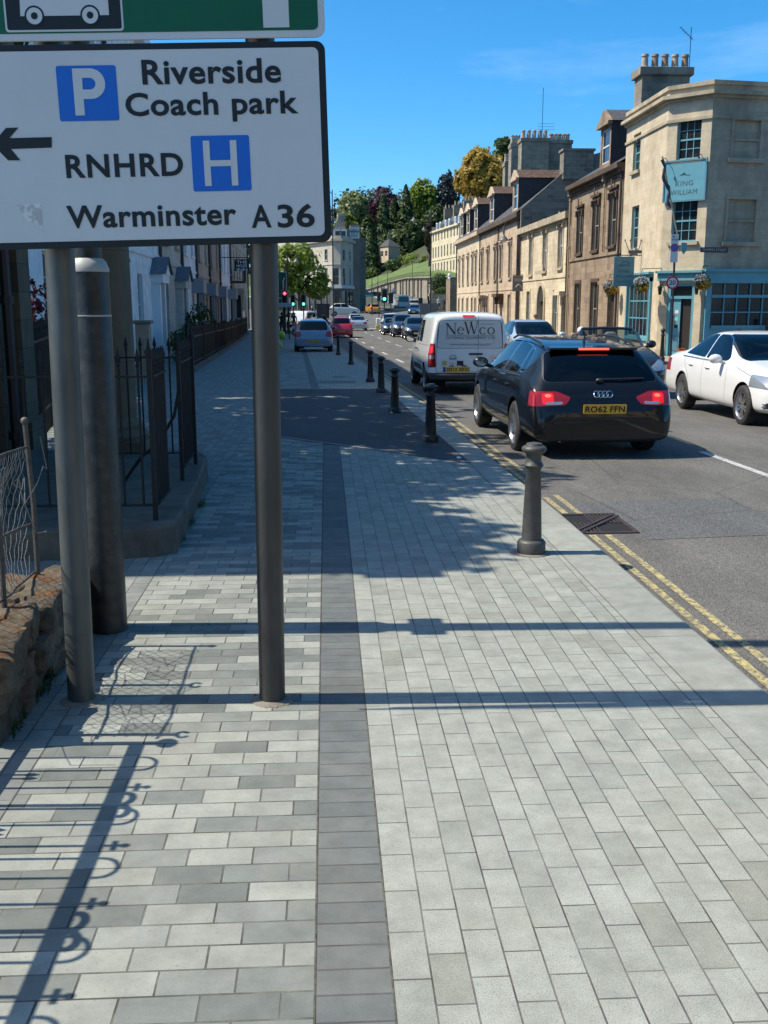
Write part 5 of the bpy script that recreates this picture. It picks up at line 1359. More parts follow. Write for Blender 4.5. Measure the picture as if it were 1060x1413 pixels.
ST_YEL = stone('honey_ashlar', [(.60, .50, .34), (.66, .55, .385), (.55, .455, .30)], .72, .28, .007, mcol=(.36, .29, .18), gfac=.3, bump=.25)
ST_ORG = stone('orange_ashlar', [(.50, .39, .27), (.56, .435, .305), (.46, .355, .245)], .6, .28, .005, mcol=(.30, .21, .13), gfac=.4, bump=.2)
ST_CRM = stone('cream_ashlar', [(.60, .49, .34), (.65, .535, .38)], .6, .28, .004, mcol=(.36, .27, .17), gfac=.22, bump=.2)
ST_BRN = stone('sooty_brown_ashlar', [(.285, .21, .138), (.335, .25, .17), (.24, .175, .115)], .7, .28, .005, mcol=(.13, .085, .05), gfac=.8, grime=(.05, .038, .028), bump=.25, gscale=.8)
ST_GAB = stone('grey_gable_stone', [(.18, .155, .118), (.24, .21, .16), (.145, .122, .092)], .55, .26, .012, mcol=(.25, .225, .18), gfac=.5, bump=.4)
ST_CHIM = stone('chimney_stone', [(.25, .215, .16), (.31, .27, .205), (.20, .172, .128)], .6, .3, .008, gfac=.55, bump=.4)
ST_CRN = stone('cornice_stone', [(.47, .40, .28), (.41, .345, .24)], 1.2, .5, .004, gfac=.55, bump=.25)
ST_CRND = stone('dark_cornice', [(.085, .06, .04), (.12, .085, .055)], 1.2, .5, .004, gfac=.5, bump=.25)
SLATE = stone('roof_slate', [(.075, .075, .08), (.10, .10, .105), (.06, .06, .065)], .3, .2, .008, mcol=(.03, .03, .03), grime=(.05, .055, .04), gfac=.5, streak=False)
TILE = stone('clay_tile', [(.105, .07, .056), (.14, .092, .074), (.085, .058, .047)], .26, .22, .02, mcol=(.06, .03, .02), grime=(.07, .05, .04), gfac=.5, streak=False, bump=.8)
LEAD = mat('dormer_lead', (.02, .02, .023), .6, col2=(.035, .034, .034), scale=5)
POT = mat('chimney_pot', (.33, .22, .15), .85, col2=(.22, .15, .10), scale=9); POTP = mat('pale_pot', (.42, .34, .25), .85, col2=(.3, .24, .18), scale=9)
PIPE = mat('cast_pipe', (.03, .028, .026), .5); DOORM = mat('dark_door', (.045, .032, .026), .4)
BLUEP = mat('pub_blue_paint', (.115, .31, .365), .45, col2=(.10, .27, .325), scale=3, bump=.06)
BLUED = mat('pub_board_blue', (.085, .215, .27), .5, col2=(.075, .19, .24), scale=2)

class Face:
    """an upright wall plane seen from outside: u runs left to right, z is height"""
    def __init__(s, p, q):
        s.p = Vector((p[0], p[1], 0)); d = Vector((q[0], q[1], 0)) - s.p
        s.L = d.length; s.u = d.normalized(); s.n = Vector((s.u.y, -s.u.x, 0))
    def pt(s, u, z, out=0.0): return s.p + s.u * u + s.n * out + Vector((0, 0, z))
    def hit(s, x, y):
        d = ray(x, y); e = Vector((0, 0, EYE)); t = (s.p - e).dot(s.n) / d.dot(s.n)
        h = e + d * t; return ((h - s.p).dot(s.u), h.z)
    def quad(s, mb, u0, z0, u1, z1, out=0.0, m=0): mb.face([s.pt(u0, z0, out), s.pt(u1, z0, out), s.pt(u1, z1, out), s.pt(u0, z1, out)], m)
    def slab(s, mb, u0, z0, u1, z1, o0, o1, m=0):           # box from depth o0 to o1 (outward positive)
        mb.prism([(u0, z0), (u1, z0), (u1, z1), (u0, z1)], s.p + s.n * o0, s.u, (0, 0, 1), s.n * (o1 - o0), m)
    def wall(s, mb, z0, z1, holes, reveal=.18, u0=0.0, u1=None, m=0, mr=None):
        u1 = s.L if u1 is None else u1; mr = m if mr is None else mr
        us = sorted({u0, u1} | {h[0] for h in holes} | {h[2] for h in holes}); zs = sorted({z0, z1} | {h[1] for h in holes} | {h[3] for h in holes})
        for a, b in zip(us, us[1:]):
            for c, d in zip(zs, zs[1:]):
                if any(h[0] - 1e-5 <= a and b <= h[2] + 1e-5 and h[1] - 1e-5 <= c and d <= h[3] + 1e-5 for h in holes): continue
                s.quad(mb, a, c, b, d, 0, m)
        for h in holes:
            a, c, b, d = h
            P = lambda u, z, o: s.pt(u, z, -o)
            for (x, y), (z, w) in (((a, c), (a, d)), ((a, d), (b, d)), ((b, d), (b, c)), ((b, c), (a, c))):
                mb.face([P(x, y, 0), P(z, w, 0), P(z, w, reveal), P(x, y, reveal)], mr)

def window(F, par, h, bars=(2, 2), m=None, glass=None, sill=None, surround=None, dep=.14, fw=.05, bw=.025, sash=True, key=None, hood=None):
    u0, z0, u1, z1 = h; m = m or SASHW
    mb = MB()
    for a, c, b, d in ((u0, z0, u0 + fw, z1), (u1 - fw, z0, u1, z1), (u0 + fw, z0, u1 - fw, z0 + fw), (u0 + fw, z1 - fw, u1 - fw, z1)): F.slab(mb, a, c, b, d, -dep - .03, -dep + .03)
    zm = (z0 + z1) / 2
    if sash: F.slab(mb, u0 + fw, zm - fw * .5, u1 - fw, zm + fw * .5, -dep - .02, -dep + .025)
    nx, nz = bars
    for i in range(1, nx): u = lerp(u0 + fw, u1 - fw, i / nx); F.slab(mb, u - bw / 2, z0 + fw, u + bw / 2, z1 - fw, -dep - .015, -dep + .012)
    for i in range(1, nz):
        z = lerp(z0 + fw, z1 - fw, i / nz)
        if sash and abs(z - zm) < .05: continue
        F.slab(mb, u0 + fw, z - bw / 2, u1 - fw, z + bw / 2, -dep - .014, -dep + .011)
    w = mb.build('window', m, par)
    mb = MB(); F.quad(mb, u0 + fw * .5, z0 + fw * .5, u1 - fw * .5, z1 - fw * .5, -dep - .005); mb.build('pane', glass or GL_W, w)
    if sill:
        mb = MB(); F.slab(mb, u0 - .1, z0 - .12, u1 + .1, z0 - .001, -.02, .11); mb.build('sill', sill, w)
    if surround:
        mb = MB(); sw = .13
        for a, c, b, d in ((u0 - sw, z0, u0, z1), (u1, z0, u1 + sw, z1), (u0 - sw, z1, u1 + sw, z1 + sw * 1.2)): F.slab(mb, a, c, b, d, .002, .045)
        if hood:
            F.slab(mb, u0 - sw - .06, z1 + sw * 1.2, u1 + sw + .06, z1 + sw * 1.2 + .1, .002, .12)
            for a in (u0 - sw - .02, u1 + .02): F.slab(mb, a, z1 - .25, a + sw, z1 + .02, .046, .12)
            um = (u0 + u1) / 2; F.slab(mb, um - .08, z1 + .12, um + .08, z1 + .55, .121, .15)
        mb.build('surround', surround, w)
    return w

def pots(par, pts, z, h=.7, r=.13, mats=(POT,)):
    for i, (x, y) in enumerate(pts):
        mb = MB(); mb.lathe([(r * 1.15, 0), (r * 1.15, .08), (r, .1), (r * .88, h - .1), (r * 1.08, h - .08), (r * 1.02, h), (r * .7, h), (r * .7, h - .2)], (x, y, z), 12)
        mb.build('chimney_pot', mats[i % len(mats)], par)

def downpipe(F, par, u, z0, z1, m=None, r=.05):
    mb = MB(); p = F.pt(u, z0, .09); q = F.pt(u, z1, .09); mb.tube([p, q], r, 8)
    for i in range(4): z = lerp(z0 + .3, z1 - .2, i / 3); c = F.pt(u, z, .09); mb.lathe([(r * 1.4, -.04), (r * 1.4, .04)], c, 8)
    t = F.pt(u, z1, .09); mb.box(t.x - .12, t.y - .12, t.z, t.x + .12, t.y + .12, t.z + .25)
    return mb.build('downpipe', m or PIPE, par)

# ================= the corner pub
XF = 12.3
zp = gz(38)
A0, A1 = (XF, 43.3), (XF, 38.1); B1 = (13.47, 36.9); C1 = (13.47 + 14, 36.9 + 2.2)
FA, FB, FC = Face(A0, A1), Face(A1, B1), Face(B1, C1)
pub = thing('pub', 'pale stone corner pub with turquoise ground floor and chamfered corner', 'pub', (14, 40, zp))
def hr(F, x, yt, yb, w, du=0):
    u, z1 = F.hit(x, yt); z0 = F.hit(x, yb)[1]; return (u - w / 2 + du, z0, u + w / 2 + du, z1)
ztop = FB.hit(940, 118)[1]
fasc = 3.35 + zp
wa1 = hr(FA, 880, 184, 235, .95); wa2 = hr(FA, 877.5, 284, 343, .95)
wb1 = hr(FB, 937, 166, 221, .92); wb2 = hr(FB, 933, 276, 334, .98)
wb1 = (.5 * FB.L - .46, wb1[1], .5 * FB.L + .46, wb1[3]); wb2 = (.5 * FB.L - .49, wb2[1], .5 * FB.L + .49, wb2[3])
uc = FC.hit(1030, 200)[0]
wc1 = (uc - .52, FC.hit(1030, 219)[1], uc + .52, FC.hit(1030, 166)[1]); wc2 = (uc - .55, FC.hit(1026, 334)[1], uc + .55, FC.hit(1026, 275)[1])
shopA = (1.35, zp + .75, 4.25, zp + 2.85); door = (.34, zp + .12, FB.L - .28, zp + 2.75)
mb = MB()
FA.wall(mb, zp, ztop, [wa1, wa2, shopA], m=0); FB.wall(mb, zp, ztop, [wb1, wb2, door], m=0); FC.wall(mb, zp + 3.0, ztop, [wc1, wc2], m=1, reveal=.12)
FC.wall(mb, zp, zp + 3.0, [(.40, zp + 1.25, 6.6, zp + 2.75)], m=1, reveal=.1)
Face((XF + 8, 43.3), A0).wall(mb, zp, ztop, [], m=1); Face(C1, (C1[0], 44)).wall(mb, zp, ztop, [], m=1)
mb.build('wall', [ST_PUB, ST_GREY], pub)
# parapet, cornice and string courses that break round the corner
def band(name, m, par, Fs, z0, z1, o, mi=None):
    mb = MB(); off = [f.n * o for f in Fs]
    pts = [Fs[0].pt(0, 0) + off[0]]
    for a, b in zip(Fs, Fs[1:]):
        k = (a.n + b.n); k = k / k.length_squared * 2 * o if False else (a.n + b.n).normalized() * (o / max(.3, (a.n + b.n).normalized().dot(a.n)))
        pts.append(b.p + k)
    pts.append(Fs[-1].pt(Fs[-1].L, 0) + off[-1]); base = [f.p - f.n * .02 for f in Fs] + [Fs[-1].pt(Fs[-1].L, 0) - Fs[-1].n * .02]
    for i in range(len(Fs)):
        a, b, c, d = pts[i], pts[i + 1], base[i + 1], base[i]
        Z = lambda p, z: (p.x, p.y, z)
        mb.face([Z(a, z0), Z(b, z0), Z(b, z1), Z(a, z1)]); mb.face([Z(a, z1), Z(b, z1), Z(c, z1), Z(d, z1)]); mb.face([Z(d, z0), Z(c, z0), Z(b, z0), Z(a, z0)])
    return mb.build(name, m, par)
zc = FB.hit(930, 138)[1]
PF = [FA, FB, FC]
for k, (za, zb_, o) in enumerate(((zc - .10, zc, .10), (zc, zc + .12, .26), (ztop - .12, ztop + .02, .08), (zc - .78, zc - .68, .06))): band('cornice', ST_CRN, pub, PF, za, zb_, o)
for h, F, b in ((wa1, FA, (2, 4)), (wa2, FA, (2, 4)), (wb1, FB, (3, 4)), (wb2, FB, (3, 4))): window(F, pub, h, b, SASHB, sill=ST_CRN, fw=.06)
# blocked windows on the side street
for h in (wc1, wc2):
    mb = MB(); F = FC
    for a, c, b, d in ((h[0] - .1, h[1], h[0], h[3]), (h[2], h[1], h[2] + .1, h[3]), (h[0] - .1, h[3], h[2] + .1, h[3] + .1)): F.slab(mb, a, c, b, d, .001, .035)
    F.quad(mb, h[0], h[1], h[2], h[3], -.119); zm = (h[1] + h[3]) / 2; F.slab(mb, h[0], zm - .04, h[2], zm + .04, -.118, -.05); F.slab(mb, h[0] - .2, h[1] - .14, h[2] + .2, h[1], .001, .13)
    mb.build('blind_window', ST_GREY, pub)
# shopfront
mb = MB()
for a, c, b, d in ((shopA[0] - .14, zp + .1, shopA[0], zp + 3.0), (shopA[2], zp + .1, shopA[2] + .14, zp + 3.0), (shopA[0] - .14, zp + 2.85, shopA[2] + .14, zp + 3.12), (shopA[0], shopA[1] - .12, shopA[2], shopA[1])): FA.slab(mb, a, c, b, d, .002, .09)
FA.slab(mb, shopA[0] - .22, zp + 3.12, shopA[2] + .22, zp + 3.2, .002, .2)
mb.build('shopfront', BLUEP, pub)
window(FA, pub, shopA, (6, 3), BLUEP, GL_W, fw=.06, bw=.05, sash=False, dep=.06)
mb = MB(); FB.slab(mb, -.05, zp + 2.85, FB.L + .02, zp + 3.12, .002, .1); FB.slab(mb, -.1, zp + 3.12, FB.L + .06, zp + 3.2, .002, .2); mb.build('fascia', BLUEP, pub)
mb = MB(); FC.slab(mb, .0, zp + 2.75, FC.L, zp + 3.15, .002, .1); FC.slab(mb, 0, zp + 3.15, FC.L, zp + 3.24, .002, .2)
for u in (.14, 6.6): FC.slab(mb, u, zp + .1, u + .2, zp + 2.75, .002, .08)
FC.slab(mb, .40, zp + 2.24, 6.6, zp + 2.34, -.08, .03); FC.slab(mb, .40, zp + 1.15, 6.6, zp + 1.25, .002, .08); FC.slab(mb, .36, zp + .1, 6.6, zp + 1.15, .002, .03); mb.build('shopfront', BLUEP, pub)
mb = MB()
for u in (.62, 3.6): FC.slab(mb, u, zp + .25, u + 2.5, zp + 1.0, .031, .05)
mb.build('stallriser_panel', BLUED, pub, bevel=.01)
wgl = mb = MB(); FC.quad(mb, .40, zp + 1.25, 6.6, zp + 2.75, -.09)
o = mb.build('window', GL_W, pub)
mb = MB()
for i in range(1, 12): u = .40 + i * 6.2 / 12; FC.slab(mb, u - .02, zp + 1.25, u + .02, zp + 2.75, -.08, -.03)
FC.slab(mb, .40, zp + 1.7, 6.6, zp + 1.74, -.08, -.03); mb.build('glazing_bars', BLUEP, o)
mb = MB(); FC.slab(mb, 4.9, zp + 1.35, 5.4, zp + 1.9, -.02, 0); mb.build('notice', mat('notice_paper', (.6, .6, .56), .8), o)
# corner door
mb = MB(); FB.slab(mb, door[0], door[1], door[0] + .12, door[3], -.17, -.02); FB.slab(mb, door[2] - .1, door[1], door[2], door[3], -.17, -.02); FB.slab(mb, door[0] + .12, zp + 2.2, door[2] - .1, zp + 2.3, -.17, -.04); FB.slab(mb, door[0] + .12, door[3] - .1, door[2] - .1, door[3], -.17, -.03)
dfr = mb.build('door_frame', BLUEP, pub)
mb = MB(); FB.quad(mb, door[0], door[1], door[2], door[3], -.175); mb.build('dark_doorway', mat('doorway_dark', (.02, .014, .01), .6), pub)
mb = MB(); FB.slab(mb, door[0] + .12, door[1] + .02, door[0] + .50, zp + 2.2, -.15, -.10); dr = mb.build('door', BLUEP, pub)
mb = MB(); FB.slab(mb, door[0] + .17, door[1] + .2, door[0] + .45, zp + .9, -.099, -.085); mb.build('door_panel', BLUED, dr)
mb = MB()
for i, c in enumerate((PLK, mat('sticker_orange', (.5, .25, .03), .5), mat('sticker_green', (.2, .5, .35), .5), mat('sticker_purple', (.2, .05, .15), .5), PLW)):
    mb = MB(); FB.slab(mb, door[0] + (.16 if i % 2 else .30), zp + 1.15 + .13 * i, door[0] + (.29 if i % 2 else .43), zp + 1.27 + .13 * i, -.098, -.092); mb.build('door_sticker', c, dr)
mb = MB(); FB.slab(mb, door[0] - .1, zp, door[2] + .1, zp + .12, -.2, .35); mb.build('doorstep', ST_CRN, pub)
for u in (.14, FB.L - .14):
    mb = MB(); FB.slab(mb, u - .17, zp, u + .17, zp + .35, .002, .06); mb.build('plinth_block', ST_CRN, pub)
for F, u in ((FB, .12), (FB, FB.L - .12)):
    mb = MB(); c = F.pt(u, zp + 2.62, .17); mb.lathe([(.02, -.28), (.055, -.25), (.085, -.02), (.11, 0), (.04, .07), (.012, .12)], c, 6); mb.bar(F.pt(u, zp + 2.72, 0), F.pt(u, zp + 2.72, .17), .02, .02); mb.build('wall_lantern', IRON, pub)
# roof and stack
mb = MB(); mb.face([(XF + .4, 43.2, ztop - .1), (XF + .4, 38.2, ztop - .1), (13.7, 37.2, ztop - .1), (C1[0], C1[1] + .3, ztop - .1), (C1[0], 43.2, ztop - .1)]); mb.build('flat_roof', LEAD, pub)
mb = MB(); mb.face([(15.2, 38.2, ztop - .05), (27, 40, ztop - .05), (27, 42.5, ztop + 1.1), (16.8, 42.0, ztop + .95)]); mb.face([(15.2, 38.2, ztop - .05), (16.8, 42, ztop + .95), (15.4, 43, ztop - .05)]); mb.build('roof', TILE, pub)
pz = at(920, 107, 42.6).z
xs0, xs1 = at(886, 110, 42.2).x, at(952, 110, 42.2).x
chm = MB(); chm.box(xs0, 42.2, ztop - 1.2, xs1, 43.2, pz); chm.box(xs0 - .12, 42.08, pz, xs1 + .12, 43.32, pz + .3)
ck = chm.build('chimney', ST_CHIM, pub, bevel=.01)
pots(ck, [(lerp(xs0 + .2, xs1 - .1, i / 4), 42.6) for i in range(5)], pz + .3, at(890, 75, 42.6).z - pz - .3, .14, (POTP, POT, POT))
mb = MB(); p = Vector((xs1 + .05, 42.5, pz + .3)); mb.tube([p, p + Vector((0, 0, 1.55))], .015, 6); mb.bar(p + Vector((-.45, 0, 1.55)), p + Vector((.08, 0, 1.1)), .02, .02)
for i in range(5): q = p + Vector((-.42 + .1 * i, 0, 1.52 - .09 * i)); mb.tube([q - Vector((0, .2, 0)), q + Vector((0, .2, 0))], .006, 4)
mb.build('tv_aerial', IRON, ck)
# boards and signs on the pub: separate things hung on it
z1, z0 = FB.hit(940, 222)[1], FB.hit(940, 278)[1]
nb = thing('pub_sign', 'turquoise board lettered KING WILLIAM fixed across the chamfered corner', 'sign', FB.pt(FB.L / 2, z0, .1))
mb = MB(); FB.slab(mb, .0, z0, FB.L - .03, z1, .05, .10); mb.build('board', BLUEP, nb, bevel=.005)
mb = MB()
for a, c, b, d in ((0, z1 - .04, FB.L - .03, z1 + .02), (0, z0 - .02, FB.L - .03, z0 + .04), (0, z0 + .04, .05, z1 - .04), (FB.L - .08, z0 + .04, FB.L - .03, z1 - .04)): FB.slab(mb, a, c, b, d, .08, .13)
mb.build('board_frame', BLUED, nb)
DKB = mat('dark_lettering', (.03, .06, .075), .6)
def ftext(F, par, s, u0, u1, z0, h, out, m=None, bold=0., sp=1.1, nm='lettering'):
    mb = MB(); text_into(mb, s, F.pt(u0, z0, out), F.u, (0, 0, 1), u1 - u0, h, bold, sp); return mb.build(nm, m or DKB, par)
ftext(FB, nb, 'KING', .48, 1.15, z0 + .52, .17, .104); ftext(FB, nb, 'WILLIAM', .30, 1.32, z0 + .22, .17, .104)
mb = MB()
for i in range(5): mb.tube([FB.pt(.62 + .1 * i, z0 + .88, .106), FB.pt(.82 - .0 * i, z0 + .98 - .02 * i, .106)], .008, 4)
mb.build('crest', DKB, nb)
for k in range(2):
    u = .12 + k * 1.35; mb = MB(); mb.tube([FB.pt(u, z1 + .02, .1), FB.pt(u, z1 + .12, .3), FB.pt(u, z1 + .05, .42)], .012, 6); mb.lathe([(.05, -.05), (.02, .03)], FB.pt(u, z1 + .03, .42), 8); mb.build('board_lamp', IRON, nb)
# hanging sign
hs = thing('pub_sign', 'dark turquoise hanging sign lettered KING WILLIAM at right angles to the pub wall', 'sign', (XF - .6, 39.9, 3))
HY = 40.5; hx0, hx1 = at(846.5, 380, HY).x, at(874.5, 380, HY).x; hz0, hz1 = at(860, 395, HY).z, at(860, 354, HY).z
mb = MB(); mb.box(hx0, HY - .03, hz0, hx1, HY + .03, hz1); mb.build('board', BLUED, hs, bevel=.005)
for i, (s, w, zz, h) in enumerate((('KING', .42, .52, .11), ('WILLIAM', .62, .33, .10), ('PUB & DINING', .5, .16, .05))):
    mb = MB(); xm = (hx0 + hx1) / 2; text_into(mb, s, (xm - w / 2, HY - .034, hz0 + zz), (1, 0, 0), (0, 0, 1), w, h, 0, 1.1); mb.build('lettering', DKB, hs)
mb = MB(); xm = (hx0 + hx1) / 2; mb.tube([(xm + .2 * cos(t * pi / 8), HY - .04, hz0 + .86 + .09 * sin(t * pi / 8)) for t in range(9)], .01, 4); mb.tube([(xm - .22, HY - .04, hz0 + .8), (xm + .22, HY - .04, hz0 + .8)], .01, 4); mb.build('crest', DKB, hs)
mb = MB(); mb.tube([(hx0, HY, hz1 + .05), (XF + .02, HY, hz1 + .05)], .02, 6); mb.tube([(hx0 + .1, HY, hz1 + .05), (hx0 + .1, HY, hz1)], .01, 6); mb.build('bracket', IRON, hs)
# little crown over the sign
mb = MB(); cc = Vector((hx1 + .02, HY, hz1 + .12))
for i in range(5): mb.bar(cc + Vector((-.25 + .125 * i, 0, .1)), cc + Vector((-.42 + .21 * i, 0, .48)), .03, .02); mb.ball(cc + Vector((-.42 + .21 * i, 0, .5)), .035, 6, k=4)
mb.box(cc.x - .27, cc.y - .03, cc.z, cc.x + .27, cc.y + .03, cc.z + .12)
tag(mb.build('iron_crown', mat('weathered_iron', (.08, .10, .10), .6), loc=cc), 'iron crown ornament on a bracket above the hanging pub sign', 'ornament')
# street name plate
u0, zz = FC.hit(966, 348); u1 = FC.hit(1004, 348)[0]; zz0 = FC.hit(966, 348)[1]
sp_ = thing('street_sign', 'black street name plate lettered THOMAS STREET on the side wall of the pub', 'sign', FC.pt(u0, zz0, .03))
mb = MB(); FC.slab(mb, u0, zz0, u1, zz0 + .17, .002, .03); mb.build('plate', mat('plate_dark', (.03, .028, .026), .5), sp_, bevel=.004)
ftext(FC, sp_, 'THOMAS STREET', u0 + .06, u1 - .06, zz0 + .045, .085, .033, mat('aged_white', (.5, .48, .42), .7))
# flag pole
fp = thing('flagpole', 'leaning flagpole with a furled dark flag on the pub corner', 'flagpole', FB.pt(1.0, 3.6, .2))
p, q = at(935, 325, 36.6), at(914, 216, 36.2)
mb = MB(); mb.tube([p, q], .028, 8); mb.build('pole', mat('pole_wood', (.35, .30, .22), .6), fp)
mb = MB(); n = 14
mb.tube([lerp(p, q, .38 + .6 * i / n) + Vector((-.06 * sin(i * .9) - .05, -.05, -.06)) for i in range(n + 1)], [.03 + .05 * abs(sin(i * 1.3)) * (1 - abs(i / n - .4)) for i in range(n + 1)], 8); mb.build('flag', mat('dark_flag', (.025, .035, .055), .8, col2=(.08, .09, .11), scale=6), fp)

# ================= the houses down the right side (front plane X = XF)
FR = Face((XF, 98.0), (XF, 43.3))
def uY(Y): return 98.0 - Y
def hole(Yc, z0, z1, w): return (uY(Yc) - w / 2, z0, uY(Yc) + w / 2, z1)
def gabled(par, Y0, Y1, ze, zr_, xr, xb, m, over=.25, name='roof'):
    mb = MB(); e = XF - over
    mb.face([(e, Y1, ze), (e, Y0, ze), (xr, Y0, zr_), (xr, Y1, zr_)]); mb.face([(xr, Y1, zr_), (xr, Y0, zr_), (xb, Y0, ze), (xb, Y1, ze)])
    mb.face([(e, Y1, ze - .1), (e, Y0, ze - .1), (e, Y0, ze), (e, Y1, ze)])
    return mb.build(name, m, par)
def dormer(par, Yc, zb, zt, w, xf, xr, wallm, roofm, tile):
    mb = MB(); F = Face((xf, Yc + w / 2), (xf, Yc - w / 2)); hh = zt - zb
    hol = (.22, zb + .35, w - .22, zt - .55); F.wall(mb, zb, zt - .35, [hol], reveal=.1)
    d = mb.build('dormer', wallm, par)
    mb = MB(); F.slab(mb, -.15, zt - .45, w + .15, zt - .33, .0, .2); mb.prism([(-.2, zt - .33), (w + .2, zt - .33), (w / 2, zt + .25)], F.p + F.n * .0, F.u, (0, 0, 1), F.n * .16); mb.build('pediment', wallm, d)
    for q in (F.pt(0, 0), F.pt(w, 0)): mb = MB(); mb.face([(q.x, q.y, zb), (xr, q.y, zb), (xr, q.y, zt - .35), (q.x, q.y, zt - .35)]); mb.build('cheek', LEAD, d)
    mb = MB(); L_, R_, M = F.pt(-.15, zt - .33), F.pt(w + .15, zt - .33), F.pt(w / 2, zt + .27)
    X = Vector((xr - xf + .4, 0, 0)); mb.face([L_, M, M + X, L_ + X]); mb.face([M, R_, R_ + X, M + X]); mb.build('dormer_roof', tile, d)
    window(F, d, hol, (1, 2), SASHW, fw=.07, dep=.08)
    return d

def street_house(name, label, Y0, Y1, ze, stonem, wins, doors=(), crn=None, loc=None, sill=None, glass=GL_W):
    """Y0 nearest end"""
    zb = gz((Y0 + Y1) / 2) - .3
    t = thing(name, label, 'house', (XF + 3, (Y0 + Y1) / 2, gz((Y0 + Y1) / 2)))
    F = Face((XF, Y1), (XF, Y0))
    H = []
    for Yc, z0, z1, w in list(wins) + [d[:4] for d in doors]: H.append((Y1 - Yc - w / 2, z0, Y1 - Yc + w / 2, z1))
    mb = MB(); F.wall(mb, zb, ze, H); Face((XF, Y0), (XF + 8, Y0)).wall(mb, zb, ze, []); Face((XF + 8, Y1), (XF, Y1)).wall(mb, zb, ze, [])
    mb.build('wall', stonem, t)
    return t, F, H

# brown house beside the pub
zg = gz(47)
b1 = [(50.6, 4.05, 6.05, 1.05), (47.6, 4.05, 6.25, 1.1), (44.8, 4.1, 6.3, 1.1)]; b0 = [(50.6, zg + .7, zg + 3.1, 1.0), (47.4, zg + .7, zg + 3.1, 1.15)]
t, F, H = street_house('terraced_house', 'soot-browned stone house with one tall dormer, between the pub and the honey-coloured house', 43.32, 52.6, 7.35, ST_BRN, b1 + b0, [(44.6, zg + .05, zg + 2.9, 1.1)])
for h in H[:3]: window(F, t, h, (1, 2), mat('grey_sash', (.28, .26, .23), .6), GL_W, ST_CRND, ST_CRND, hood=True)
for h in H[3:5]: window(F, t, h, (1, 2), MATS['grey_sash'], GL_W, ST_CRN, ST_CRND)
mb = MB(); h = H[5]; F.quad(mb, h[0], h[1], h[2], h[3], -.16); mb.build('door', DOORM, t)
mb = MB(); F.slab(mb, h[0] - .25, h[3] + .05, h[2] + .25, h[3] + .2, .0, .4); mb.prism([(h[0] - .25, h[3] + .2), (h[2] + .25, h[3] + .2), ((h[0] + h[2]) / 2, h[3] + .65)], F.p, F.u, (0, 0, 1), F.n * .35); mb.build('door_hood', ST_BRN, t)
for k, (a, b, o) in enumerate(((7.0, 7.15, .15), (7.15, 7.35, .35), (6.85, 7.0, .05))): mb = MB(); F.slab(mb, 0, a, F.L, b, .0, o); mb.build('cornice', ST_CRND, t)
mb = MB(); F.slab(mb, 0, 3.72, F.L, 3.84, 0, .06); mb.build('string_course', ST_BRN, t)
gabled(t, 43.35, 52.6, 7.36, 10.2, XF + 4.6, XF + 9, SLATE)
dormer(t, 47.0, 7.4, 9.75, 1.75, XF + .12, XF + 3.4, ST_BRN, LEAD, SLATE)
downpipe(F, t, F.L - .15, zg, 7.0); downpipe(F, t, .1, zg, 6.9, mat('stone_pipe', (.30, .23, .14), .7)); downpipe(F, t, 6.55, 3.9, 6.9, MATS['stone_pipe'], .04)

# honey-coloured house with the arch
zg = gz(59)
b1 = [(62.6, 3.35, 5.75, 1.05), (58.6, 3.45, 5.75, 1.05), (54.7, 3.5, 5.8, 1.05)]
b0 = [(63.0, zg + .6, zg + 3.0, 1.0), (55.5, zg + .6, zg + 3.0, 1.15)]
arch = (59.2, zg + .05, zg + 2.4, 1.75)
dr_ = (53.7, zg + .05, zg + 2.6, .8)
t, F, H = street_house('terraced_house', 'honey-coloured stone house with a round-arched doorway', 52.62, 65.9, 6.0, ST_YEL, b1 + b0, [arch, dr_])
for h in H[:3]: window(F, t, h, (1, 2), SASHW, GL_M, ST_CRN, ST_YEL, hood=True)
for h in H[3:5]: window(F, t, h, (1, 2), mat('teal_blind', (.18, .26, .26), .7), GL_M, ST_CRN, ST_YEL)
h = H[5]; uc_ = (h[0] + h[2]) / 2; rr = (h[2] - h[0]) / 2
mb = MB()
for i in range(12):       # spandrels close the square head to a round arch
    a0, a1 = pi * i / 12, pi * (i + 1) / 12
    zA = h[3] - rr
    pass
P = [(uc_ + rr * cos(pi - pi * i / 16), h[3] + .0 + rr * sin(pi * i / 16)) for i in range(17)]
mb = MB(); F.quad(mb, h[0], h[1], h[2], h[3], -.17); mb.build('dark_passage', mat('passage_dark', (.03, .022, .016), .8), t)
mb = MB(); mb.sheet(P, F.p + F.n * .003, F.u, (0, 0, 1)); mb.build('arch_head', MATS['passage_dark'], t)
mb = MB(); P2 = [(uc_ + (rr + .2) * cos(pi - pi * i / 16), h[3] + (rr + .2) * sin(pi * i / 16)) for i in range(17)]
for i in range(16): mb.prism([P[i], P[i + 1], P2[i + 1], P2[i]][::-1], F.p + F.n * .004, F.u, (0, 0, 1), F.n * .08)
for a, b in ((h[0] - .2, h[0]), (h[2], h[2] + .2)): F.slab(mb, a, zg, b, h[3], .004, .084)
mb.build('arch_surround', ST_CRN, t)
mb = MB(); F.slab(mb, uc_ + .05, h[1], h[2] - .05, h[3] - .3, -.15, -.1); mb.build('door', mat('tan_door', (.25, .17, .10), .6), t)
h = H[6]; mb = MB(); F.quad(mb, h[0], h[1], h[2], h[3], -.16); mb.build('door', DOORM, t)
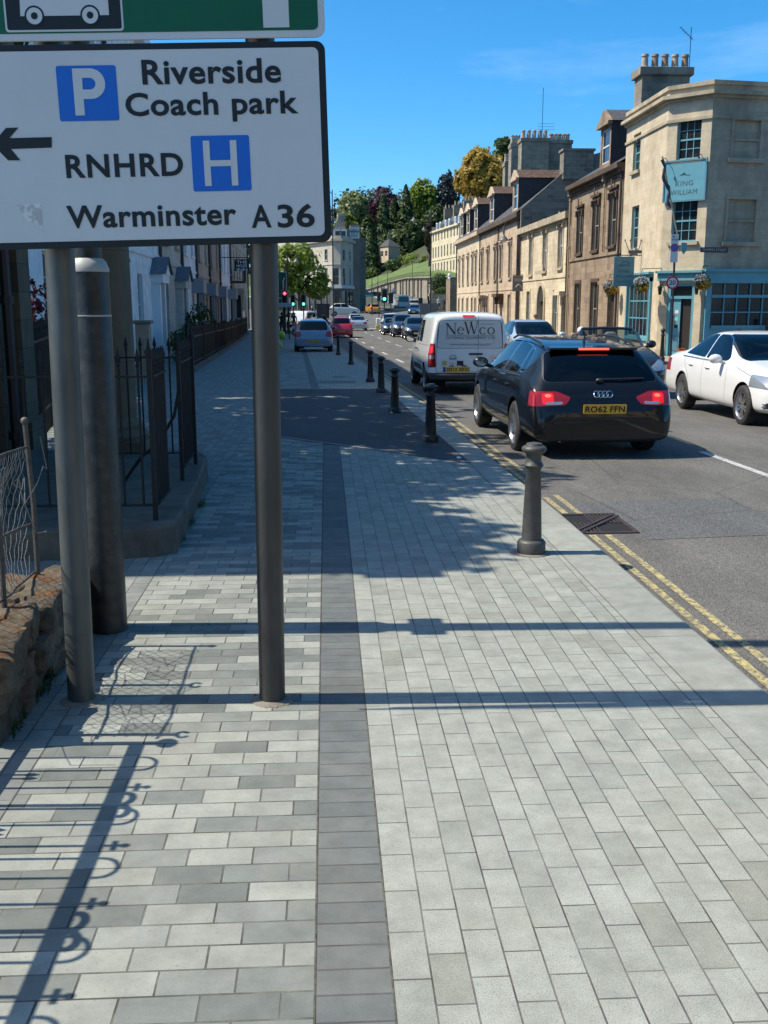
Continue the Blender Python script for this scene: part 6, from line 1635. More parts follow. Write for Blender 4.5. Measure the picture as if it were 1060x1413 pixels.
for hh in (H[6],):
    mb = MB(); F.slab(mb, hh[0] - .35, hh[3] + .1, hh[2] + .35, hh[3] + .3, 0, .4); mb.prism([(hh[0] - .35, hh[3] + .3), (hh[2] + .35, hh[3] + .3), ((hh[0] + hh[2]) / 2, hh[3] + .75)], F.p, F.u, (0, 0, 1), F.n * .35); mb.build('door_hood', ST_YEL, t)
for a, b, o in ((5.75, 5.88, .12), (5.88, 6.22, .3)): mb = MB(); F.slab(mb, 0, a, F.L, b, 0, o); mb.build('cornice', ST_CRN, t)
mb = MB(); F.slab(mb, 0, 3.0, F.L, 3.1, 0, .05); mb.build('string_course', ST_YEL, t)
mb = MB(); u0, z0 = F.hit(738, 386); F.slab(mb, u0, z0, u0 + 2.3, z0 + .75, 0, .04); o = mb.build('name_panel', mat('pale_panel', (.50, .42, .29), .8), t)
ftext(F, o, 'WALCOT HOUSE', u0 + .3, u0 + 2.0, z0 + .28, .2, .046, mat('panel_lettering', (.33, .27, .18), .8))
gabled(t, 52.65, 65.9, 6.2, 7.6, XF + 4.5, XF + 9, SLATE, .2)
for uu in (F.L - .2, .15): downpipe(F, t, uu, zg, 5.8)

# orange terrace: three houses under one long roof, each its own house
cuts = [(65.92, 74.4, ST_ORG, [71.7 - 2.0, 73.3], 'warm orange stone terraced house with the bare gable end, next to the honey-coloured house'), (74.42, 83.2, ST_ORG, [75.8, 79.2, 82.2], 'warm orange stone terraced house with two dormers in the middle of the row'), (83.22, 98.0, ST_CRM, [85.6, 87.6, 90.4, 93.6, 96.2], 'cream stone terraced house at the far end of the row')]
for i, (Y0, Y1, sm, ws_, lab) in enumerate(cuts):
    zg = gz((Y0 + Y1) / 2)
    b1 = [(Yc, 3.35, 5.7, 1.0) for Yc in ws_]; b0 = [(Yc, zg + .7, zg + 2.95, 1.0) for Yc in ws_ if not (i == 0 and Yc > 73)][: len(ws_)]
    dd = [] if i == 2 else [((72.9 if i == 0 else 80.7), zg + .05, zg + 2.7, .9)]
    b0 = [b for b in b0 if not dd or abs(b[0] - dd[0][0]) > 1.2]
    t, F, H = street_house('terraced_house', lab, Y0, Y1, 7.25, sm, b1 + b0, dd)
    for h in H[:len(b1)]: window(F, t, h, (1, 2), SASHW, GL_M, ST_CRN, sm, hood=True)
    for h in H[len(b1):len(b1) + len(b0)]: window(F, t, h, (1, 2), SASHW, GL_M, ST_CRN, sm)
    if dd:
        h = H[-1]; mb = MB(); F.quad(mb, h[0], h[1], h[2], h[3], -.16); mb.build('door', DOORM, t)
        mb = MB(); F.slab(mb, h[0] - .5, h[3] + .1, h[2] + .5, h[3] + .32, 0, .55); F.slab(mb, h[0] - .4, h[3] - .4, h[0] - .2, h[3] + .1, 0, .35); F.slab(mb, h[2] + .2, h[3] - .4, h[2] + .4, h[3] + .1, 0, .35); mb.build('door_hood', ST_CRND if i == 0 else ST_ORG, t)
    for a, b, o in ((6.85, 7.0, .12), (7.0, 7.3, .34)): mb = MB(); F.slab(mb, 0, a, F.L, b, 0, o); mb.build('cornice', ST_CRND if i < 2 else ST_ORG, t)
    mb = MB(); F.slab(mb, 0, 2.55, F.L, 2.63, 0, .04); mb.build('string_course', sm, t)
    gabled(t, Y0, Y1, 7.3, 10.9, XF + 4.2, XF + 8.6, SLATE, .3)
    for Yd in ((68.9,), (78.6,), (86.9, 91.6, 95.9))[i]: dormer(t, Yd, 7.35, 9.9, 1.9, XF + .1, XF + 3.6, ST_ORG if i < 2 else ST_CRM, LEAD, TILE)
    downpipe(F, t, .12, zg, 6.9)
    if i == 0:
        downpipe(F, t, F.L - .3, zg, 6.9); downpipe(F, t, F.L - .75, zg, 6.9)
        mb = MB(); G = Face((XF - .1, Y0 - .03), (XF + 9, Y0 - .03))
        X0 = XF - .1
        pg = [(0, 5.6), (9, 5.6), (9, 7.3), (4.35 + 1.3, 11.05), (3.5, 10.45), (.0, 7.45)]
        mb.prism(pg, (X0, Y0 - .02, 0), (1, 0, 0), (0, 0, 1), (0, -.28, 0)); mb.build('gable', ST_GAB, t)
        mb = MB(); a0, a1 = at(776, 240, 65.6).x, at(817, 240, 65.6).x; zt = at(790, 209, 65.6).z
        mb.box(a0, 65.3, 9.2, a1, 66.4, zt); mb.box(a0 - .08, 65.22, zt, a1 + .08, 66.48, zt + .14); ck = mb.build('chimney', ST_GAB, t)
        mb = MB()
        for k in range(6): mb.ball((lerp(a0 + .2, a1 - .2, k / 5), 65.8, zt + .14), .09, 8, k=5)
        mb.build('capped_flue', POT, ck)
    if i == 1:
        Yk = 75.5
        for (xa, xb, yt, yp, dy, n, mm) in ((719, 757, 190, 178, 0, 5, (POTP,)), (757.5, 788, 193, 183, .9, 5, (POT, POTP))):
            a0, a1 = at(xa, 240, Yk + dy).x, at(xb, 240, Yk + dy).x; zt = at(xa, yt, Yk + dy).z; zq = at(xa, yp, Yk + dy).z
            mb = MB(); mb.box(a0, Yk + dy, 8.5, a1, Yk + dy + 1.3, zt - .25); mb.box(a0 - .07, Yk + dy - .07, zt - .25, a1 + .07, Yk + dy + 1.37, zt); ck = mb.build('chimney', ST_CHIM, t)
            pots(ck, [(lerp(a0 + .2, a1 - .2, k / (n - 1)), Yk + dy + .6) for k in range(n)], zt, zq - zt, .15, mm)
            if dy == 0:
                mb = MB(); mb.tube([((a0 + a1) / 2 + .5, Yk + .3, zt), ((a0 + a1) / 2 + .5, Yk + .3, zt + 3.4)], .02, 5)
                for k in range(3): mb.tube([((a0 + a1) / 2 + .5 - .3, Yk + .3, zt + .6 + .2 * k), ((a0 + a1) / 2 + .5 + .9, Yk + .3, zt + .6 + .2 * k)], .01, 4)
                mb.build('tv_aerial', IRON, ck)
    if i == 2:
        for (xa, xb, yt, Yk) in ((705, 719, 196, 84.5), (697, 705, 222, 88)):
            a0, a1 = at(xa, 240, Yk).x, at(xb, 240, Yk).x; zt = at(xa, yt, Yk).z
            mb = MB(); mb.box(a0, Yk, 8.5, a1, Yk + 1.2, zt); mb.box(a0 - .06, Yk - .06, zt - .4, a1 + .06, Yk + 1.26, zt - .15); ck = mb.build('chimney', ST_CHIM, t)
            pots(ck, [(lerp(a0 + .15, a1 - .15, k / 2), Yk + .6) for k in range(3)], zt, .6, .13, (POTP,))

# house sign that hangs over the street
hs2 = thing('hanging_sign', 'grey hanging sign with pale lettering on the honey-coloured house', 'sign', (XF - .9, 65, 3))
a, b = at(707, 402, 65.0), at(727, 380, 65.0)
mb = MB(); mb.box(a.x, 64.97, a.z, b.x, 65.03, b.z); mb.build('board', mat('grey_board', (.11, .11, .105), .6), hs2, bevel=.01)
mb = MB(); text_into(mb, 'BRIDGES', (a.x + .12, 64.965, b.z - .35), (1, 0, 0), (0, 0, 1), b.x - a.x - .24, .16); mb.tube([(a.x + .2 + .07 * i, 64.96, a.z + .25 + .18 * sin(i * .6)) for i in range(9)], .02, 4); mb.build('lettering', mat('pale_letter', (.4, .4, .37), .7), hs2)
mb = MB(); mb.bar((a.x, 65, b.z + .04), (XF, 65, b.z + .04), .03, .03); mb.build('bracket', IRON, hs2)

# ================= unseen houses added behind the camera to darken the reflections in the cars
GH = 'plain houses added behind the camera'
for i, (p, q, h, sm, lab) in enumerate((((12.6, -2.5), (12.6, -34), 10.5, ST_ORG, 'orange stone house behind the camera across the road'), ((14, -52), (-8, -52), 11, ST_GREY, 'sooty stone house closing the street far behind the camera'))):
    F = Face(p, q); t = thing('house', lab, 'house', F.pt(F.L / 2, 0, -4)); n = int(F.L / 3.2)
    H = [(1.2 + k * 3.2, z, 2.3 + k * 3.2, z + 2) for k in range(n) for z in (.9, 4.2, 7.0) if z + 2.4 < h]
    mb = MB(); F.wall(mb, -.3, h, H); Face(F.pt(0, 0, -9), F.pt(0, 0)).wall(mb, -.3, h, []); Face(F.pt(F.L, 0), F.pt(F.L, 0, -9)).wall(mb, -.3, h, []); mb.build('wall', sm, t)
    mb = MB()
    for h_ in H: F.quad(mb, *h_, -.14)
    mb.build('window', GL_W, t)
    mb = MB(); a, b = F.pt(-.2, h, .3), F.pt(F.L + .2, h, .3); c, d = F.pt(F.L + .2, h + 3, -4.5), F.pt(-.2, h + 3, -4.5); mb.face([a, b, c, d]); mb.face([d, c, F.pt(F.L + .2, h, -9.2), F.pt(-.2, h, -9.2)]); mb.build('roof', SLATE, t)
# ------------------------------------------------------------------ trees and leaves
LF_FRESH = leafmat('leaf_fresh_green', [(.14, .20, .028), (.22, .30, .045), (.30, .37, .075), (.17, .24, .036)])
LF_DARK = leafmat('leaf_dark_evergreen', [(.05, .08, .024), (.075, .115, .036), (.11, .155, .05)], .3)
LF_BEECH = leafmat('leaf_copper_beech', [(.055, .03, .042), (.085, .046, .06), (.11, .06, .075)], .3)
LF_CHEST = leafmat('leaf_pale_chestnut', [(.17, .22, .075), (.27, .31, .13), (.38, .40, .22), (.21, .26, .09)])
LF_GOLD = leafmat('leaf_golden', [(.36, .24, .04), (.47, .325, .06), (.52, .38, .09), (.41, .275, .045)])
LF_YELG = leafmat('leaf_yellow_green', [(.15, .18, .04), (.25, .26, .07), (.20, .22, .05)])
LF_MID = leafmat('leaf_mid_green', [(.045, .08, .02), (.075, .12, .03), (.105, .155, .04)])
LF_BLUE = leafmat('leaf_blue_black', [(.024, .034, .034), (.038, .05, .048), (.052, .064, .06)], .1)
LF_MAPLE = leafmat('leaf_red_maple', [(.06, .012, .016), (.10, .02, .026), (.045, .01, .014)])
BARK = mat('bark', (.075, .055, .04), .95, col2=(.11, .09, .065), scale=9, bump=.6, stretch=(1, 1, .3))

def leaf_cloud(mb, ells, n, size, rng, gap=.0, gf=1.0, cut=None, flat=.0):
    wts = [(e[3] * e[4] * e[5]) ** .67 for e in ells]; tot = sum(wts)
    k = 0; tries = 0
    while k < n and tries < n * 6:
        tries += 1
        r = rng.uniform(0, tot); i = 0
        while r > wts[i] and i < len(ells) - 1: r -= wts[i]; i += 1
        cx, cy, cz, rx, ry, rz = ells[i]
        d = Vector((rng.gauss(0, 1), rng.gauss(0, 1), rng.gauss(0, 1))).normalized()
        lump = 1 + .22 * noise.noise(Vector((d.x * 2.3 + i * 7, d.y * 2.3, d.z * 2.3 + cx)))
        rr = (.45 + .55 * rng.random() ** .45) * lump
        p = Vector((cx + d.x * rx * rr, cy + d.y * ry * rr, cz + d.z * rz * rr))
        if gap and noise.noise(p * gf) < -gap: continue
        if cut and not cut(p): continue
        nrm = (d + Vector((rng.gauss(0, .6), rng.gauss(0, .6), rng.gauss(0, .6) + flat))).normalized()
        a = nrm.cross(Vector((rng.random(), rng.random(), rng.random() + .01))).normalized(); b = nrm.cross(a)
        s = size * rng.uniform(.6, 1.3); w = s * rng.uniform(.45, .75)
        q = nrm * s * .22
        mb.add([p - a * s, p - b * w + q, p + a * s, p + b * w + q], [(0, 1, 2, 3)])
        k += 1

def tree(name, label, base, ells, n, size, m, tr=.25, group=None, gap=.12, gf=.5, seed=1, cut=None, limbs=7, cat='tree'):
    rng = random.Random(seed)
    base = Vector(base)
    t = thing(name, label, cat, base, group=group)
    top = max(e[2] + e[5] * .4 for e in ells); cx = sum(e[0] for e in ells) / len(ells); cy = sum(e[1] for e in ells) / len(ells)
    mb = MB(); P = [base + Vector((0, 0, -.1))]; zc = min(e[2] for e in ells)
    for i in range(1, 6): f = i / 5; P.append(Vector((lerp(base.x, cx, f) + rng.gauss(0, .04 * top / 10), lerp(base.y, cy, f) + rng.gauss(0, .04 * top / 10), lerp(base.z, max(zc, base.z + .5), f))))
    mb.tube(P, [tr * (1.35 if i == 0 else 1 - .1 * i) for i in range(6)], 10); trunk = mb.build('trunk', BARK, t)
    for i in range(limbs):
        e = ells[i % len(ells)]; s = P[rng.choice((3, 4, 5))]
        q = Vector((e[0] + rng.uniform(-.7, .7) * e[3], e[1] + rng.uniform(-.7, .7) * e[4], e[2] + rng.uniform(-.1, .7) * e[5]))
        if cut and not cut(q): continue
        mid = lerp(s, q, .5) + Vector((0, 0, .12 * (q - s).length)); mb = MB(); mb.tube([s, mid, q], [tr * .45, tr * .28, tr * .08], 6); mb.build('limb', BARK, t)
    mb = MB(); leaf_cloud(mb, ells, n, size, rng, gap, gf, cut)
    mb.build('crown', m, t)
    return t
def conifer(name, label, base, h, r, n, size, m, seed=1, group=None):
    rng = random.Random(seed); base = Vector(base); t = thing(name, label, 'tree', base, group=group)
    mb = MB(); mb.tube([base, base + Vector((0, 0, h * .5)), base + Vector((0, 0, h * .97))], [r * .09, r * .06, .02], 8); mb.build('trunk', BARK, t)
    mb = MB()
    for k in range(n):
        f = rng.random() ** 1.25; z = h * (.04 + .96 * f); a = rng.uniform(0, 2 * pi)
        lay = .78 + .3 * sin(f * 38 + a * 2) * .5 + .16 * noise.noise(Vector((cos(a) * 2, sin(a) * 2, f * 6 + seed)))
        rr = r * (1 - f) ** .72 * lay * (.5 + .5 * rng.random() ** .5) + .1
        p = base + Vector((rr * cos(a), rr * sin(a), z)); nrm = Vector((cos(a) + rng.gauss(0, .5), sin(a) + rng.gauss(0, .5), .5 + rng.gauss(0, .4))).normalized()
        u = nrm.cross(Vector((rng.random(), rng.random(), .1))).normalized(); v = nrm.cross(u); s = size * rng.uniform(.6, 1.3)
        mb.add([p - u * s, p - v * s * .5 + nrm * s * .2, p + u * s, p + v * s * .5 + nrm * s * .2], [(0, 1, 2, 3)])
    mb.build('crown', m, t)
    return t
def bush(name, label, c, r, n, size, m, seed=1, group=None):
    rng = random.Random(seed); t = thing(name, label, 'shrub', (c[0], c[1], c[2] - r[2]), group=group)
    mb = MB()
    for i in range(6): a = rng.uniform(0, 6.28); mb.tube([(c[0], c[1], c[2] - r[2] * 1.05), (c[0] + cos(a) * r[0] * .4, c[1] + sin(a) * r[1] * .4, c[2] + r[2] * .2)], .012, 5)
    mb.build('stems', BARK, t)
    mb = MB(); leaf_cloud(mb, [(c[0], c[1], c[2], r[0], r[1], r[2])], n, size, rng, .25, 1.2 / max(r)); mb.build('foliage', m, t)
    return t

# ------------------------------------------------------------------ left side: near house with its porch, the row of terraces, area railings
zn = 0
ST_NEAR = stone('near_brown_stone', [(.15, .115, .075), (.185, .145, .095), (.125, .098, .065)], .8, .3, .005, gfac=.7, gscale=.8)
nh = thing('house', 'brown stone house at the left edge behind the sign posts', 'house', (-5, 9, 0))
F = Face((-3.4, 6.42), (-3.4, 11.9)); HH = 5.15
w_ = [(1.3, 1.0, 2.3, 3.0), (3.6, .1, 4.6, 2.7)]
mb = MB(); F.wall(mb, -.1, HH, w_); Face((-9, 6.42), (-3.4, 6.42)).wall(mb, -.1, HH, []); Face((-3.4, 11.9), (-9, 11.9)).wall(mb, -.2, HH, [])
mb.build('wall', ST_NEAR, nh)
window(F, nh, w_[0], (3, 4), SASHW, GL_W, ST_NEAR, ST_NEAR)
mb = MB(); F.slab(mb, *w_[1], -.17, -.12); mb.build('door', mat('dark_green_door', (.015, .03, .025), .35), nh)
mb = MB(); F.slab(mb, -.12, HH - .35, F.L + .12, HH, 0, .25); mb.build('cornice', ST_NEAR, nh)
mb = MB(); F.slab(mb, F.L - .5, 0, F.L - .05, HH - .36, 0, .12); F.slab(mb, F.L - .56, 0, F.L + .02, .4, .0, .18); mb.build('pilaster', ST_NEAR, nh)
mb = MB(); mb.face([(-9, 6.45, HH - .05), (-3.4, 6.45, HH - .05), (-3.4, 11.87, HH - .05), (-9, 11.87, HH - .05)]); mb.build('roof', LEAD, nh)
downpipe(F, nh, F.L - .85, .0, HH - .4, PIPE, .055)
mb = MB(); F.slab(mb, 3.1, 2.75, 5.1, 2.95, 0, .35); mb.build('door_hood', ST_NEAR, nh)

cutA = lambda p: p.y > 6.5 and p.x < -3.5
tree('garden_tree', 'leafy garden tree rising over the brown stone house, shading the near pavement', (-5.6, 8.2, 0), [(-4.9, 7.2, 6.6, 1.15, .9, .8), (-4.9, 8.4, 6.2, 1.2, .9, .8), (-4.6, 7.7, 7.0, .7, .5, .45), (-4.4, 9.9, 6.4, 1.3, 1.0, 1.1), (-4.4, 11.0, 7.2, 1.5, 1.0, 1.3)], 3800, .13, LF_MID, .16, seed=5, cut=cutA, gap=.3, gf=1.0)
SHG = 'street trees shading the driveway'
tree('garden_tree', 'tall dense garden tree on the near side of the driveway', (-6.6, 13.3, -.1), [(-5.8, 12.6, 6.6, 2.3, 1.6, 2.3), (-6.3, 14.2, 7.6, 2.4, 1.8, 2.4), (-5.4, 13.6, 5.2, 1.8, 1.6, 1.6)], 3600, .2, LF_MID, .24, seed=6, gap=.2, gf=.6)
tree('garden_tree', 'tall dense garden tree on the far side of the driveway', (-7.4, 18, -.15), [(-6.6, 16.2, 7.2, 2.4, 1.8, 2.6), (-6.9, 18.4, 8.0, 2.6, 2.0, 2.6), (-6.6, 17.4, 5.2, 2.2, 2.0, 2.0), (-7.4, 20.2, 8.6, 2.4, 1.8, 2.6)], 4600, .22, LF_MID, .28, seed=7, gap=.2, gf=.6)

ST_WHT = stone('white_stucco', [(.80, .81, .81), (.84, .84, .83)], 2, 1, .001, mcol=(.7, .7, .7), gfac=.1, bump=.06)
ST_GRY = stone('cream_grey_stucco', [(.52, .49, .43), (.56, .52, .46)], 1, .33, .002, gfac=.25, bump=.1)
ST_BGE = stone('beige_ashlar', [(.46, .38, .30), (.51, .42, .335)], .9, .3, .003, gfac=.35, bump=.15)
ST_PNK = stone('pink_brown_ashlar', [(.38, .28, .22), (.43, .325, .26)], .8, .3, .003, gfac=.45, bump=.15)
WTRIM = mat('white_woodwork', (.72, .73, .74), .5)
FL = Face((-6.0, 21.0), (-7.66, 103.0))
def uOf(Y): return (Y - 21.0) / (103.0 - 21.0) * FL.L
rowdef = [(21.0, 31.2, ST_WHT, 'white stuccoed terraced house nearest the driveway', 0), (31.2, 41.0, ST_WHT, 'white terraced house with a pedimented doorcase, second from the driveway', 0), (41.0, 48.2, ST_GRY, 'cream-grey terraced house between two white ones', 0),
          (48.2, 54.6, ST_WHT, 'narrow white terraced house with a dark porch', 1), (54.6, 61.9, ST_BGE, 'beige stone terraced house past the narrow white one', 1), (61.9, 69.5, ST_PNK, 'pinkish-brown stone terraced house in the left row', 1),
          (69.5, 79.3, ST_WHT, 'wide white terraced house near the far end of the left row', 1), (79.3, 103.0, ST_BGE, 'stone house with a bay and an iron balcony ending the left row', 2)]
for i, (Y0, Y1, sm, lab, st_) in enumerate(rowdef):
    a, b = uOf(Y0) + .01, uOf(Y1) - .01
    if i == 6: lab = 'wide white terraced house between the pinkish-brown one and the balcony house'
    zg = gz((Y0 + Y1) / 2); Fh = Face(FL.pt(a, 0), FL.pt(b, 0)); w = Fh.L
    t = thing('terraced_house', lab, 'house', FL.pt((a + b) / 2, zg, -3))
    ud, uw = w - 1.6, (1.9 if w < 9 else 2.4)
    cols = [uw, ud] if w < 9 else [uw, w * .5, ud]
    H = [(u - .55, zg + .95, u + .55, zg + 3.0) for u in cols[:-1]] + [(u - .55, zg + 4.5, u + .55, zg + 6.5) for u in cols] + [(u - .5, zg + 7.7, u + .5, zg + 9.3) for u in cols]
    D = (ud - .5, zg + .15, ud + .5, zg + 2.6)
    if st_ == 2: H = [(u - .55, zg + .95, u + .55, zg + 3.0) for u in (12, 16, 20)] + [(u - .55, zg + zz, u + .55, zg + zz + 2) for u in (2, 5, 8.5, 12, 16, 20) for zz in (4.6, 7.7)]; D = (8.5, zg + .15, 9.5, zg + 2.6)
    ze = zg + 11.6
    mb = MB(); Fh.wall(mb, zg - .6, ze, H + [D])
    Face(FL.pt(a, 0, -9), FL.pt(a, 0)).wall(mb, zg - .6, ze, []); Face(FL.pt(b, 0), FL.pt(b, 0, -9)).wall(mb, zg - .6, ze, [])
    mb.build('wall', sm, t)
    for h in H: window(Fh, t, h, (2, 4), SASHW, GL_W, WTRIM if sm is ST_WHT else ST_CRN, None)
    mb = MB(); Fh.slab(mb, *D, -.17, -.12); mb.build('door', mat('painted_door_' + 'abc'[i % 3], ((.02, .03, .05), (.12, .10, .08), (.015, .02, .018))[i % 3], .35), t)
    mb = MB(); Fh.slab(mb, 0, ze - 1.0, w, ze - .75, 0, .35); Fh.slab(mb, 0, zg + 3.65, w, zg + 3.8, 0, .06); Fh.slab(mb, 0, zg + 6.9, w, zg + 7.0, 0, .05); mb.build('cornice', sm, t)
    u0, u1 = D[0], D[2]
    mb = MB()
    if st_ == 0:
        for x in (u0 - .3, u1): Fh.slab(mb, x, zg, x + .3, zg + 2.75, .0, .32)
        Fh.slab(mb, u0 - .4, zg + 2.75, u1 + .4, zg + 3.05, 0, .45); mb.prism([(u0 - .45, zg + 3.05), (u1 + .45, zg + 3.05), ((u0 + u1) / 2, zg + 3.65)], Fh.p, Fh.u, (0, 0, 1), Fh.n * .5)
        pc_ = mb.build('doorcase', WTRIM if sm is ST_WHT else ST_GRY, t)
        mb = MB(); m_ = Fh.pt((u0 + u1) / 2, zg + 3.70); 
        for s_ in (u0 - .55, u1 + .55):
            e0 = Fh.pt(s_, zg + 3.06); nrm = Fh.n * .6
            mb.face([e0, m_, m_ + nrm, e0 + nrm]); 
        mb.build('slate_hood', mat('pale_slate', (.16, .17, .19), .7, col2=(.12, .13, .15), scale=6), pc_)
    elif st_ == 1:
        for x in (u0 - .2, u1 + .05): Fh.slab(mb, x, zg + .2, x + .15, zg + 2.7, .35, .5)
        mb.prism([(u0 - .35, zg + 2.7), (u1 + .35, zg + 2.7), (u1 + .1, zg + 3.4), (u0 - .1, zg + 3.4)], Fh.p, Fh.u, (0, 0, 1), Fh.n * .6)
        mb.build('porch', mat('dark_porch', (.22, .225, .235), .5), t)
    else:
        Fh.slab(mb, 1.2, zg + .9, 4.2, zg + 1.3, 0, .9); Fh.slab(mb, 1.2, zg + 3.2, 4.2, zg + 3.6, 0, .95); Fh.slab(mb, 1.25, zg + 1.3, 4.15, zg + 3.2, .0, .8)
        by = mb.build('bay', ST_BGE, t)
        mb = MB()
        for x in (1.5, 2.9): Fh.quad(mb, x, zg + 1.4, x + 1.1, zg + 3.1, .803)
        for sgn, uu in ((1, 1.247),): mb.face([Fh.pt(1.247, zg + 1.4, .1), Fh.pt(1.247, zg + 1.4, .7), Fh.pt(1.247, zg + 3.1, .7), Fh.pt(1.247, zg + 3.1, .1)])
        mb.build('bay_window', GL_W, by)
        mb = MB(); Fh.slab(mb, 1.0, zg + 4.05, 4.6, zg + 4.15, 0, 1.0)
        for k in range(19): p = Fh.pt(1.0 + k * .2, zg + 4.15, .95); mb.bar(p, p + Vector((0, 0, .95)), .03, .03)
        for k in range(5): p = Fh.pt(1.0, zg + 4.15, .1 + k * .2); mb.bar(p, p + Vector((0, 0, .95)), .03, .03)
        mb.bar(Fh.pt(1.0, zg + 5.1, .95), Fh.pt(4.6, zg + 5.1, .95), .05, .05); mb.build('balcony', IRON, t)
    downpipe(Fh, t, w - .15, zg, ze - 1.1, PIPE, .07)
    e = -.2
    mb = MB(); A_, B_ = FL.pt(a, ze - .4, -.4), FL.pt(b, ze - .4, -.4); mb.face([A_, B_, B_ - FL.n * 4 + Vector((0, 0, 2)), A_ - FL.n * 4 + Vector((0, 0, 2))]); mb.face([A_ - FL.n * 4 + Vector((0, 0, 2)), B_ - FL.n * 4 + Vector((0, 0, 2)), B_ - FL.n * 8.4, A_ - FL.n * 8.4]); mb.build('roof', SLATE, t)
    mb = MB(); q = FL.pt(b, 0, -4.2); mb.box(q.x - .5, q.y - .5, ze, q.x + .5, q.y + .3, ze + 2.9); ck = mb.build('chimney', ST_CHIM, t); pots(ck, [(q.x - .25, q.y - .1), (q.x + .25, q.y - .1)], ze + 2.9)
# area railings in front of the left row, a run for each house
RL = Face((-3.93, 29.5), (-6.35, 84.0)); nrun = 7
def rY(Y): return (Y - 29.5) / (84 - 29.5) * RL.L
cutsR = [29.5, 36, 43, 50, 57, 64.5, 73, 84]
names = ['black spear railing beside the pale stone gate pier, nearest run along the left row', 'black spear railing before the white house with the pedimented doorcase', 'black railing with a clipped dark bush behind it', 'black railing in front of the narrow white house', 'black railing in front of the beige stone house', 'black railing in front of the pinkish-brown house', 'farthest run of black railing, reaching the balcony house']
for i, (Ya, Yb) in enumerate(zip(cutsR, cutsR[1:])):
    a, b = rY(Ya) + .03, rY(Yb) - .5; zg = gz((Ya + Yb) / 2)
    t = thing('railing', names[i], 'railing', RL.pt((a + b) / 2, zg), group='area railings along the left row of houses')
    mb = MB(); n = int((b - a) / .13)
    for k in range(n):
        u = a + (b - a) * (k + .5) / n; z = gz(RL.pt(u, 0).y); p = RL.pt(u, z + .1); mb.tube([p, p + Vector((0, 0, 1.05))], .014, 5); mb.lathe([(.014, 1.05), (.03, 1.1), (.003, 1.22)], p, 5)
    mb.build('bars', IRON, t)
    for zz in (.98, .22):
        mb = MB(); p, q = RL.pt(a, 0), RL.pt(b, 0); mb.bar((p.x, p.y, gz(p.y) + zz), (q.x, q.y, gz(q.y) + zz), .05, .04); mb.build('rail', IRON, t)
    mb = MB(); p, q = RL.pt(a - .1, 0), RL.pt(b + .1, 0); mb.bar((p.x, p.y, gz(p.y) + .05), (q.x, q.y, gz(q.y) + .05), .3, .14); mb.build('stone_kerb', PLS, t)
    for u in (a, b):
        mb = MB(); p = RL.pt(u, 0); z = gz(p.y); mb.box(p.x - .035, p.y - .035, z + .1, p.x + .035, p.y + .035, z + 1.3); mb.ball((p.x, p.y, z + 1.34), .06, 8, k=6); mb.build('post', IRON, t)
# railing that leads back from the kerb at the porch end, with the gate pier
p = at(200, 500, 26.0)
gp_ = thing('gate_pier', 'pale square stone gate pier beside the round brown column', 'pier', (p.x, 26, gz(26)))
ztp = at(200, 442, 26).z
mb = MB(); mb.box(p.x - .17, 25.83, gz(26) - .1, p.x + .17, 26.17, ztp - .08); mb.build('shaft', stone('pier_stone', [(.40, .30, .21), (.44, .33, .235)], .5, .4, .006, gfac=.3), gp_, bevel=.01)
mb = MB(); mb.box(p.x - .22, 25.78, ztp - .08, p.x + .22, 26.22, ztp); mb.build('cap', ST_CHIM, gp_, bevel=.01)
bush('maple_shrub', 'dark red maple shrub behind the posts at the left edge', (-5.55, 19.5, 1.45), (.55, .5, .7), 520, .06, LF_MAPLE, 3)
bush('clipped_bush', 'clipped dark bush behind the railing of the cream-grey house', (-5.4, 41.5, .42), (.4, .4, .55), 420, .06, LF_DARK, 4)
bush('garden_shrub', 'green garden shrub standing above the railing before the beige house', (-5.55, 46.5, .75), (.7, .7, .9), 700, .08, LF_MID, 5)
bush('garden_shrub', 'dark hedge-like shrub behind the railing near the pedimented doorcase', (-5.0, 37, .2), (.5, 1.6, .7), 900, .07, LF_DARK, 6)
# dark iron fence of the next garden behind the posts
gf = thing('railing', 'dark iron garden fence under the red maple shrub', 'railing', (-4.3, 15, -.1))
mb = MB()
for i in range(30): x, y = lerp(-3.5, -4.6, i / 29), lerp(12.2, 18.5, i / 29); mb.tube([(x, y, -.1), (x, y, 1.32)], .012, 5); mb.lathe([(.012, 1.32), (.026, 1.36), (.002, 1.48)], (x, y, 0), 5)
mb.build('bars', IRON, gf)
for z in (.25, 1.2): mb = MB(); mb.bar((-3.5, 12.2, z), (-4.6, 18.5, z), .05, .03); mb.build('rail', IRON, gf)
# hotel-style hanging sign on the left row
hs3 = thing('hanging_sign', 'black hanging sign with white lettering high on the left row of houses', 'sign', (-6.2, 72, 2.4))
a, b = at(324, 374, 72.0), at(344, 358, 72.0)
mb = MB(); mb.box(a.x, 71.97, a.z, b.x, 72.03, b.z); mb.build('board', BLACK, hs3)
mb = MB()
for k, s in enumerate(('THE', 'HOUSE', 'INN')): text_into(mb, s, (a.x + .15, 71.965, b.z - .27 - .25 * k), (1, 0, 0), (0, 0, 1), b.x - a.x - .3, .19, .01)
mb.build('lettering', WTRIM, hs3)
mb = MB(); mb.bar((FL.pt(uOf(72), 0).x, 72, b.z + .12), (b.x, 72, b.z + .12), .05, .05); mb.build('bracket', IRON, hs3)
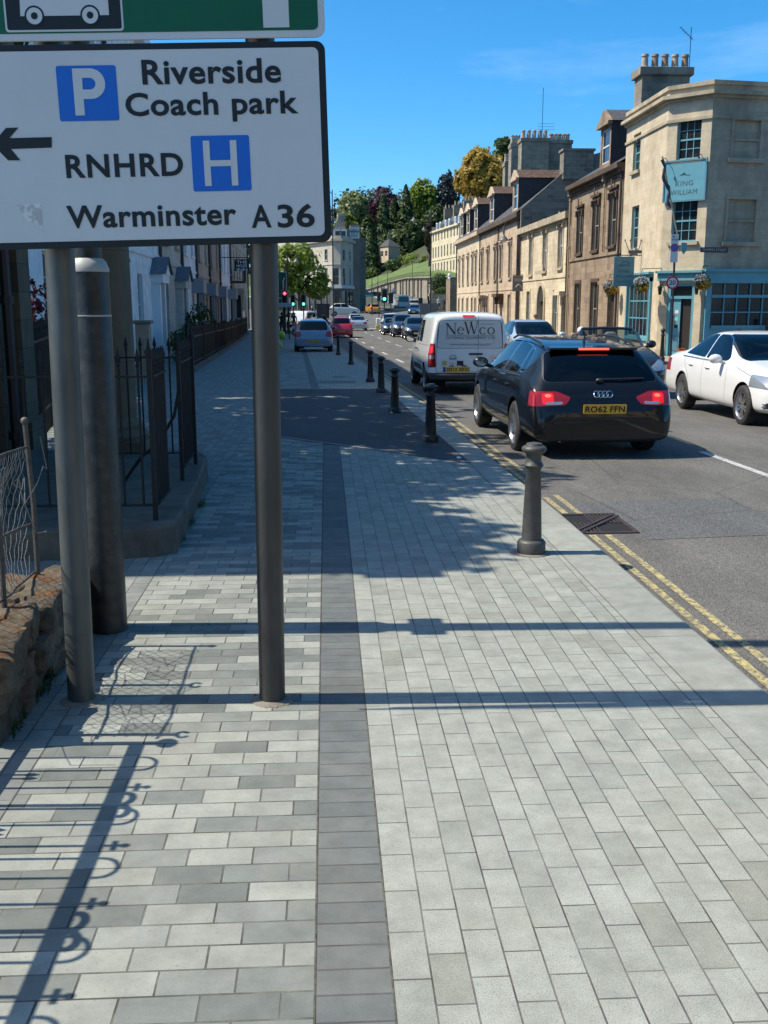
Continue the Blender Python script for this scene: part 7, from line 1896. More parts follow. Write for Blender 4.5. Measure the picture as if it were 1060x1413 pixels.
# ------------------------------------------------------------------ the junction, the corner building, the hill
fb = thing('corner_building', 'cream corner building with rounded front over dark shops at the junction', 'building', (0, 165, .3))
ST_FAR = stone('far_cream', [(.46, .41, .32), (.49, .44, .35)], 1, .35, .003, gfac=.25, gscale=.2)
ST_FARD = stone('far_grey', [(.25, .225, .185), (.29, .26, .215)], 1, .35, .003, gfac=.5, gscale=.2)
def XatP(x, Y): return at(x, 400, Y).x
pts = [(XatP(375, 182), 182), (XatP(460, 159.5), 159.5), (XatP(470.5, 159.2), 159.2), (XatP(479.5, 161.5), 161.5), (XatP(487.5, 166), 166)]
Fs = [Face(a, b) for a, b in zip(pts, pts[1:])]
zc = at(470, 331, 160).z; zs = at(470, 397, 160).z; z0 = -.2
mb = MB(); allw = []
def pxh(F, x, yt, yb, w): u, a = F.hit(x, yt); b = F.hit(x, yb)[1]; return (u - w / 2, b, u + w / 2, a)
wl = {0: [(450, 344, 359), (450, 370, 393), (425, 344, 359), (425, 370, 393), (405, 344, 359)], 1: [(463.2, 370, 393)], 2: [(473.2, 345, 359), (473.2, 370, 393), ], 3: [(481.5, 346, 359), (481.5, 369, 393)]}
for i, F in enumerate(Fs):
    hs_ = [pxh(F, x, a, b, 1.0 if i else 1.1) for x, a, b in wl.get(i, [])]
    if i in (2, 3): hs_ = [(F.L * .5 - .5, h[1], F.L * .5 + .5, h[3]) for h in hs_]
    F.wall(mb, zs, zc + .6, hs_, reveal=.15); allw.append((F, hs_))
mb.build('wall', ST_FAR, fb)
for F, hs_ in allw:
    for h in hs_: window(F, fb, h, (2, 2), mat('grey_sash', (.28, .26, .23), .6), GL_W, ST_FAR, None)
band('cornice', ST_FAR, fb, Fs, zc - .2, zc + .15, .45); band('string_course', ST_FAR, fb, Fs, at(470, 364, 160).z - .15, at(470, 364, 160).z, .1)
band('shop_fascia', mat('pale_fascia', (.42, .42, .40), .6), fb, Fs, zs - .1, zs + .35, .25)
mb = MB()
for F in Fs:
    F.wall(mb, z0, zs - .1, [(.3 + k * 2.2, .6, min(F.L - .1, 2.1 + k * 2.2), zs - .5) for k in range(int(F.L / 2.2))] if F.L > 3 else [(F.L * .15, .6, F.L * .85, zs - .5)], reveal=.1)
mb.build('shopfront', mat('dark_shopfront', (.055, .055, .055), .6, col2=(.09, .085, .08), scale=.6), fb)
mb = MB()
for F in Fs: F.quad(mb, 0, z0, F.L, zs - .2, -.12)
mb.build('shop_window', GL_W, fb)
a0, a1 = XatP(461, 163), XatP(483, 165)
mb = MB(); zz = [at(470, y, 163).z for y in (331, 316, 306, 297)]
mb.prism([(0, zz[0]), (a1 - a0, zz[0]), (a1 - a0, zz[1]), ((a1 - a0) * .75, zz[1]), ((a1 - a0) * .7, zz[2]), ((a1 - a0) * .55, zz[3]), ((a1 - a0) * .35, zz[3]), ((a1 - a0) * .2, zz[2]), (0, zz[1])], (a0, 163.5, 0), (1, 0, 0), (0, 0, 1), (0, 6, 0)); mb.build('attic', ST_FARD, fb)
for x in (466, 474):
    p = at(x, 331, 163); mb = MB(); mb.box(p.x - .5, 162.6, p.z, p.x + .5, 163.6, p.z + 1.5); d = mb.build('dormer', WTRIM, fb); mb = MB(); mb.face([(p.x - .35, 162.58, p.z + .2), (p.x + .35, 162.58, p.z + .2), (p.x + .35, 162.58, p.z + 1.3), (p.x - .35, 162.58, p.z + 1.3)]); mb.build('pane', GL_W, d)
for k in range(4): 
    pass
pots(fb, [(lerp(a0 + .8, a1 - .8, k / 4), 165) for k in range(5)], zz[3] - .5, 1.0, .17, (POTP,))
b0, b1 = XatP(484, 170), XatP(497, 170)
mb = MB(); zt = at(490, 310, 170).z; mb.box(b0, 170, -.3, b1, 178, zt); mb.box(b0 - .2, 169.8, zt - 1.2, b1 + .2, 178, zt - .9)
tw = mb.build('tower', ST_FARD, fb)
mb = MB(); p = at(489, 322, 170); mb.box(p.x - .8, 169.86, p.z - .8, p.x + .8, 169.99, p.z + .9); w_ = mb.build('window', WTRIM, tw); mb = MB(); mb.face([(p.x - .6, 169.85, p.z - .6), (p.x + .6, 169.85, p.z - .6), (p.x + .6, 169.85, p.z + .7), (p.x - .6, 169.85, p.z + .7)]); mb.build('pane', GL_P, w_)
b2, b3 = XatP(496, 176), XatP(505, 176)
nb_ = MB(); nb_.box(b2, 176, -.3, b3, 186, at(500, 330, 176).z); nb_.box(b2 - .35, 175.6, at(500, 352, 176).z - .3, b3 + .35, 175.99, at(500, 352, 176).z)
o = nb_.build('house_block', ST_FARD, loc=((b2 + b3) / 2, 180, 0)); tag(o, 'narrow dark grey house behind the rounded corner building', 'building')
mb = MB(); mb.box(b2 - .1, 175.9, at(500, 330, 176).z, b3 + .1, 186, at(500, 328, 176).z); mb.build('parapet', ST_CHIM, o)
# canopy of the side shop
mb = MB(); p, q = at(503, 405, 172), at(515, 405, 172); mb.prism([(0, 0), (2.2, -.5), (2.2, -.35), (0, .2)], (p.x, 172, p.z), (0, -1, 0), (0, 0, 1), (q.x - p.x, 0, 0)); tag(mb.build('awning', mat('teal_awning', (.08, .22, .24), .7), loc=p), 'small teal awning over the side street beside the corner building', 'awning')

# retaining wall below the green bank
RWp = [(at(600, 383, 192), 1.9), (at(597, 383, 200), 1.9), (at(562, 384, 246), 3.2), (at(537, 390, 282), 4.4), (at(508, 399.5, 300), 4.0), (at(455, 405, 305), 3.5)]
STW = stone('retaining_stone', [(.30, .255, .185), (.36, .31, .23), (.25, .215, .16)], .9, .4, .02, mcol=(.14, .12, .09), gfac=.6, gscale=.15, grime=(.12, .11, .08), bump=.5)
mb = MB()
for (a, za), (b, zb_) in zip(RWp, RWp[1:]):
    n = 6
    for k in range(n):
        p, q = lerp(a, b, (k + .3 * sin(k * 2.7 + a.x) * (0 < k)) / n), lerp(a, b, (k + 1 + .3 * sin((k + 1) * 2.7 + a.x) * (k + 1 < n)) / n); z0_, z1_ = lerp(za, zb_, k / n), lerp(za, zb_, (k + 1) / n)
        mb.face([(p.x, p.y, z0_ - .6), (p.x, p.y, p.z), (q.x, q.y, q.z), (q.x, q.y, z1_ - .6)])
        mb.face([(p.x, p.y, p.z), (p.x + .5, p.y + .6, p.z), (q.x + .5, q.y + .6, q.z), (q.x, q.y, q.z)])
        d = (q - p).normalized(); nn = Vector((d.y, -d.x, 0)) if d.y < 0 else Vector((-d.y, d.x, 0))
        if (nn.y > 0): nn = -nn
        mb.bar((p.x + nn.x * .1, p.y + nn.y * .1, z0_ - .6), (p.x + nn.x * .1, p.y + nn.y * .1, p.z - .1), .5, .12, up=(0, 1, 0))
    mb.bar((a.x, a.y, a.z + .1), (b.x, b.y, b.z + .1), .8, .25)
rw = tag(mb.build('retaining_wall', STW, loc=(RWp[2][0].x, RWp[2][0].y, 3)), 'long buttressed stone retaining wall below the green bank', 'wall')
mb = MB()
for (a, za), (b, zb_) in zip(RWp[1:5], RWp[2:5]):
    n = 22
    for k in range(n): p = lerp(a, b, k / n); mb.bar((p.x + .3, p.y + .3, p.z), (p.x + .3, p.y + .3, p.z + 1.2), .06, .06)
    for zz_ in (.5, 1.15): mb.bar((a.x + .3, a.y + .3, a.z + zz_), (b.x + .3, b.y + .3, b.z + zz_), .07, .07)
mb.build('railing', IRON, rw)

# hill terrain as one sheet: bank of grass, then rough ground under the trees
GRASS = mat('bank_grass', (.085, .135, .03), .95, col2=(.14, .19, .05), scale=.9, lo=.42, hi=.58, col3=(.05, .08, .02), scale3=.25, fac3=.8, bump=.9, bscale=3, bdist=.3)
ROUGH = mat('rough_ground', (.03, .045, .018), .95, col2=(.05, .055, .025), scale=.2)
low = [w[0] + Vector((.5, .6, -.05)) for w in RWp[::-1]] + [Vector((46, 185, 7)), Vector((90, 180, 9))]
low = [Vector((-80, 310, 2))] + low
mid = [at(x, y, Y) for x, y, Y in ((100, 400, 345), (455, 392, 345), (508, 384, 345), (538, 377, 335), (566, 366, 325), (594, 358, 300), (603, 357, 295))] + [Vector((60, 270, 16)), Vector((110, 260, 20))]
top_ = [Vector((-100, 420, 14)), Vector((-20, 420, 16)), Vector((5, 420, 20)), Vector((18, 420, 26)), Vector((36, 420, 33)), Vector((60, 400, 40)), Vector((75, 380, 42)), Vector((110, 360, 44)), Vector((180, 340, 44))]
back = [Vector((v.x * 1.8, 700, v.z * 1.1)) for v in top_]
mb = MB()
def band_surf(A, B, m, k=6):
    for (a, b), (c, d) in zip(zip(A, A[1:]), zip(B, B[1:])):
        for i in range(k):
            for j in range(3):
                P = lambda s, t: lerp(lerp(a, b, t), lerp(c, d, t), s) + Vector((0, 0, .5 * noise.noise(lerp(lerp(a, b, t), lerp(c, d, t), s) * .08) * (1 if 0 < s < 1 else 0)))
                mb.face([P(i / k, j / 3), P(i / k, (j + 1) / 3), P((i + 1) / k, (j + 1) / 3), P((i + 1) / k, j / 3)], m)
band_surf(low, mid, 0); band_surf(mid, top_, 1); band_surf(top_, back, 1)
for a, b in (((-90, 200, .6), (-90, 308, 3)), ((-20, 200, .7), (-20, 306, 3.4)), ((13.2, 200, 1.2), (12.5, 299, 3.9))):
    if a[0] > -90: mb.face([pa, a, b, pb], 1)
    pa, pb = a, b
mb.build('hill', [GRASS, ROUGH], kind='structure')
mb = MB(); mb.face([(9.85, 110, -.93), (60, 110, -.93), (60, 185, 2), (20.8, 192, 1.7), (18.3, 162, .55), (15.7, 138, -.22)]); mb.build('rough_verge', ROUGH, kind='structure')

# lodge on the bank
lo = thing('lodge', 'small honey stone lodge with a hipped slate roof among the dark trees', 'house', at(537, 358, 340))
a, b = at(522, 358, 345), at(552, 358, 342); cz = at(537, 341, 343).z; pz = at(537, 329, 345).z; c = at(536, 358, 338)
Fa, Fb = Face(a, c), Face(c, b)
mb = MB(); ha = [(Fa.L * .28, a.z + .9, Fa.L * .5, a.z + 2.5), (Fa.L * .68, a.z + .9, Fa.L * .9, a.z + 2.5)]
Fa.wall(mb, a.z - 1.2, cz, ha); Fb.wall(mb, a.z - 1.2, cz, []); d_ = a + (b - c); Face(b, d_).wall(mb, a.z - 1.2, cz, []); Face(d_, a).wall(mb, a.z - 1.2, cz, [])
mb.build('wall', ST_ORG, lo)
for h in ha: window(Fa, lo, h, (2, 2), SASHW, GL_W)
mb = MB(); pk = (a + b) / 2; pk = Vector((pk.x, pk.y, pz)); R4 = [Vector((p.x + (p.x - pk.x) * .12, p.y + (p.y - pk.y) * .12, cz)) for p in (a, c, b, d_)]
for p, q in zip(R4, R4[1:] + R4[:1]): mb.face([p, q, pk])
mb.build('roof', SLATE, lo)
mb = MB(); mb.box(pk.x - .5, pk.y - .5, pz - .4, pk.x + .5, pk.y + .5, pz + 1.3); ck = mb.build('chimney', ST_CHIM, lo); pots(ck, [(pk.x, pk.y)], pz + 1.3, .7, .2)

# tall terrace on the raised pavement
tp, tq = at(595.5, 379, 232), at(633, 380, 206)
FT = Face((tp.x, tp.y), (tq.x, tq.y)); zb_ = 7.6; ze_ = at(597, 320, 232).z
ST_TALL = stone('tall_terrace_stone', [(.62, .53, .35), (.67, .57, .39), (.57, .48, .31)], .9, .3, .003, gfac=.25, gscale=.2)
for i in range(3):
    a, b = FT.L * i / 3 + .02, FT.L * (i + 1) / 3 - .02
    F = Face(FT.pt(a, 0), FT.pt(b, 0)); w = F.L
    t = thing('tall_house', ['tall yellow stone terraced house at the far end of the raised terrace', 'tall yellow stone terraced house in the middle of the raised terrace', 'tall yellow stone terraced house nearest the camera in the raised terrace'][i], 'house', FT.pt((a + b) / 2, zb_, -3))
    H = [(w * f - .55, zb_ + z, w * f + .55, zb_ + z + hh) for f in (.18, .5, .82) for z, hh in ((.6, 2.0), (3.7, 2.3), (7.2, 1.7))]
    mb = MB(); F.wall(mb, zb_ - 4, ze_, H); Face(FT.pt(b, 0), FT.pt(b, 0, -9)).wall(mb, zb_ - 4, ze_ + 1, []); Face(FT.pt(a, 0, -9), FT.pt(a, 0)).wall(mb, zb_ - 4, ze_ + 1, []); mb.build('wall', ST_TALL, t)
    for h in H: window(F, t, h, (2, 2), SASHW, GL_W, None, None)
    mb = MB(); F.slab(mb, 0, ze_ - .35, w, ze_, 0, .4); F.slab(mb, 0, zb_ + 3.1, w, zb_ + 3.3, 0, .1); mb.build('cornice', ST_TALL, t)
    mb = MB(); n_ = F.n; q0, q1 = F.pt(0, ze_ + .2, -.5), F.pt(w, ze_ + .2, -.5); mb.face([q0, q1, q1 - n_ * 2 + Vector((0, 0, 2.4)), q0 - n_ * 2 + Vector((0, 0, 2.4))]); mb.face([q0 - n_ * 2 + Vector((0, 0, 2.4)), q1 - n_ * 2 + Vector((0, 0, 2.4)), q1 - n_ * 8, q0 - n_ * 8]); mb.build('roof', SLATE, t)
    for f in (.3, .7):
        mb = MB(); F.slab(mb, w * f - .6, ze_ + .2, w * f + .6, ze_ + 1.7, -1.6, -.5); d = mb.build('dormer', WTRIM, t); mb = MB(); F.quad(mb, w * f - .45, ze_ + .4, w * f + .45, ze_ + 1.5, -.495); mb.build('pane', GL_P, d)
    mb = MB(); F.slab(mb, w - .9, ze_ + .5, w - .1, ze_ + 4.2, -4.5, -.9); ck = mb.build('chimney', ST_CHIM, t); pots(ck, [tuple(F.pt(w - .5, 0, -1.3 - .7 * k))[:2] for k in range(5)], ze_ + 4.2, .8, .17, (POTP,))
# steps, side wall and hedge at the foot of the raised terrace
stp = thing('stone_steps', 'brown stone steps rising to the raised terrace', 'steps', (16.5, 132, -.4))
mb = MB()
sx0, sx1 = at(598, 420, 130).x, at(622, 420, 130).x
for k in range(14): mb.box(sx0, 130 + k * .42, -1, sx1, 137, -.5 + k * .26)
mb.build('treads', STW, stp)
gpr = thing('gate_pier', 'brown stone pier with a pale finial beside the far end of the orange terrace', 'pier', (at(627, 400, 118).x, 118, -.7))
a, b = at(621, 420, 118).x, at(633, 420, 118).x; zt = at(627, 384, 118).z
mb = MB(); mb.box(a, 118, -1, b, 122, zt); mb.build('shaft', ST_BRN, gpr)
mb = MB(); p = at(620, 384, 118); mb.ball((p.x, 118, zt + .3), (.17, .17, .25), 10); mb.lathe([(.2, 0), (.1, .1), (.15, .2)], (p.x, 118, zt), 10); mb.build('finial', WTRIM, gpr)
bush('hedge', 'dark clipped hedge at the foot of the tall yellow terrace', at(606, 386, 188) + Vector((0, 0, -.6)), (1.9, 2, 1.8), 1300, .18, LF_DARK, 8)
bush('ivy_bank', 'rough green and brown bank of shrubs beside the stone steps', at(611, 402, 160) + Vector((0, 0, -.8)), (1.7, 2, 1.3), 900, .2, LF_MID, 9)
mb = MB(); a, b = at(579, 433, 120), at(603, 418.5, 120)
mb.box(a.x, 119.9, a.z - .1, b.x, 120.1, b.z); tag(mb.build('barrier', mat('grey_hoarding', (.17, .165, .155), .8), loc=(a.x, 120, -.7)), 'low grey hoarding panel across the far junction', 'barrier')

# trees on the hill, measured where they stand
def crown_px(x0, x1, yt, yb, Y, depth=.8, n=3, rng=random.Random(3)):
    c, e = at((x0 + x1) / 2, (yt + yb) / 2, Y), at(x1, yt, Y)
    rx, rz = e.x - c.x, e.z - c.z
    E = [(c.x, c.y, c.z, rx * .82, rx * depth, rz * .86)]
    for k in range(n):
        a = rng.uniform(.2, 2.9); E.append((c.x + cos(a) * rx * .5, c.y - rng.uniform(-.3, .5) * rx, c.z + (sin(a) - .35) * rz * .55, rx * .5, rx * .45, rz * .48))
    return E
def gtree(name, label, x0, x1, yt, yb, Y, n, size, m, seed, base=None, **k):
    E = crown_px(x0, x1, yt, yb, Y, rng=random.Random(seed)); c = E[0]
    return tree(name, label, (c[0], c[1], base if base is not None else c[2] - c[5] - 2.5), E, n, size, m, .35, seed=seed, **k)
gtree('horse_chestnut', 'pale green flowering horse chestnut on the hill behind the corner building', 462, 511, 258, 322, 372, 4600, .62, LF_CHEST, 21)
gtree('copper_beech', 'dark purple copper beech on the hill beside the pale chestnut', 506, 551, 254, 325, 380, 4600, .62, LF_BEECH, 22)
gtree('yellow_green_tree', 'small yellow-green tree showing between the dark conifers', 527, 553, 271, 312, 385, 2200, .6, LF_YELG, 23)
gtree('broadleaf_tree', 'large fresh green tree on the hill, right of the dark conifers', 558, 608, 242, 318, 385, 5200, .65, LF_FRESH, 24)
gtree('holm_oak', 'broad dark evergreen right above the lodge roof', 548, 592, 298, 374, 352, 4200, .72, LF_DARK, 25)
gtree('cedar', 'blue-black conifer-like tree left of the golden tree', 600, 635, 232, 306, 380, 3600, .6, LF_BLUE, 26)
gtree('golden_tree', 'big golden-leaved tree standing above the rooftops', 624, 706, 197, 298, 215, 9500, .42, LF_GOLD, 27, gap=.3)
gtree('pine_tree', 'dark round-headed pine behind the golden tree', 678, 712, 187, 225, 250, 1900, .5, LF_DARK, 28)
gtree('dark_tree', 'dark tree in shadow behind the corner building roof', 492, 524, 292, 380, 350, 2200, .6, LF_DARK, 29)
gtree('broadleaf_tree', 'yellowish young tree just above the corner building attic', 458, 494, 290, 330, 230, 1800, .4, LF_FRESH, 30)
gtree('dark_tree', 'dark evergreen under the fresh green tree, above the tall yellow terrace', 576, 630, 280, 350, 350, 4200, .6, LF_DARK, 33)
gtree('rust_leaved_tree', 'small rust-brown tree beside the tall yellow terrace', 585, 602, 300, 360, 262, 1300, .42, leafmat('leaf_rust', [(.07, .045, .022), (.10, .065, .03), (.05, .045, .02)]), 34)
for i, (x, yt, yb, Y, r, lab, m) in enumerate(((529, 268, 366, 368, 5.2, 'tall dark narrow conifer left of the lodge', LF_DARK), (543, 276, 345, 374, 5.0, 'dark pointed conifer directly behind the lodge chimney', LF_DARK), (560, 256, 345, 372, 5.6, 'tallest dark conifer, between the lodge and the fresh green tree', LF_DARK), (511, 318, 382, 345, 5.0, 'short dark conifer at the left foot of the grass bank', LF_DARK))):
    b = at(x, yb, Y); conifer('conifer', lab, b, at(x, yt, Y).z - b.z, r, 3000, .62, m, 40 + i, 'dark conifers on the hill')
for i, (x, y, Y, r, m, lab) in enumerate(((557, 361, 336, 2.8, LF_MID, 'round green shrub on the bank right of the lodge'), (569, 360, 330, 3.2, LF_FRESH, 'bright green shrub on the bank below the evergreen'), (512, 375, 343, 3.0, LF_FRESH, 'fresh green shrub at the left end of the bank'), (588, 360, 306, 2.2, LF_YELG, 'yellow-green shrub at the top right of the bank'), (541, 366, 334, 2.4, LF_DARK, 'dark low shrub on the bank below the lodge'))):
    c = at(x, y, Y); bush('bank_shrub', lab, c, (r, r, r * .75), 500, .35, m, 60 + i)
# far wood behind everything, one mass
rng = random.Random(77); mb = MB()
ells = [(x, rng.uniform(392, 412), (32.5 if 8 < x < 50 else 29 if -4 < x < 56 else 20) + rng.uniform(-3, 3), 8, 6, 10) for x in [-62 + 5.5 * k for k in range(36)]]
leaf_cloud(mb, ells, 24000, .85, rng, .0)
tag(mb.build('far_wood', leafmat('leaf_far_wood', [(.03, .05, .018), (.048, .075, .025), (.07, .10, .034)], .25)), kind='stuff')
rng = random.Random(78); mb = MB()
ells = [(lerp(8, 42, k / 11), 362 + rng.uniform(-4, 14), lerp(13, 25, k / 11) + rng.uniform(-1, 2), 5.5, 5, 6.5) for k in range(12)]
leaf_cloud(mb, ells, 9000, .75, rng, .0)
tag(mb.build('undergrowth', LF_DARK), kind='stuff')
# the street tree by the signals
tree('street_tree', 'leafy fresh green street tree by the traffic lights on the left', (-2.6, 122, -.7), [(-4.5, 122, 5.6, 3.0, 2.8, 2.6), (-2.2, 121, 4.6, 2.4, 2.2, 2.0), (-.9, 121.5, 3.6, 1.6, 1.6, 1.5), (-5.6, 121, 3.4, 2.2, 2, 1.8), (-3.2, 121, 6.8, 2.6, 2.4, 1.8)], 4200, .27, LF_FRESH, .22, seed=51, gap=.14, gf=.7)
# ------------------------------------------------------------------ street lamps, signals, signs, baskets
LAMPB = mat('lamp_black', (.018, .02, .02), .45)
BOWL = mat('lamp_glass', (.5, .5, .47), .25)
def bell(mb, p, r=.3): mb.lathe([(.05, r * 1.2), (.07, r * .8), (r * .45, r * .55), (r * .95, 0), (r, -.04), (r * .9, -.05)], p, 14)
def street_lamp(name, label, x, Y, ytop, arms, r=.07, lampr=.3):
    p = at(x, 420, Y); zt = at(x, ytop, Y).z; zb = gz(Y); t = thing('street_lamp', label, 'street lamp', (p.x, Y, zb))
    mb = MB(); mb.lathe([(r * 1.8, 0), (r * 1.8, .9), (r * 1.2, 1.0), (r, 1.1), (r * .7, zt - zb)], (p.x, Y, zb), 12); mb.build('column', LAMPB, t)
    for (ax, ay) in arms:
        q = at(ax, ay, Y); zc = min(zt - .1, q.z + lampr * 2.2)
        mb = MB(); mb.tube([(p.x, Y, zc - .3), (lerp(p.x, q.x, .35), Y, zc + .15), (lerp(p.x, q.x, .8), Y, zc + .12), (q.x, Y, zc - .1), (q.x, Y, q.z + lampr * 1.1)], .035, 6); am = mb.build('arm', LAMPB, t)
        mb = MB(); bell(mb, (q.x, Y, q.z), lampr); mb.build('lantern', mat('lantern_grey', (.10, .10, .10), .5), am)
        mb = MB(); mb.ball((q.x, Y, q.z - .02), (lampr * .7, lampr * .7, lampr * .45), 10); mb.build('lamp_bowl', BOWL, am)
    return t
street_lamp('l', 'tall street lamp with two bell lanterns in front of the tall yellow terrace', 594, 106, 287, [(571, 304), (585, 317)])
street_lamp('l', 'black street lamp with one bell lantern in front of the green street tree', 397.5, 92, 343, [(409, 361)])
street_lamp('l', 'plain black lamp column in front of the rounded corner building', 460, 104, 262, [(441, 268)], .075)
wl_ = thing('wall_lamp', 'grey bell lamp on a gooseneck arm at the join of the orange and honey houses', 'wall lamp', (XF, 66.5, 5.5))
q = at(695, 331, 66.3); h = at(697, 306, 66.3).z
mb = MB(); mb.tube([(XF, 66.3, h - .2), (XF - .25, 66.3, h + .1), (q.x + .15, 66.3, h + .05), (q.x, 66.3, h - .35), (q.x, 66.3, q.z + .5)], .025, 6); am = mb.build('arm', LAMPB, wl_)
mb = MB(); bell(mb, (q.x, 66.3, q.z), .34); mb.lathe([(.05, 0), (.08, .1), (.05, .5)], (q.x, 66.3, q.z + .35), 8); mb.build('lantern', MATS['lantern_grey'], wl_)
mb = MB(); mb.ball((q.x, 66.3, q.z - .03), (.22, .22, .14), 10); mb.build('lamp_bowl', BOWL, wl_)
for i, (x, Y, yt, lab) in enumerate(((513.5, 150, 372, 'thin dark lamp post at the mouth of the side street'), (521.5, 190, 377, 'thin dark lamp post against the left end of the retaining wall'), (535, 230, 365, 'thin lamp post in front of the grass bank, below the lodge'), (569, 200, 363, 'thin lamp post standing against the middle of the retaining wall'))):
    p = at(x, 418, Y); zb = gz(Y) + (1.0 if i > 1 else 0); zt = at(x, yt, Y).z; t = thing('lamp_post', lab, 'lamp post', (p.x, Y, zb), group='thin lamp posts along the far road')
    mb = MB(); mb.lathe([(.09, 0), (.07, 1), (.045, zt - zb)], (p.x, Y, zb), 8); mb.build('column', LAMPB, t)
    mb = MB(); mb.tube([(p.x, Y, zt - .02), (p.x + .1, Y, zt + .15), (p.x + .7, Y, zt + .15)], .04, 6); mb.box(p.x + .5, Y - .12, zt + .08, p.x + 1.1, Y + .12, zt + .18); mb.build('lantern', LAMPB, t)

GRN = lamp_mat('signal_green', (.05, .5, .25), (.05, 1.0, .45), 5); REDS = lamp_mat('signal_red', (.5, .03, .03), (1.0, .03, .05), 5)
OFFL = mat('signal_off', (.02, .02, .02), .4); BOARD = mat('signal_board', (.02, .022, .02), .5)
def signal(label, x, Y, ylens, lit, heads=1, yb=None, k=1.0, dx=.5):
    p = at(x, ylens, Y); zb = gz(Y) + (RZ if yb is None else yb); t = thing('traffic_light', label, 'traffic light', (p.x, Y, zb))
    mb = MB(); mb.lathe([(.06, 0), (.055, p.z - zb + 1.0)], (p.x, Y, zb), 10); mb.build('pole', LAMPB, t)
    for hd in range(heads):
        xx = p.x + hd * dx; zl = p.z
        zo = {'g': .32, 'r': -.32}[lit]                       # centre of the head above the lit lens
        mb = MB(); mb.box(xx - .19 * k, Y - .17, zl + zo - .52 * k, xx + .19 * k, Y - .04, zl + zo + .52 * k); hb = mb.build('head', BOARD, t, bevel=.02)
        mb = MB(); mb.prism(rrect(.52 * k, 1.2 * k, .06, 4, xx - .26 * k, zl + zo - .6 * k), (0, Y - .035, 0), (1, 0, 0), (0, 0, 1), (0, .02, 0)); mb.build('backing_board', mat('signal_board_white', (.30, .30, .29), .6) if hd == 0 else BOARD, hb)
        for j in range(3):
            zz = zl + zo + (.32 - .32 * j); on = abs(zz - zl) < .05
            mb = MB(); mb.lathe([(.115 * k, 0), (.11 * k, -.02), (.06 * k, -.035), (.001, -.04)], (xx, Y - .171, zz), 14, axis='y'); mb.build('lens', (GRN if lit == 'g' else REDS) if on else OFFL, hb)
            mb = MB(); mb.lathe([(.125 * k, 0), (.125 * k, -.16)], (xx, Y - .172, zz), 14, axis='y', cap=False); mb.build('hood', BOARD, hb)
    return t
signal('double-headed traffic light showing green, left of the red hatchback', 419, 97, 419.5, 'g', 1)
mb = None
t = signal('traffic light with a green arrow lens, beside the double green head', 404.5, 97.5, 419.5, 'g', 1, k=.9)
signal('traffic light showing red beside the green direction board', 393, 90, 405, 'r', 1, k=1.1)
signal('traffic light showing green on the island in mid junction', 530.5, 108, 412.5, 'g', 1, k=1.25)
for i, (x, Y, yt, lab) in enumerate(((539.5, 108.6, 404, 'dark back of a traffic light to the right of the island light'), (523, 140, 404, 'dark back of a traffic light at the mouth of the side street'), (580.5, 125, 411, 'dark back of a traffic light behind the grey hoarding'))):
    p = at(x, yt, Y); zb = gz(Y) + RZ; t = thing('traffic_light', lab, 'traffic light', (p.x, Y, zb), group='traffic lights seen from behind')
    mb = MB(); mb.lathe([(.06, 0), (.055, p.z - zb)], (p.x, Y, zb), 8); mb.build('pole', LAMPB, t)
    mb = MB(); mb.box(p.x - .25, Y - .05, p.z - 1.1, p.x + .25, Y + .15, p.z); mb.build('head', BOARD, t, bevel=.02)
# island beacon
p = at(522.5, 440, 107); t = thing('island_bollard', 'white and yellow keep-left bollard on the junction island', 'bollard', (p.x, 107, gz(107) + RZ))
mb = MB(); mb.box(p.x - .3, 106.8, gz(107) + RZ, p.x + .3, 107.2, gz(107) + .35); mb.build('base', mat('bollard_yellow', (.5, .33, .05), .5), t, bevel=.03)
mb = MB(); mb.box(p.x - .26, 106.83, gz(107) + .36, p.x + .26, 107.17, gz(107) + 1.1); mb.build('body', mat('bollard_white', (.62, .62, .6), .5), t, bevel=.06)
mb = MB(); a = at(517, 441, 107); mb.hexa([(a.x - .5, 105.5), (a.x + 2.6, 105.5), (a.x + 2.6, 109.5), (a.x - .5, 109.5)], gz(107) + RZ - .05, gz(107)); mb.build('traffic_island', K_ST, kind='structure')
# direction board behind the right-hand post
gb = thing('direction_board', 'tall green direction board half hidden by the right sign post', 'sign', at(380, 440, 91))
a, b = at(366, 421, 91), at(395.5, 375, 91)
mb = MB(); mb.prism(rrect(b.x - a.x, b.z - a.z, .1, 4, a.x, a.z), (0, 91, 0), (1, 0, 0), (0, 0, 1), (0, .05, 0)); mb.build('panel', mat('board_pale', (.35, .45, .40), .5), gb)
mb = MB(); mb.prism(rrect(b.x - a.x - .12, b.z - a.z - .12, .08, 4, a.x + .06, a.z + .06), (0, 90.985, 0), (1, 0, 0), (0, 0, 1), (0, .01, 0)); mb.build('face', mat('board_green', (.005, .075, .04), .5), gb)
mb = MB(); mb.tube([(b.x - .3, 90.97, a.z + 1.4), (b.x - .32, 90.97, a.z + 2.0), (b.x - .2, 90.97, a.z + 2.3)], .05, 4); mb.bar((b.x - 1.2, 90.97, a.z + .62), (b.x - .15, 90.97, a.z + .62), .03, .1); mb.bar((b.x - 1.2, 90.97, a.z + 1.0), (b.x - .1, 90.97, a.z + 1.0), .03, .03); mb.build('symbols', mat('board_white', (.5, .52, .5), .5), gb)
for xx in (a.x + .3, b.x - .3): mb = MB(); mb.tube([(xx, 91.1, gz(91)), (xx, 91.1, b.z)], .06, 8); mb.build('post', GALV, gb)
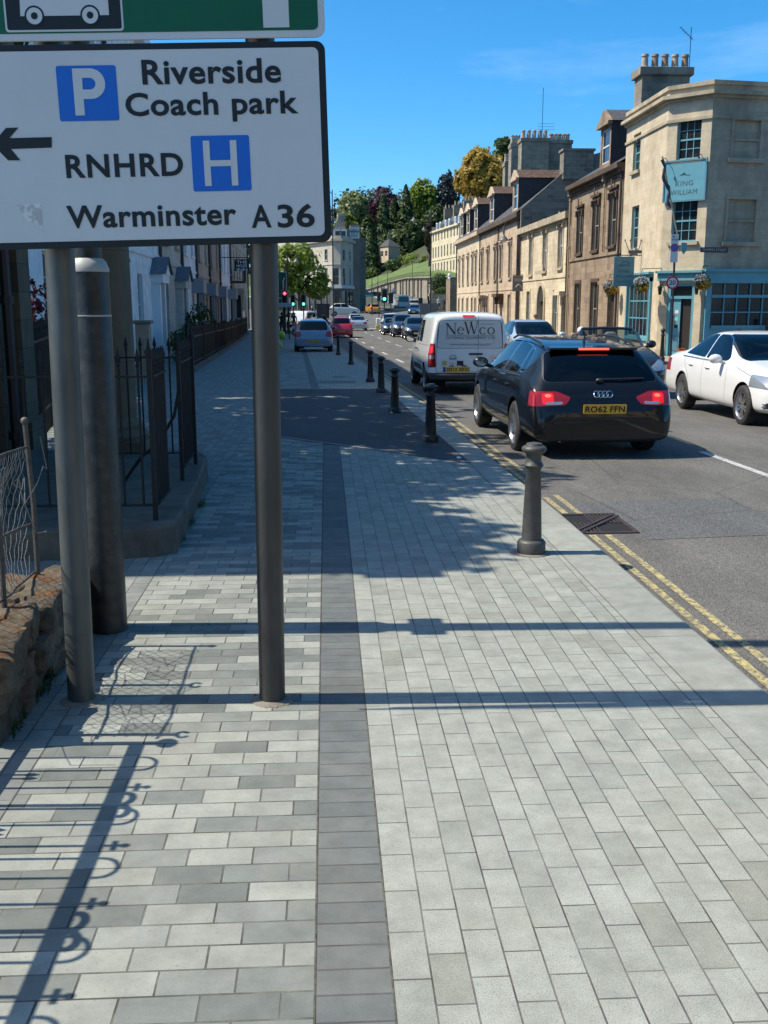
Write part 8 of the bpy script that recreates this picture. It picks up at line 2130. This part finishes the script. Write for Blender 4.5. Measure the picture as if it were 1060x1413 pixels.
# shelter by the kerb beyond the parked hatchback
bs = thing('bus_shelter', 'pale blue-roofed bus shelter half hidden by the right sign post', 'shelter', at(390, 460, 70))
a, b = at(370, 424, 70), at(403, 418, 70); zb = gz(70)
mb = MB(); mb.box(a.x, 69.5, a.z, b.x, 71.2, b.z); mb.build('roof', mat('shelter_blue', (.28, .37, .43), .5), bs, bevel=.05)
for xx in (at(391, 430, 70).x, at(399, 430, 70).x, a.x + .1): mb = MB(); mb.box(xx - .04, 69.6, zb, xx + .04, 69.68, a.z); mb.build('post', LAMPB, bs)
mb = MB(); mb.box(a.x + .1, 71.0, zb + .3, b.x - .1, 71.03, a.z); mb.build('glass_panel', GLASSL, bs)
mb = MB(); mb.bar((a.x + .1, 69.7, zb + .95), (b.x - .15, 69.7, zb + .95), .05, .05); mb.build('rail', LAMPB, bs)
# posted signs by the pub
q0 = at(926, 484, 36.3); t = thing('sign_post', 'slim black post carrying a no-stopping plate and a red-ringed 20 sign outside the pub', 'sign', (q0.x, 36.3, gz(36.3)))
q1 = at(932, 330, 36.3)
mb = MB(); mb.tube([(q0.x, 36.3, gz(36.3) - .05), (q1.x, 36.3, q1.z)], .038, 10); mb.build('post', LAMPB, t)
def disc(mb, c, r, d=0, n=28): mb.sheet([(r * cos(2 * pi * i / n), r * sin(2 * pi * i / n)) for i in range(n)], (c.x, c.y - d, c.z), (1, 0, 0), (0, 0, 1))
c = at(928, 390, 36.2); mb = MB(); mb.lathe([(.225, 0), (.225, .02)], (c.x, 36.2, c.z), 28, axis='y'); rd = mb.build('speed_sign', mat('sign_red', (.45, .02, .025), .45), t)
mb = MB(); disc(mb, c, .165, .003); mb.build('white_disc', mat('sign_white', (.6, .6, .58), .5), rd)
mb = MB(); text_into(mb, '20', (c.x - .115, 36.194, c.z - .08), (1, 0, 0), (0, 0, 1), .23, .16, .02); mb.build('numerals', PLK, rd)
c2 = c + Vector((.06, .12, 0)); mb = MB(); mb.lathe([(.225, 0), (.225, .015)], (c2.x, 36.36, c2.z), 24, axis='y'); mb.build('back_of_sign', GALV, t)
a, b = at(924.5, 362, 36.2), at(937, 323, 36.2)
mb = MB(); mb.box(a.x, 36.2, a.z, b.x, 36.22, b.z); pl_ = mb.build('plate', MATS['sign_white'], t)
cc = Vector(((a.x + b.x) / 2, 36.2, lerp(a.z, b.z, .52)))
mb = MB(); disc(mb, cc, .14, .004); mb.build('red_ring', MATS['sign_red'], pl_)
mb = MB(); disc(mb, cc, .105, .007); mb.build('blue_disc', SIGNB, pl_)
mb = MB(); mb.bar(cc + Vector((-.08, -.01, .08)), cc + Vector((.08, -.01, -.08)), .006, .035); mb.build('red_bar', MATS['sign_red'], pl_)
mb = MB(); text_into(mb, 'No', (a.x + .04, 36.195, b.z - .12), (1, 0, 0), (0, 0, 1), .1, .08); text_into(mb, 'stopping', (a.x + .03, 36.195, b.z - .23), (1, 0, 0), (0, 0, 1), .26, .08); mb.build('plate_lettering', PLK, pl_)
sh_ = at(944, 343, 36.5); mb = MB(); mb.prism([(-.1, .2), (-.1, -.05), (0, -.2), (.1, -.05), (.1, .2)], (sh_.x, 36.5, sh_.z), (1, 0, 0), (0, 0, 1), (0, .03, 0)); mb.build('shield_plate', BLUEP, t)
# bollards outside the pub
for i, (x, yb, yt, Y) in enumerate(((913.5, 489, 453, 35.9), (1057, 472, 440, 37.0))):
    p = at(x, yb, Y); h = at(x, yt, Y).z - gz(Y); mb = MB(); bollard(mb, p.x, Y, gz(Y), h, 1.15)
    o = tag(mb.build('bollard', BOLB, loc=(p.x, Y, gz(Y)), angle=50), ['black bollard standing outside the corner door of the pub', 'black bollard by the pub side window at the right edge'][i], 'bollard', 'bollards outside the pub')
    mb = MB(); mb.lathe([(.15, .004), (.11, .012)], (p.x, Y, gz(Y)), 16); mb.build('footing', MATS['sandy_mortar'], o)
# hanging baskets
FW_ = leafmat('petal_white', [(.45, .44, .46), (.55, .55, .56), (.36, .35, .42)]); FY_ = leafmat('petal_yellow', [(.42, .26, .02), (.55, .36, .03), (.33, .17, .02)])
for i, (x, y, Y, lab, F, u) in enumerate(((885.5, 394, 37.9, 'hanging basket of white and yellow flowers left of the pub door', FB, .05), (969, 391, 36.3, 'hanging basket of white and yellow flowers right of the pub door, by the side window', FC, .2), (841, 399, 43.0, 'hanging basket of white and yellow flowers beside the hanging pub sign', FA, .3))):
    c = at(x, y, Y); t = thing('flower_basket', lab, 'flower basket', c - Vector((0, 0, .25)), group='flower baskets on the pub'); rng = random.Random(i)
    mb = MB(); mb.lathe([(.04, -.22), (.16, -.16), (.23, -.02), (.24, 0)], c, 12); mb.build('basket', mat('moss', (.04, .05, .02), .95), t)
    mb = MB(); leaf_cloud(mb, [(c.x, c.y, c.z + .06, .27, .25, .24)], 260, .05, rng); mb.build('foliage', LF_MID, t)
    mb = MB(); leaf_cloud(mb, [(c.x - .03, c.y, c.z + .13, .28, .26, .2)], 240, .045, rng); mb.build('white_flowers', FW_, t)
    mb = MB(); leaf_cloud(mb, [(c.x + .05, c.y - .04, c.z - .05, .27, .25, .18)], 240, .045, rng); mb.build('yellow_flowers', FY_, t)
    mb = MB()
    for a in (0, 2.1, 4.2): mb.tube([c + Vector((.22 * cos(a), .22 * sin(a), 0)), c + Vector((0, 0, .6))], .006, 4)
    w = F.pt(u, c.z + .62); mb.tube([c + Vector((0, 0, .6)), w], .012, 5); mb.build('bracket', IRON, t)
# A-board and bucket
p = at(842, 441, 40.5); zb = gz(40.5)
t = thing('a_board', 'brown wooden A-board on the pavement below the pub window', 'sign', (p.x, 40.5, zb))
WOODB = mat('brown_wood', (.16, .07, .03), .5)
for s in (-1, 1): mb = MB(); mb.prism([(-.3, 0), (.3, 0), (.3, 1.15), (-.3, 1.15)], (p.x, 40.5 + s * .25, zb), (1, 0, 0), (0, -s * .2, .98), (0, .03, 0)); mb.build('leaf', WOODB, t, bevel=.01)
mb = MB(); mb.sheet([(-.24, .2), (.24, .2), (.24, 1.05), (-.24, 1.05)], (p.x, 40.5 - .256, zb), (1, 0, 0), (0, .2, .98)); mb.build('chalkboard', mat('chalkboard', (.02, .02, .02), .8), t)
p = at(942, 470, 36.4); mb = MB(); mb.lathe([(.11, 0), (.15, .42), (.16, .44), (.14, .44), (.1, .1)], (p.x, 36.5, gz(36.5)), 14); tag(mb.build('bucket', mat('orange_plastic', (.55, .11, .03), .45), loc=(p.x, 36.5, gz(36.5))), 'small orange bucket at the foot of the pub door post', 'bucket')
mb = MB(); mb.tube([(p.x + .15 * cos(a * pi / 8), 36.5, gz(36.5) + .42 + .12 * sin(a * pi / 8)) for a in range(9)], .008, 5); mb.build('handle', IRON, bpy.data.objects['bucket'])
# round sign and container at the far junction
p = at(434, 409, 140); t = thing('sign_post', 'round pale sign on a thin post before the corner building', 'sign', (p.x, 140, gz(140)))
mb = MB(); mb.tube([(p.x, 140, gz(140)), (p.x, 140, p.z)], .05, 8); mb.build('post', LAMPB, t)
mb = MB(); mb.lathe([(.5, 0), (.5, .04)], (p.x, 139.9, p.z), 20, axis='y'); mb.build('disc', mat('sign_grey', (.4, .42, .42), .5), t)
mb = MB(); mb.box(p.x - .36, 139.88, p.z - .07, p.x + .36, 139.9, p.z + .07); mb.build('bar', PLK, t)
p = at(446, 436, 138); t = thing('skip_container', 'large dark metal container left of the cream off-road car', 'container', (p.x, 138, gz(138)))
mb = MB(); mb.prism([(-.8, 0), (.8, 0), (.9, 1.75), (-.9, 1.75)], (p.x, 137, gz(138)), (1, 0, 0), (0, 0, 1), (0, 1.6, 0)); mb.build('body', mat('dark_steel', (.02, .022, .025), .6, col2=(.05, .045, .04), scale=3), t, bevel=.03)
mb = MB(); mb.box(p.x - .92, 136.95, gz(138) + 1.75, p.x + .92, 138.65, gz(138) + 1.85); mb.build('lid', TRIM, t)
for s in (-.6, .6): mb = MB(); mb.box(p.x + s - .04, 136.93, gz(138) + .1, p.x + s + .04, 137.0, gz(138) + 1.7); mb.build('rib', TRIM, t)
# lime green balloons
LIME = mat('lime_balloon', (.22, .5, .02), .3, coat=.5)
for i, (x, y) in enumerate(((388.5, 462), (384.5, 476))):
    c = at(x, y, 52); mb = MB(); mb.ball(c, (.17, .17, .21), 14); mb.lathe([(.03, -.24), (.012, -.2)], c, 8)
    o = tag(mb.build('balloon', LIME, loc=c), ['lime green balloon, the upper one beside the right sign post', 'lime green balloon, the lower one beside the right sign post'][i], 'balloon')
    mb = MB(); mb.tube([c - Vector((0, 0, .22)), Vector((c.x, 52, gz(52)))], .006, 4); mb.build('string', WTRIM, o)

# ------------------------------------------------------------------ people
SKIN = mat('skin', (.42, .25, .17), .55)
def person(label, loc, rz, top, legs, hair, pose='walk', h=1.74, shoe=(.02, .02, .02), hat=None, bag=None):
    t = thing('person', label, 'person', loc, rz, local=True)
    k = h / 1.74; lean = 0; J = {}
    st = dict(walk=.24, stand=.07, lean=.15, sit=0)[pose]
    if pose == 'sit':
        J.update(pel=(0, 0, .52), waist=(0, .04, .72), chest=(0, .08, .95), neck=(0, .06, 1.12), head=(0, .03, 1.22), crown=(0, .03, 1.33))
        for s, n in ((1, 'r'), (-1, 'l')): J.update({n + 'hip': (s * .1, 0, .50), n + 'knee': (s * .13, -.42, .52), n + 'ank': (s * .13, -.62, .2), n + 'toe': (s * .13, -.78, .16), n + 'sh': (s * .18, .07, 1.05), n + 'el': (s * .24, -.08, .82), n + 'wr': (s * .14, -.34, .9), n + 'ha': (s * .13, -.42, .93)})
    else:
        f = .35 if pose == 'lean' else .02
        J.update(pel=(0, 0, .95), waist=(0, -f * .3, 1.10), chest=(0, -f * .8, 1.32), neck=(0, -f * 1.05, 1.49), head=(0, -f * 1.15 - .01, 1.60), crown=(0, -f * 1.2 - .01, 1.70))
        for s, n in ((1, 'r'), (-1, 'l')):
            d = s * st
            J.update({n + 'hip': (s * .095, 0, .91), n + 'knee': (s * .10, -d * .5 - .03, .50), n + 'ank': (s * .10, -d + (.10 if d < 0 else 0), .09), n + 'toe': (s * .115, -d - .15 + (.1 if d < 0 else 0), .04),
                      n + 'sh': (s * .185, -f * .95, 1.42), n + 'el': (s * .25, d * .35 - f * .9 + .02, 1.15), n + 'wr': (s * .235, d * .55 - .1 - f * 1.4, .93), n + 'ha': (s * .225, d * .6 - .14 - f * 1.5, .86)})
    E = [('pel', 'waist'), ('waist', 'chest'), ('chest', 'neck'), ('neck', 'head'), ('head', 'crown')]
    for n in 'rl': E += [('pel', n + 'hip'), (n + 'hip', n + 'knee'), (n + 'knee', n + 'ank'), (n + 'ank', n + 'toe'), ('chest', n + 'sh'), (n + 'sh', n + 'el'), (n + 'el', n + 'wr'), (n + 'wr', n + 'ha')]
    RR = dict(pel=(.15, .11), waist=(.135, .10), chest=(.165, .115), neck=(.055, .055), head=(.078, .092), crown=(.06, .07), hip=(.095, .095), knee=(.062, .062), ank=(.042, .045), toe=(.04, .035), sh=(.07, .065), el=(.047, .047), wr=(.033, .03), ha=(.038, .025))
    names = list(J); me = bpy.data.meshes.new('p'); me.from_pydata([J[n] for n in names], [(names.index(a), names.index(b)) for a, b in E], [])
    ob = bpy.data.objects.new('p', me); ob.modifiers.new('sk', 'SKIN'); ob.modifiers.new('ss', 'SUBSURF').levels = 2
    for i, n in enumerate(names):
        sv = me.skin_vertices[0].data[i]; sv.radius = RR[n] if n in RR else RR[n[1:]]; sv.use_root = (n == 'pel')
    m2 = evaluated(ob); bpy.data.objects.remove(ob); bpy.data.meshes.remove(me)
    body = bpy.data.objects.new('body', m2); C.objects.link(body); body.parent = t
    for m in (SKIN, mat('cloth_%s' % (str(top)), top, .85), mat('cloth_%s' % (str(legs)), legs, .85), mat('shoe_%s' % (str(shoe)), shoe, .6)): m2.materials.append(m)
    hz_, nz = J['pel'][2], J['neck'][2]
    for p in m2.polygons:
        c = p.center; p.use_smooth = True
        hand = min((c - Vector(J[n + 'ha'])).length for n in 'rl') < .085
        foot = min((c - Vector(J[n + 'toe'])).length for n in 'rl') < .12 or min((c - Vector(J[n + 'ank'])).length for n in 'rl') < .06
        if pose == 'sit': leg = c.z < .6 or c.y < -.3 and c.z < .62
        else: leg = c.z < hz_ - .03 and not (abs(c.x) > .17 and c.z > .8)
        p.material_index = 0 if (c.z > nz - .01 or hand) else 3 if foot else 2 if leg else 1
    hc = Vector(J['head'])
    mb = MB(); mb.ball(hc + Vector((0, .018, .055)), (.088, .10, .088), 14); mb.build('hair', mat('hair_%s' % (str(hair)), hair, .7), body)
    mb = MB()
    for s in (-1, 1):
        mb.ball(hc + Vector((s * .032, -.088, .012)), (.014, .008, .009), 8, k=5)
    mb.build('eyes', PLK, body)
    mb = MB(); mb.ball(hc + Vector((0, -.098, -.015)), (.014, .018, .022), 8, k=5); mb.ball(hc + Vector((-.082, .0, 0)), (.012, .022, .03), 8, k=5); mb.ball(hc + Vector((.082, .0, 0)), (.012, .022, .03), 8, k=5)
    for n, s in (('r', 1), ('l', -1)):
        hp = Vector(J[n + 'ha']); d = (hp - Vector(J[n + 'wr'])).normalized(); sd = d.cross(Vector((s, 0, 0))).normalized()
        for i in range(4): b0 = hp + sd * (.024 - .016 * i) + d * .01; L_ = (.07, .078, .072, .058)[i]; mb.tube([b0, b0 + d * L_ * .5 + Vector((-s * .006, 0, 0)), b0 + d * L_ * .85 + Vector((-s * .022, 0, 0))], [.009, .008, .006], 6)
        mb.tube([hp + sd * .03 - d * .03, hp + sd * .05 + d * .005, hp + sd * .045 + d * .035], [.010, .009, .007], 6)
    mb.build('face_and_fingers', SKIN, body)
    if pose == 'sit':
        mb = MB(); 
        for s in (-1, 1): mb.prism(rrect(.055, .036, .012, 3, -.0275, -.018), hc + Vector((s * .036, -.102, .012)), (1, 0, 0), (0, 0, 1), (0, .006, 0))
        mb.tube([hc + Vector((-.085, -.01, .018)), hc + Vector((-.06, -.1, .016)), hc + Vector((.06, -.1, .016)), hc + Vector((.085, -.01, .018))], .004, 5); mb.build('sunglasses', PLK, body)
    if bag:
        mb = MB(); c = Vector(J['chest']) + Vector((0, .2, -.1)); mb.ball(c, (.15, .1, .22), 12); mb.build('backpack', mat('bag_%s' % str(bag), bag, .8), t)
    t.scale = (k, k, k)
    return t
def spot(x, Y, z=None): p = at(x, 430, Y); return (p.x, Y, gz(Y) if z is None else z)
person('person in a dark top and blue jeans walking away beside the right sign post', spot(388.8, 76), pi, (.02, .02, .025), (.05, .09, .16), (.03, .02, .015), 'walk', 1.76)
person('person in a dark jacket standing behind the red scooter', spot(405.3, 88), .3, (.025, .028, .035), (.03, .03, .04), (.05, .035, .025), 'stand', 1.74)
person('person all in black bending forward beside the red hatchback', spot(452.5, 84), -1.4, (.012, .012, .013), (.015, .015, .017), (.02, .015, .012), 'lean', 1.72)
person('person in a pale top walking up the stone steps', (at(605.5, 430, 132.3).x, 132.3, .80), pi + .3, (.5, .5, .48), (.06, .06, .07), (.25, .2, .14), 'walk', 1.66)
person('person in a dark coat walking on the stone steps beside the pier', (at(614, 430, 132.2).x, 132.2, .80), pi - .1, (.02, .022, .028), (.025, .025, .03), (.03, .02, .015), 'walk', 1.8, bag=(.05, .05, .06))
person('person in a brown top standing by the round-arched doorway', (at(738, 445, 52).x, 52, gz(52)), pi / 2 + .3, (.25, .16, .12), (.08, .07, .06), (.20, .14, .09), 'stand', 1.68)
dr = person('white-haired person in sunglasses and a dark top driving the open roadster', (6.22 - .38, 25.0 - 1.46, zr(22.8) + .06), 0, (.03, .035, .05), (.03, .03, .035), (.62, .60, .56), 'sit', 1.76)

def two_wheeler(name, label, loc, rz, colm, scooter):
    t = thing(name, label, 'scooter' if scooter else 'motorcycle', loc, rz, local=True); r = .24 if scooter else .31
    for y in (-.62, .62):
        mb = MB(); mb.lathe([(r * .7, -.04), (r * .95, -.045), (r, 0), (r * .95, .045), (r * .7, .04)], (0, y, r), 20, axis='x', cap=False); w = mb.build('wheel', RUB, t)
        mb = MB(); mb.lathe([(r * .7, -.03), (.04, -.05), (.04, .05), (r * .7, .03)], (0, y, r), 16, axis='x'); mb.build('rim', ALLOY, w)
    mb = MB()
    if scooter: mb.prism([(-.75, .3), (-.2, .22), (.2, .24), (.4, .45), (.5, 1.0), (.42, 1.02), (.25, .5), (.0, .38), (-.25, .45), (-.3, .72), (-.85, .78), (-.9, .55)], (-.16, 0, 0), (0, 1, 0), (0, 0, 1), (.32, 0, 0))
    else: mb.prism([(-.8, .75), (-.3, .35), (.25, .35), (.5, .65), (.55, 1.0), (.3, .95), (.1, .88), (-.2, .78), (-.85, .85)], (-.13, 0, 0), (0, 1, 0), (0, 0, 1), (.26, 0, 0))
    mb.build('bodywork', colm, t, bevel=.05)
    mb = MB(); mb.box(-.14, -.8, .77, .14, -.15, .87); mb.build('seat', TRIM, t, bevel=.04)
    mb = MB(); mb.tube([(-.34, .36, 1.06), (-.12, .46, 1.02), (.12, .46, 1.02), (.34, .36, 1.06)], .017, 6); mb.tube([(0, .46, 1.0), (0, .62, r)], .03, 6); mb.build('handlebar', TRIM, t)
    mb = MB(); mb.lathe([(.09, 0), (.07, .05), (.01, .06)], (0, .52, .9), 12, axis='y'); mb.build('headlight', CLEAR, t)
    return t
p = at(410, 440, 80); two_wheeler('motor_scooter', 'red motor scooter parked between the shelter and the blue-grey hatchback', (p.x, 80, gz(80)), .5, paint('scooter_red', (.42, .02, .015)), True)
p = at(430, 430, 135); two_wheeler('motorcycle', 'dark motorcycle at the far junction ridden by a helmeted person', (p.x, 135, zr(135)), -1.0, paint('moto_black', (.012, .012, .014)), False)
rd_ = person('person in black riding the dark motorcycle at the far junction', (p.x + .1, 135.0, zr(135) + .36), -1.0 + pi, (.015, .015, .017), (.02, .02, .02), (.55, .55, .55), 'sit', 1.78)

# weeds at the foot of the wall and plinth
rng = random.Random(14); mb = MB()
for i in range(520):
    if i < 330: x, y = -1.27 + rng.gauss(0, .015), rng.choice((3.95, 4.3, 4.55, 4.9)) + rng.gauss(0, .07)
    else: x, y = lerp(-1.055, -1.10, rng.random()) + rng.gauss(0, .01), rng.choice((7.3, 7.9, 8.6)) + rng.gauss(0, .08)
    a = rng.uniform(0, 6.28); h = rng.uniform(.015, .07); d = Vector((cos(a) * h * .6, sin(a) * h * .6, h)); w = Vector((-sin(a), cos(a), 0)) * .003
    p = Vector((x, y, gz(y))); mb.add([p - w, p + w, p + d], [(0, 1, 2)])
tag(mb.build('weeds', LF_MID), kind='stuff')
for m_ in [m for m in bpy.data.scenes if m.name == 'modelling']: bpy.data.scenes.remove(m_)
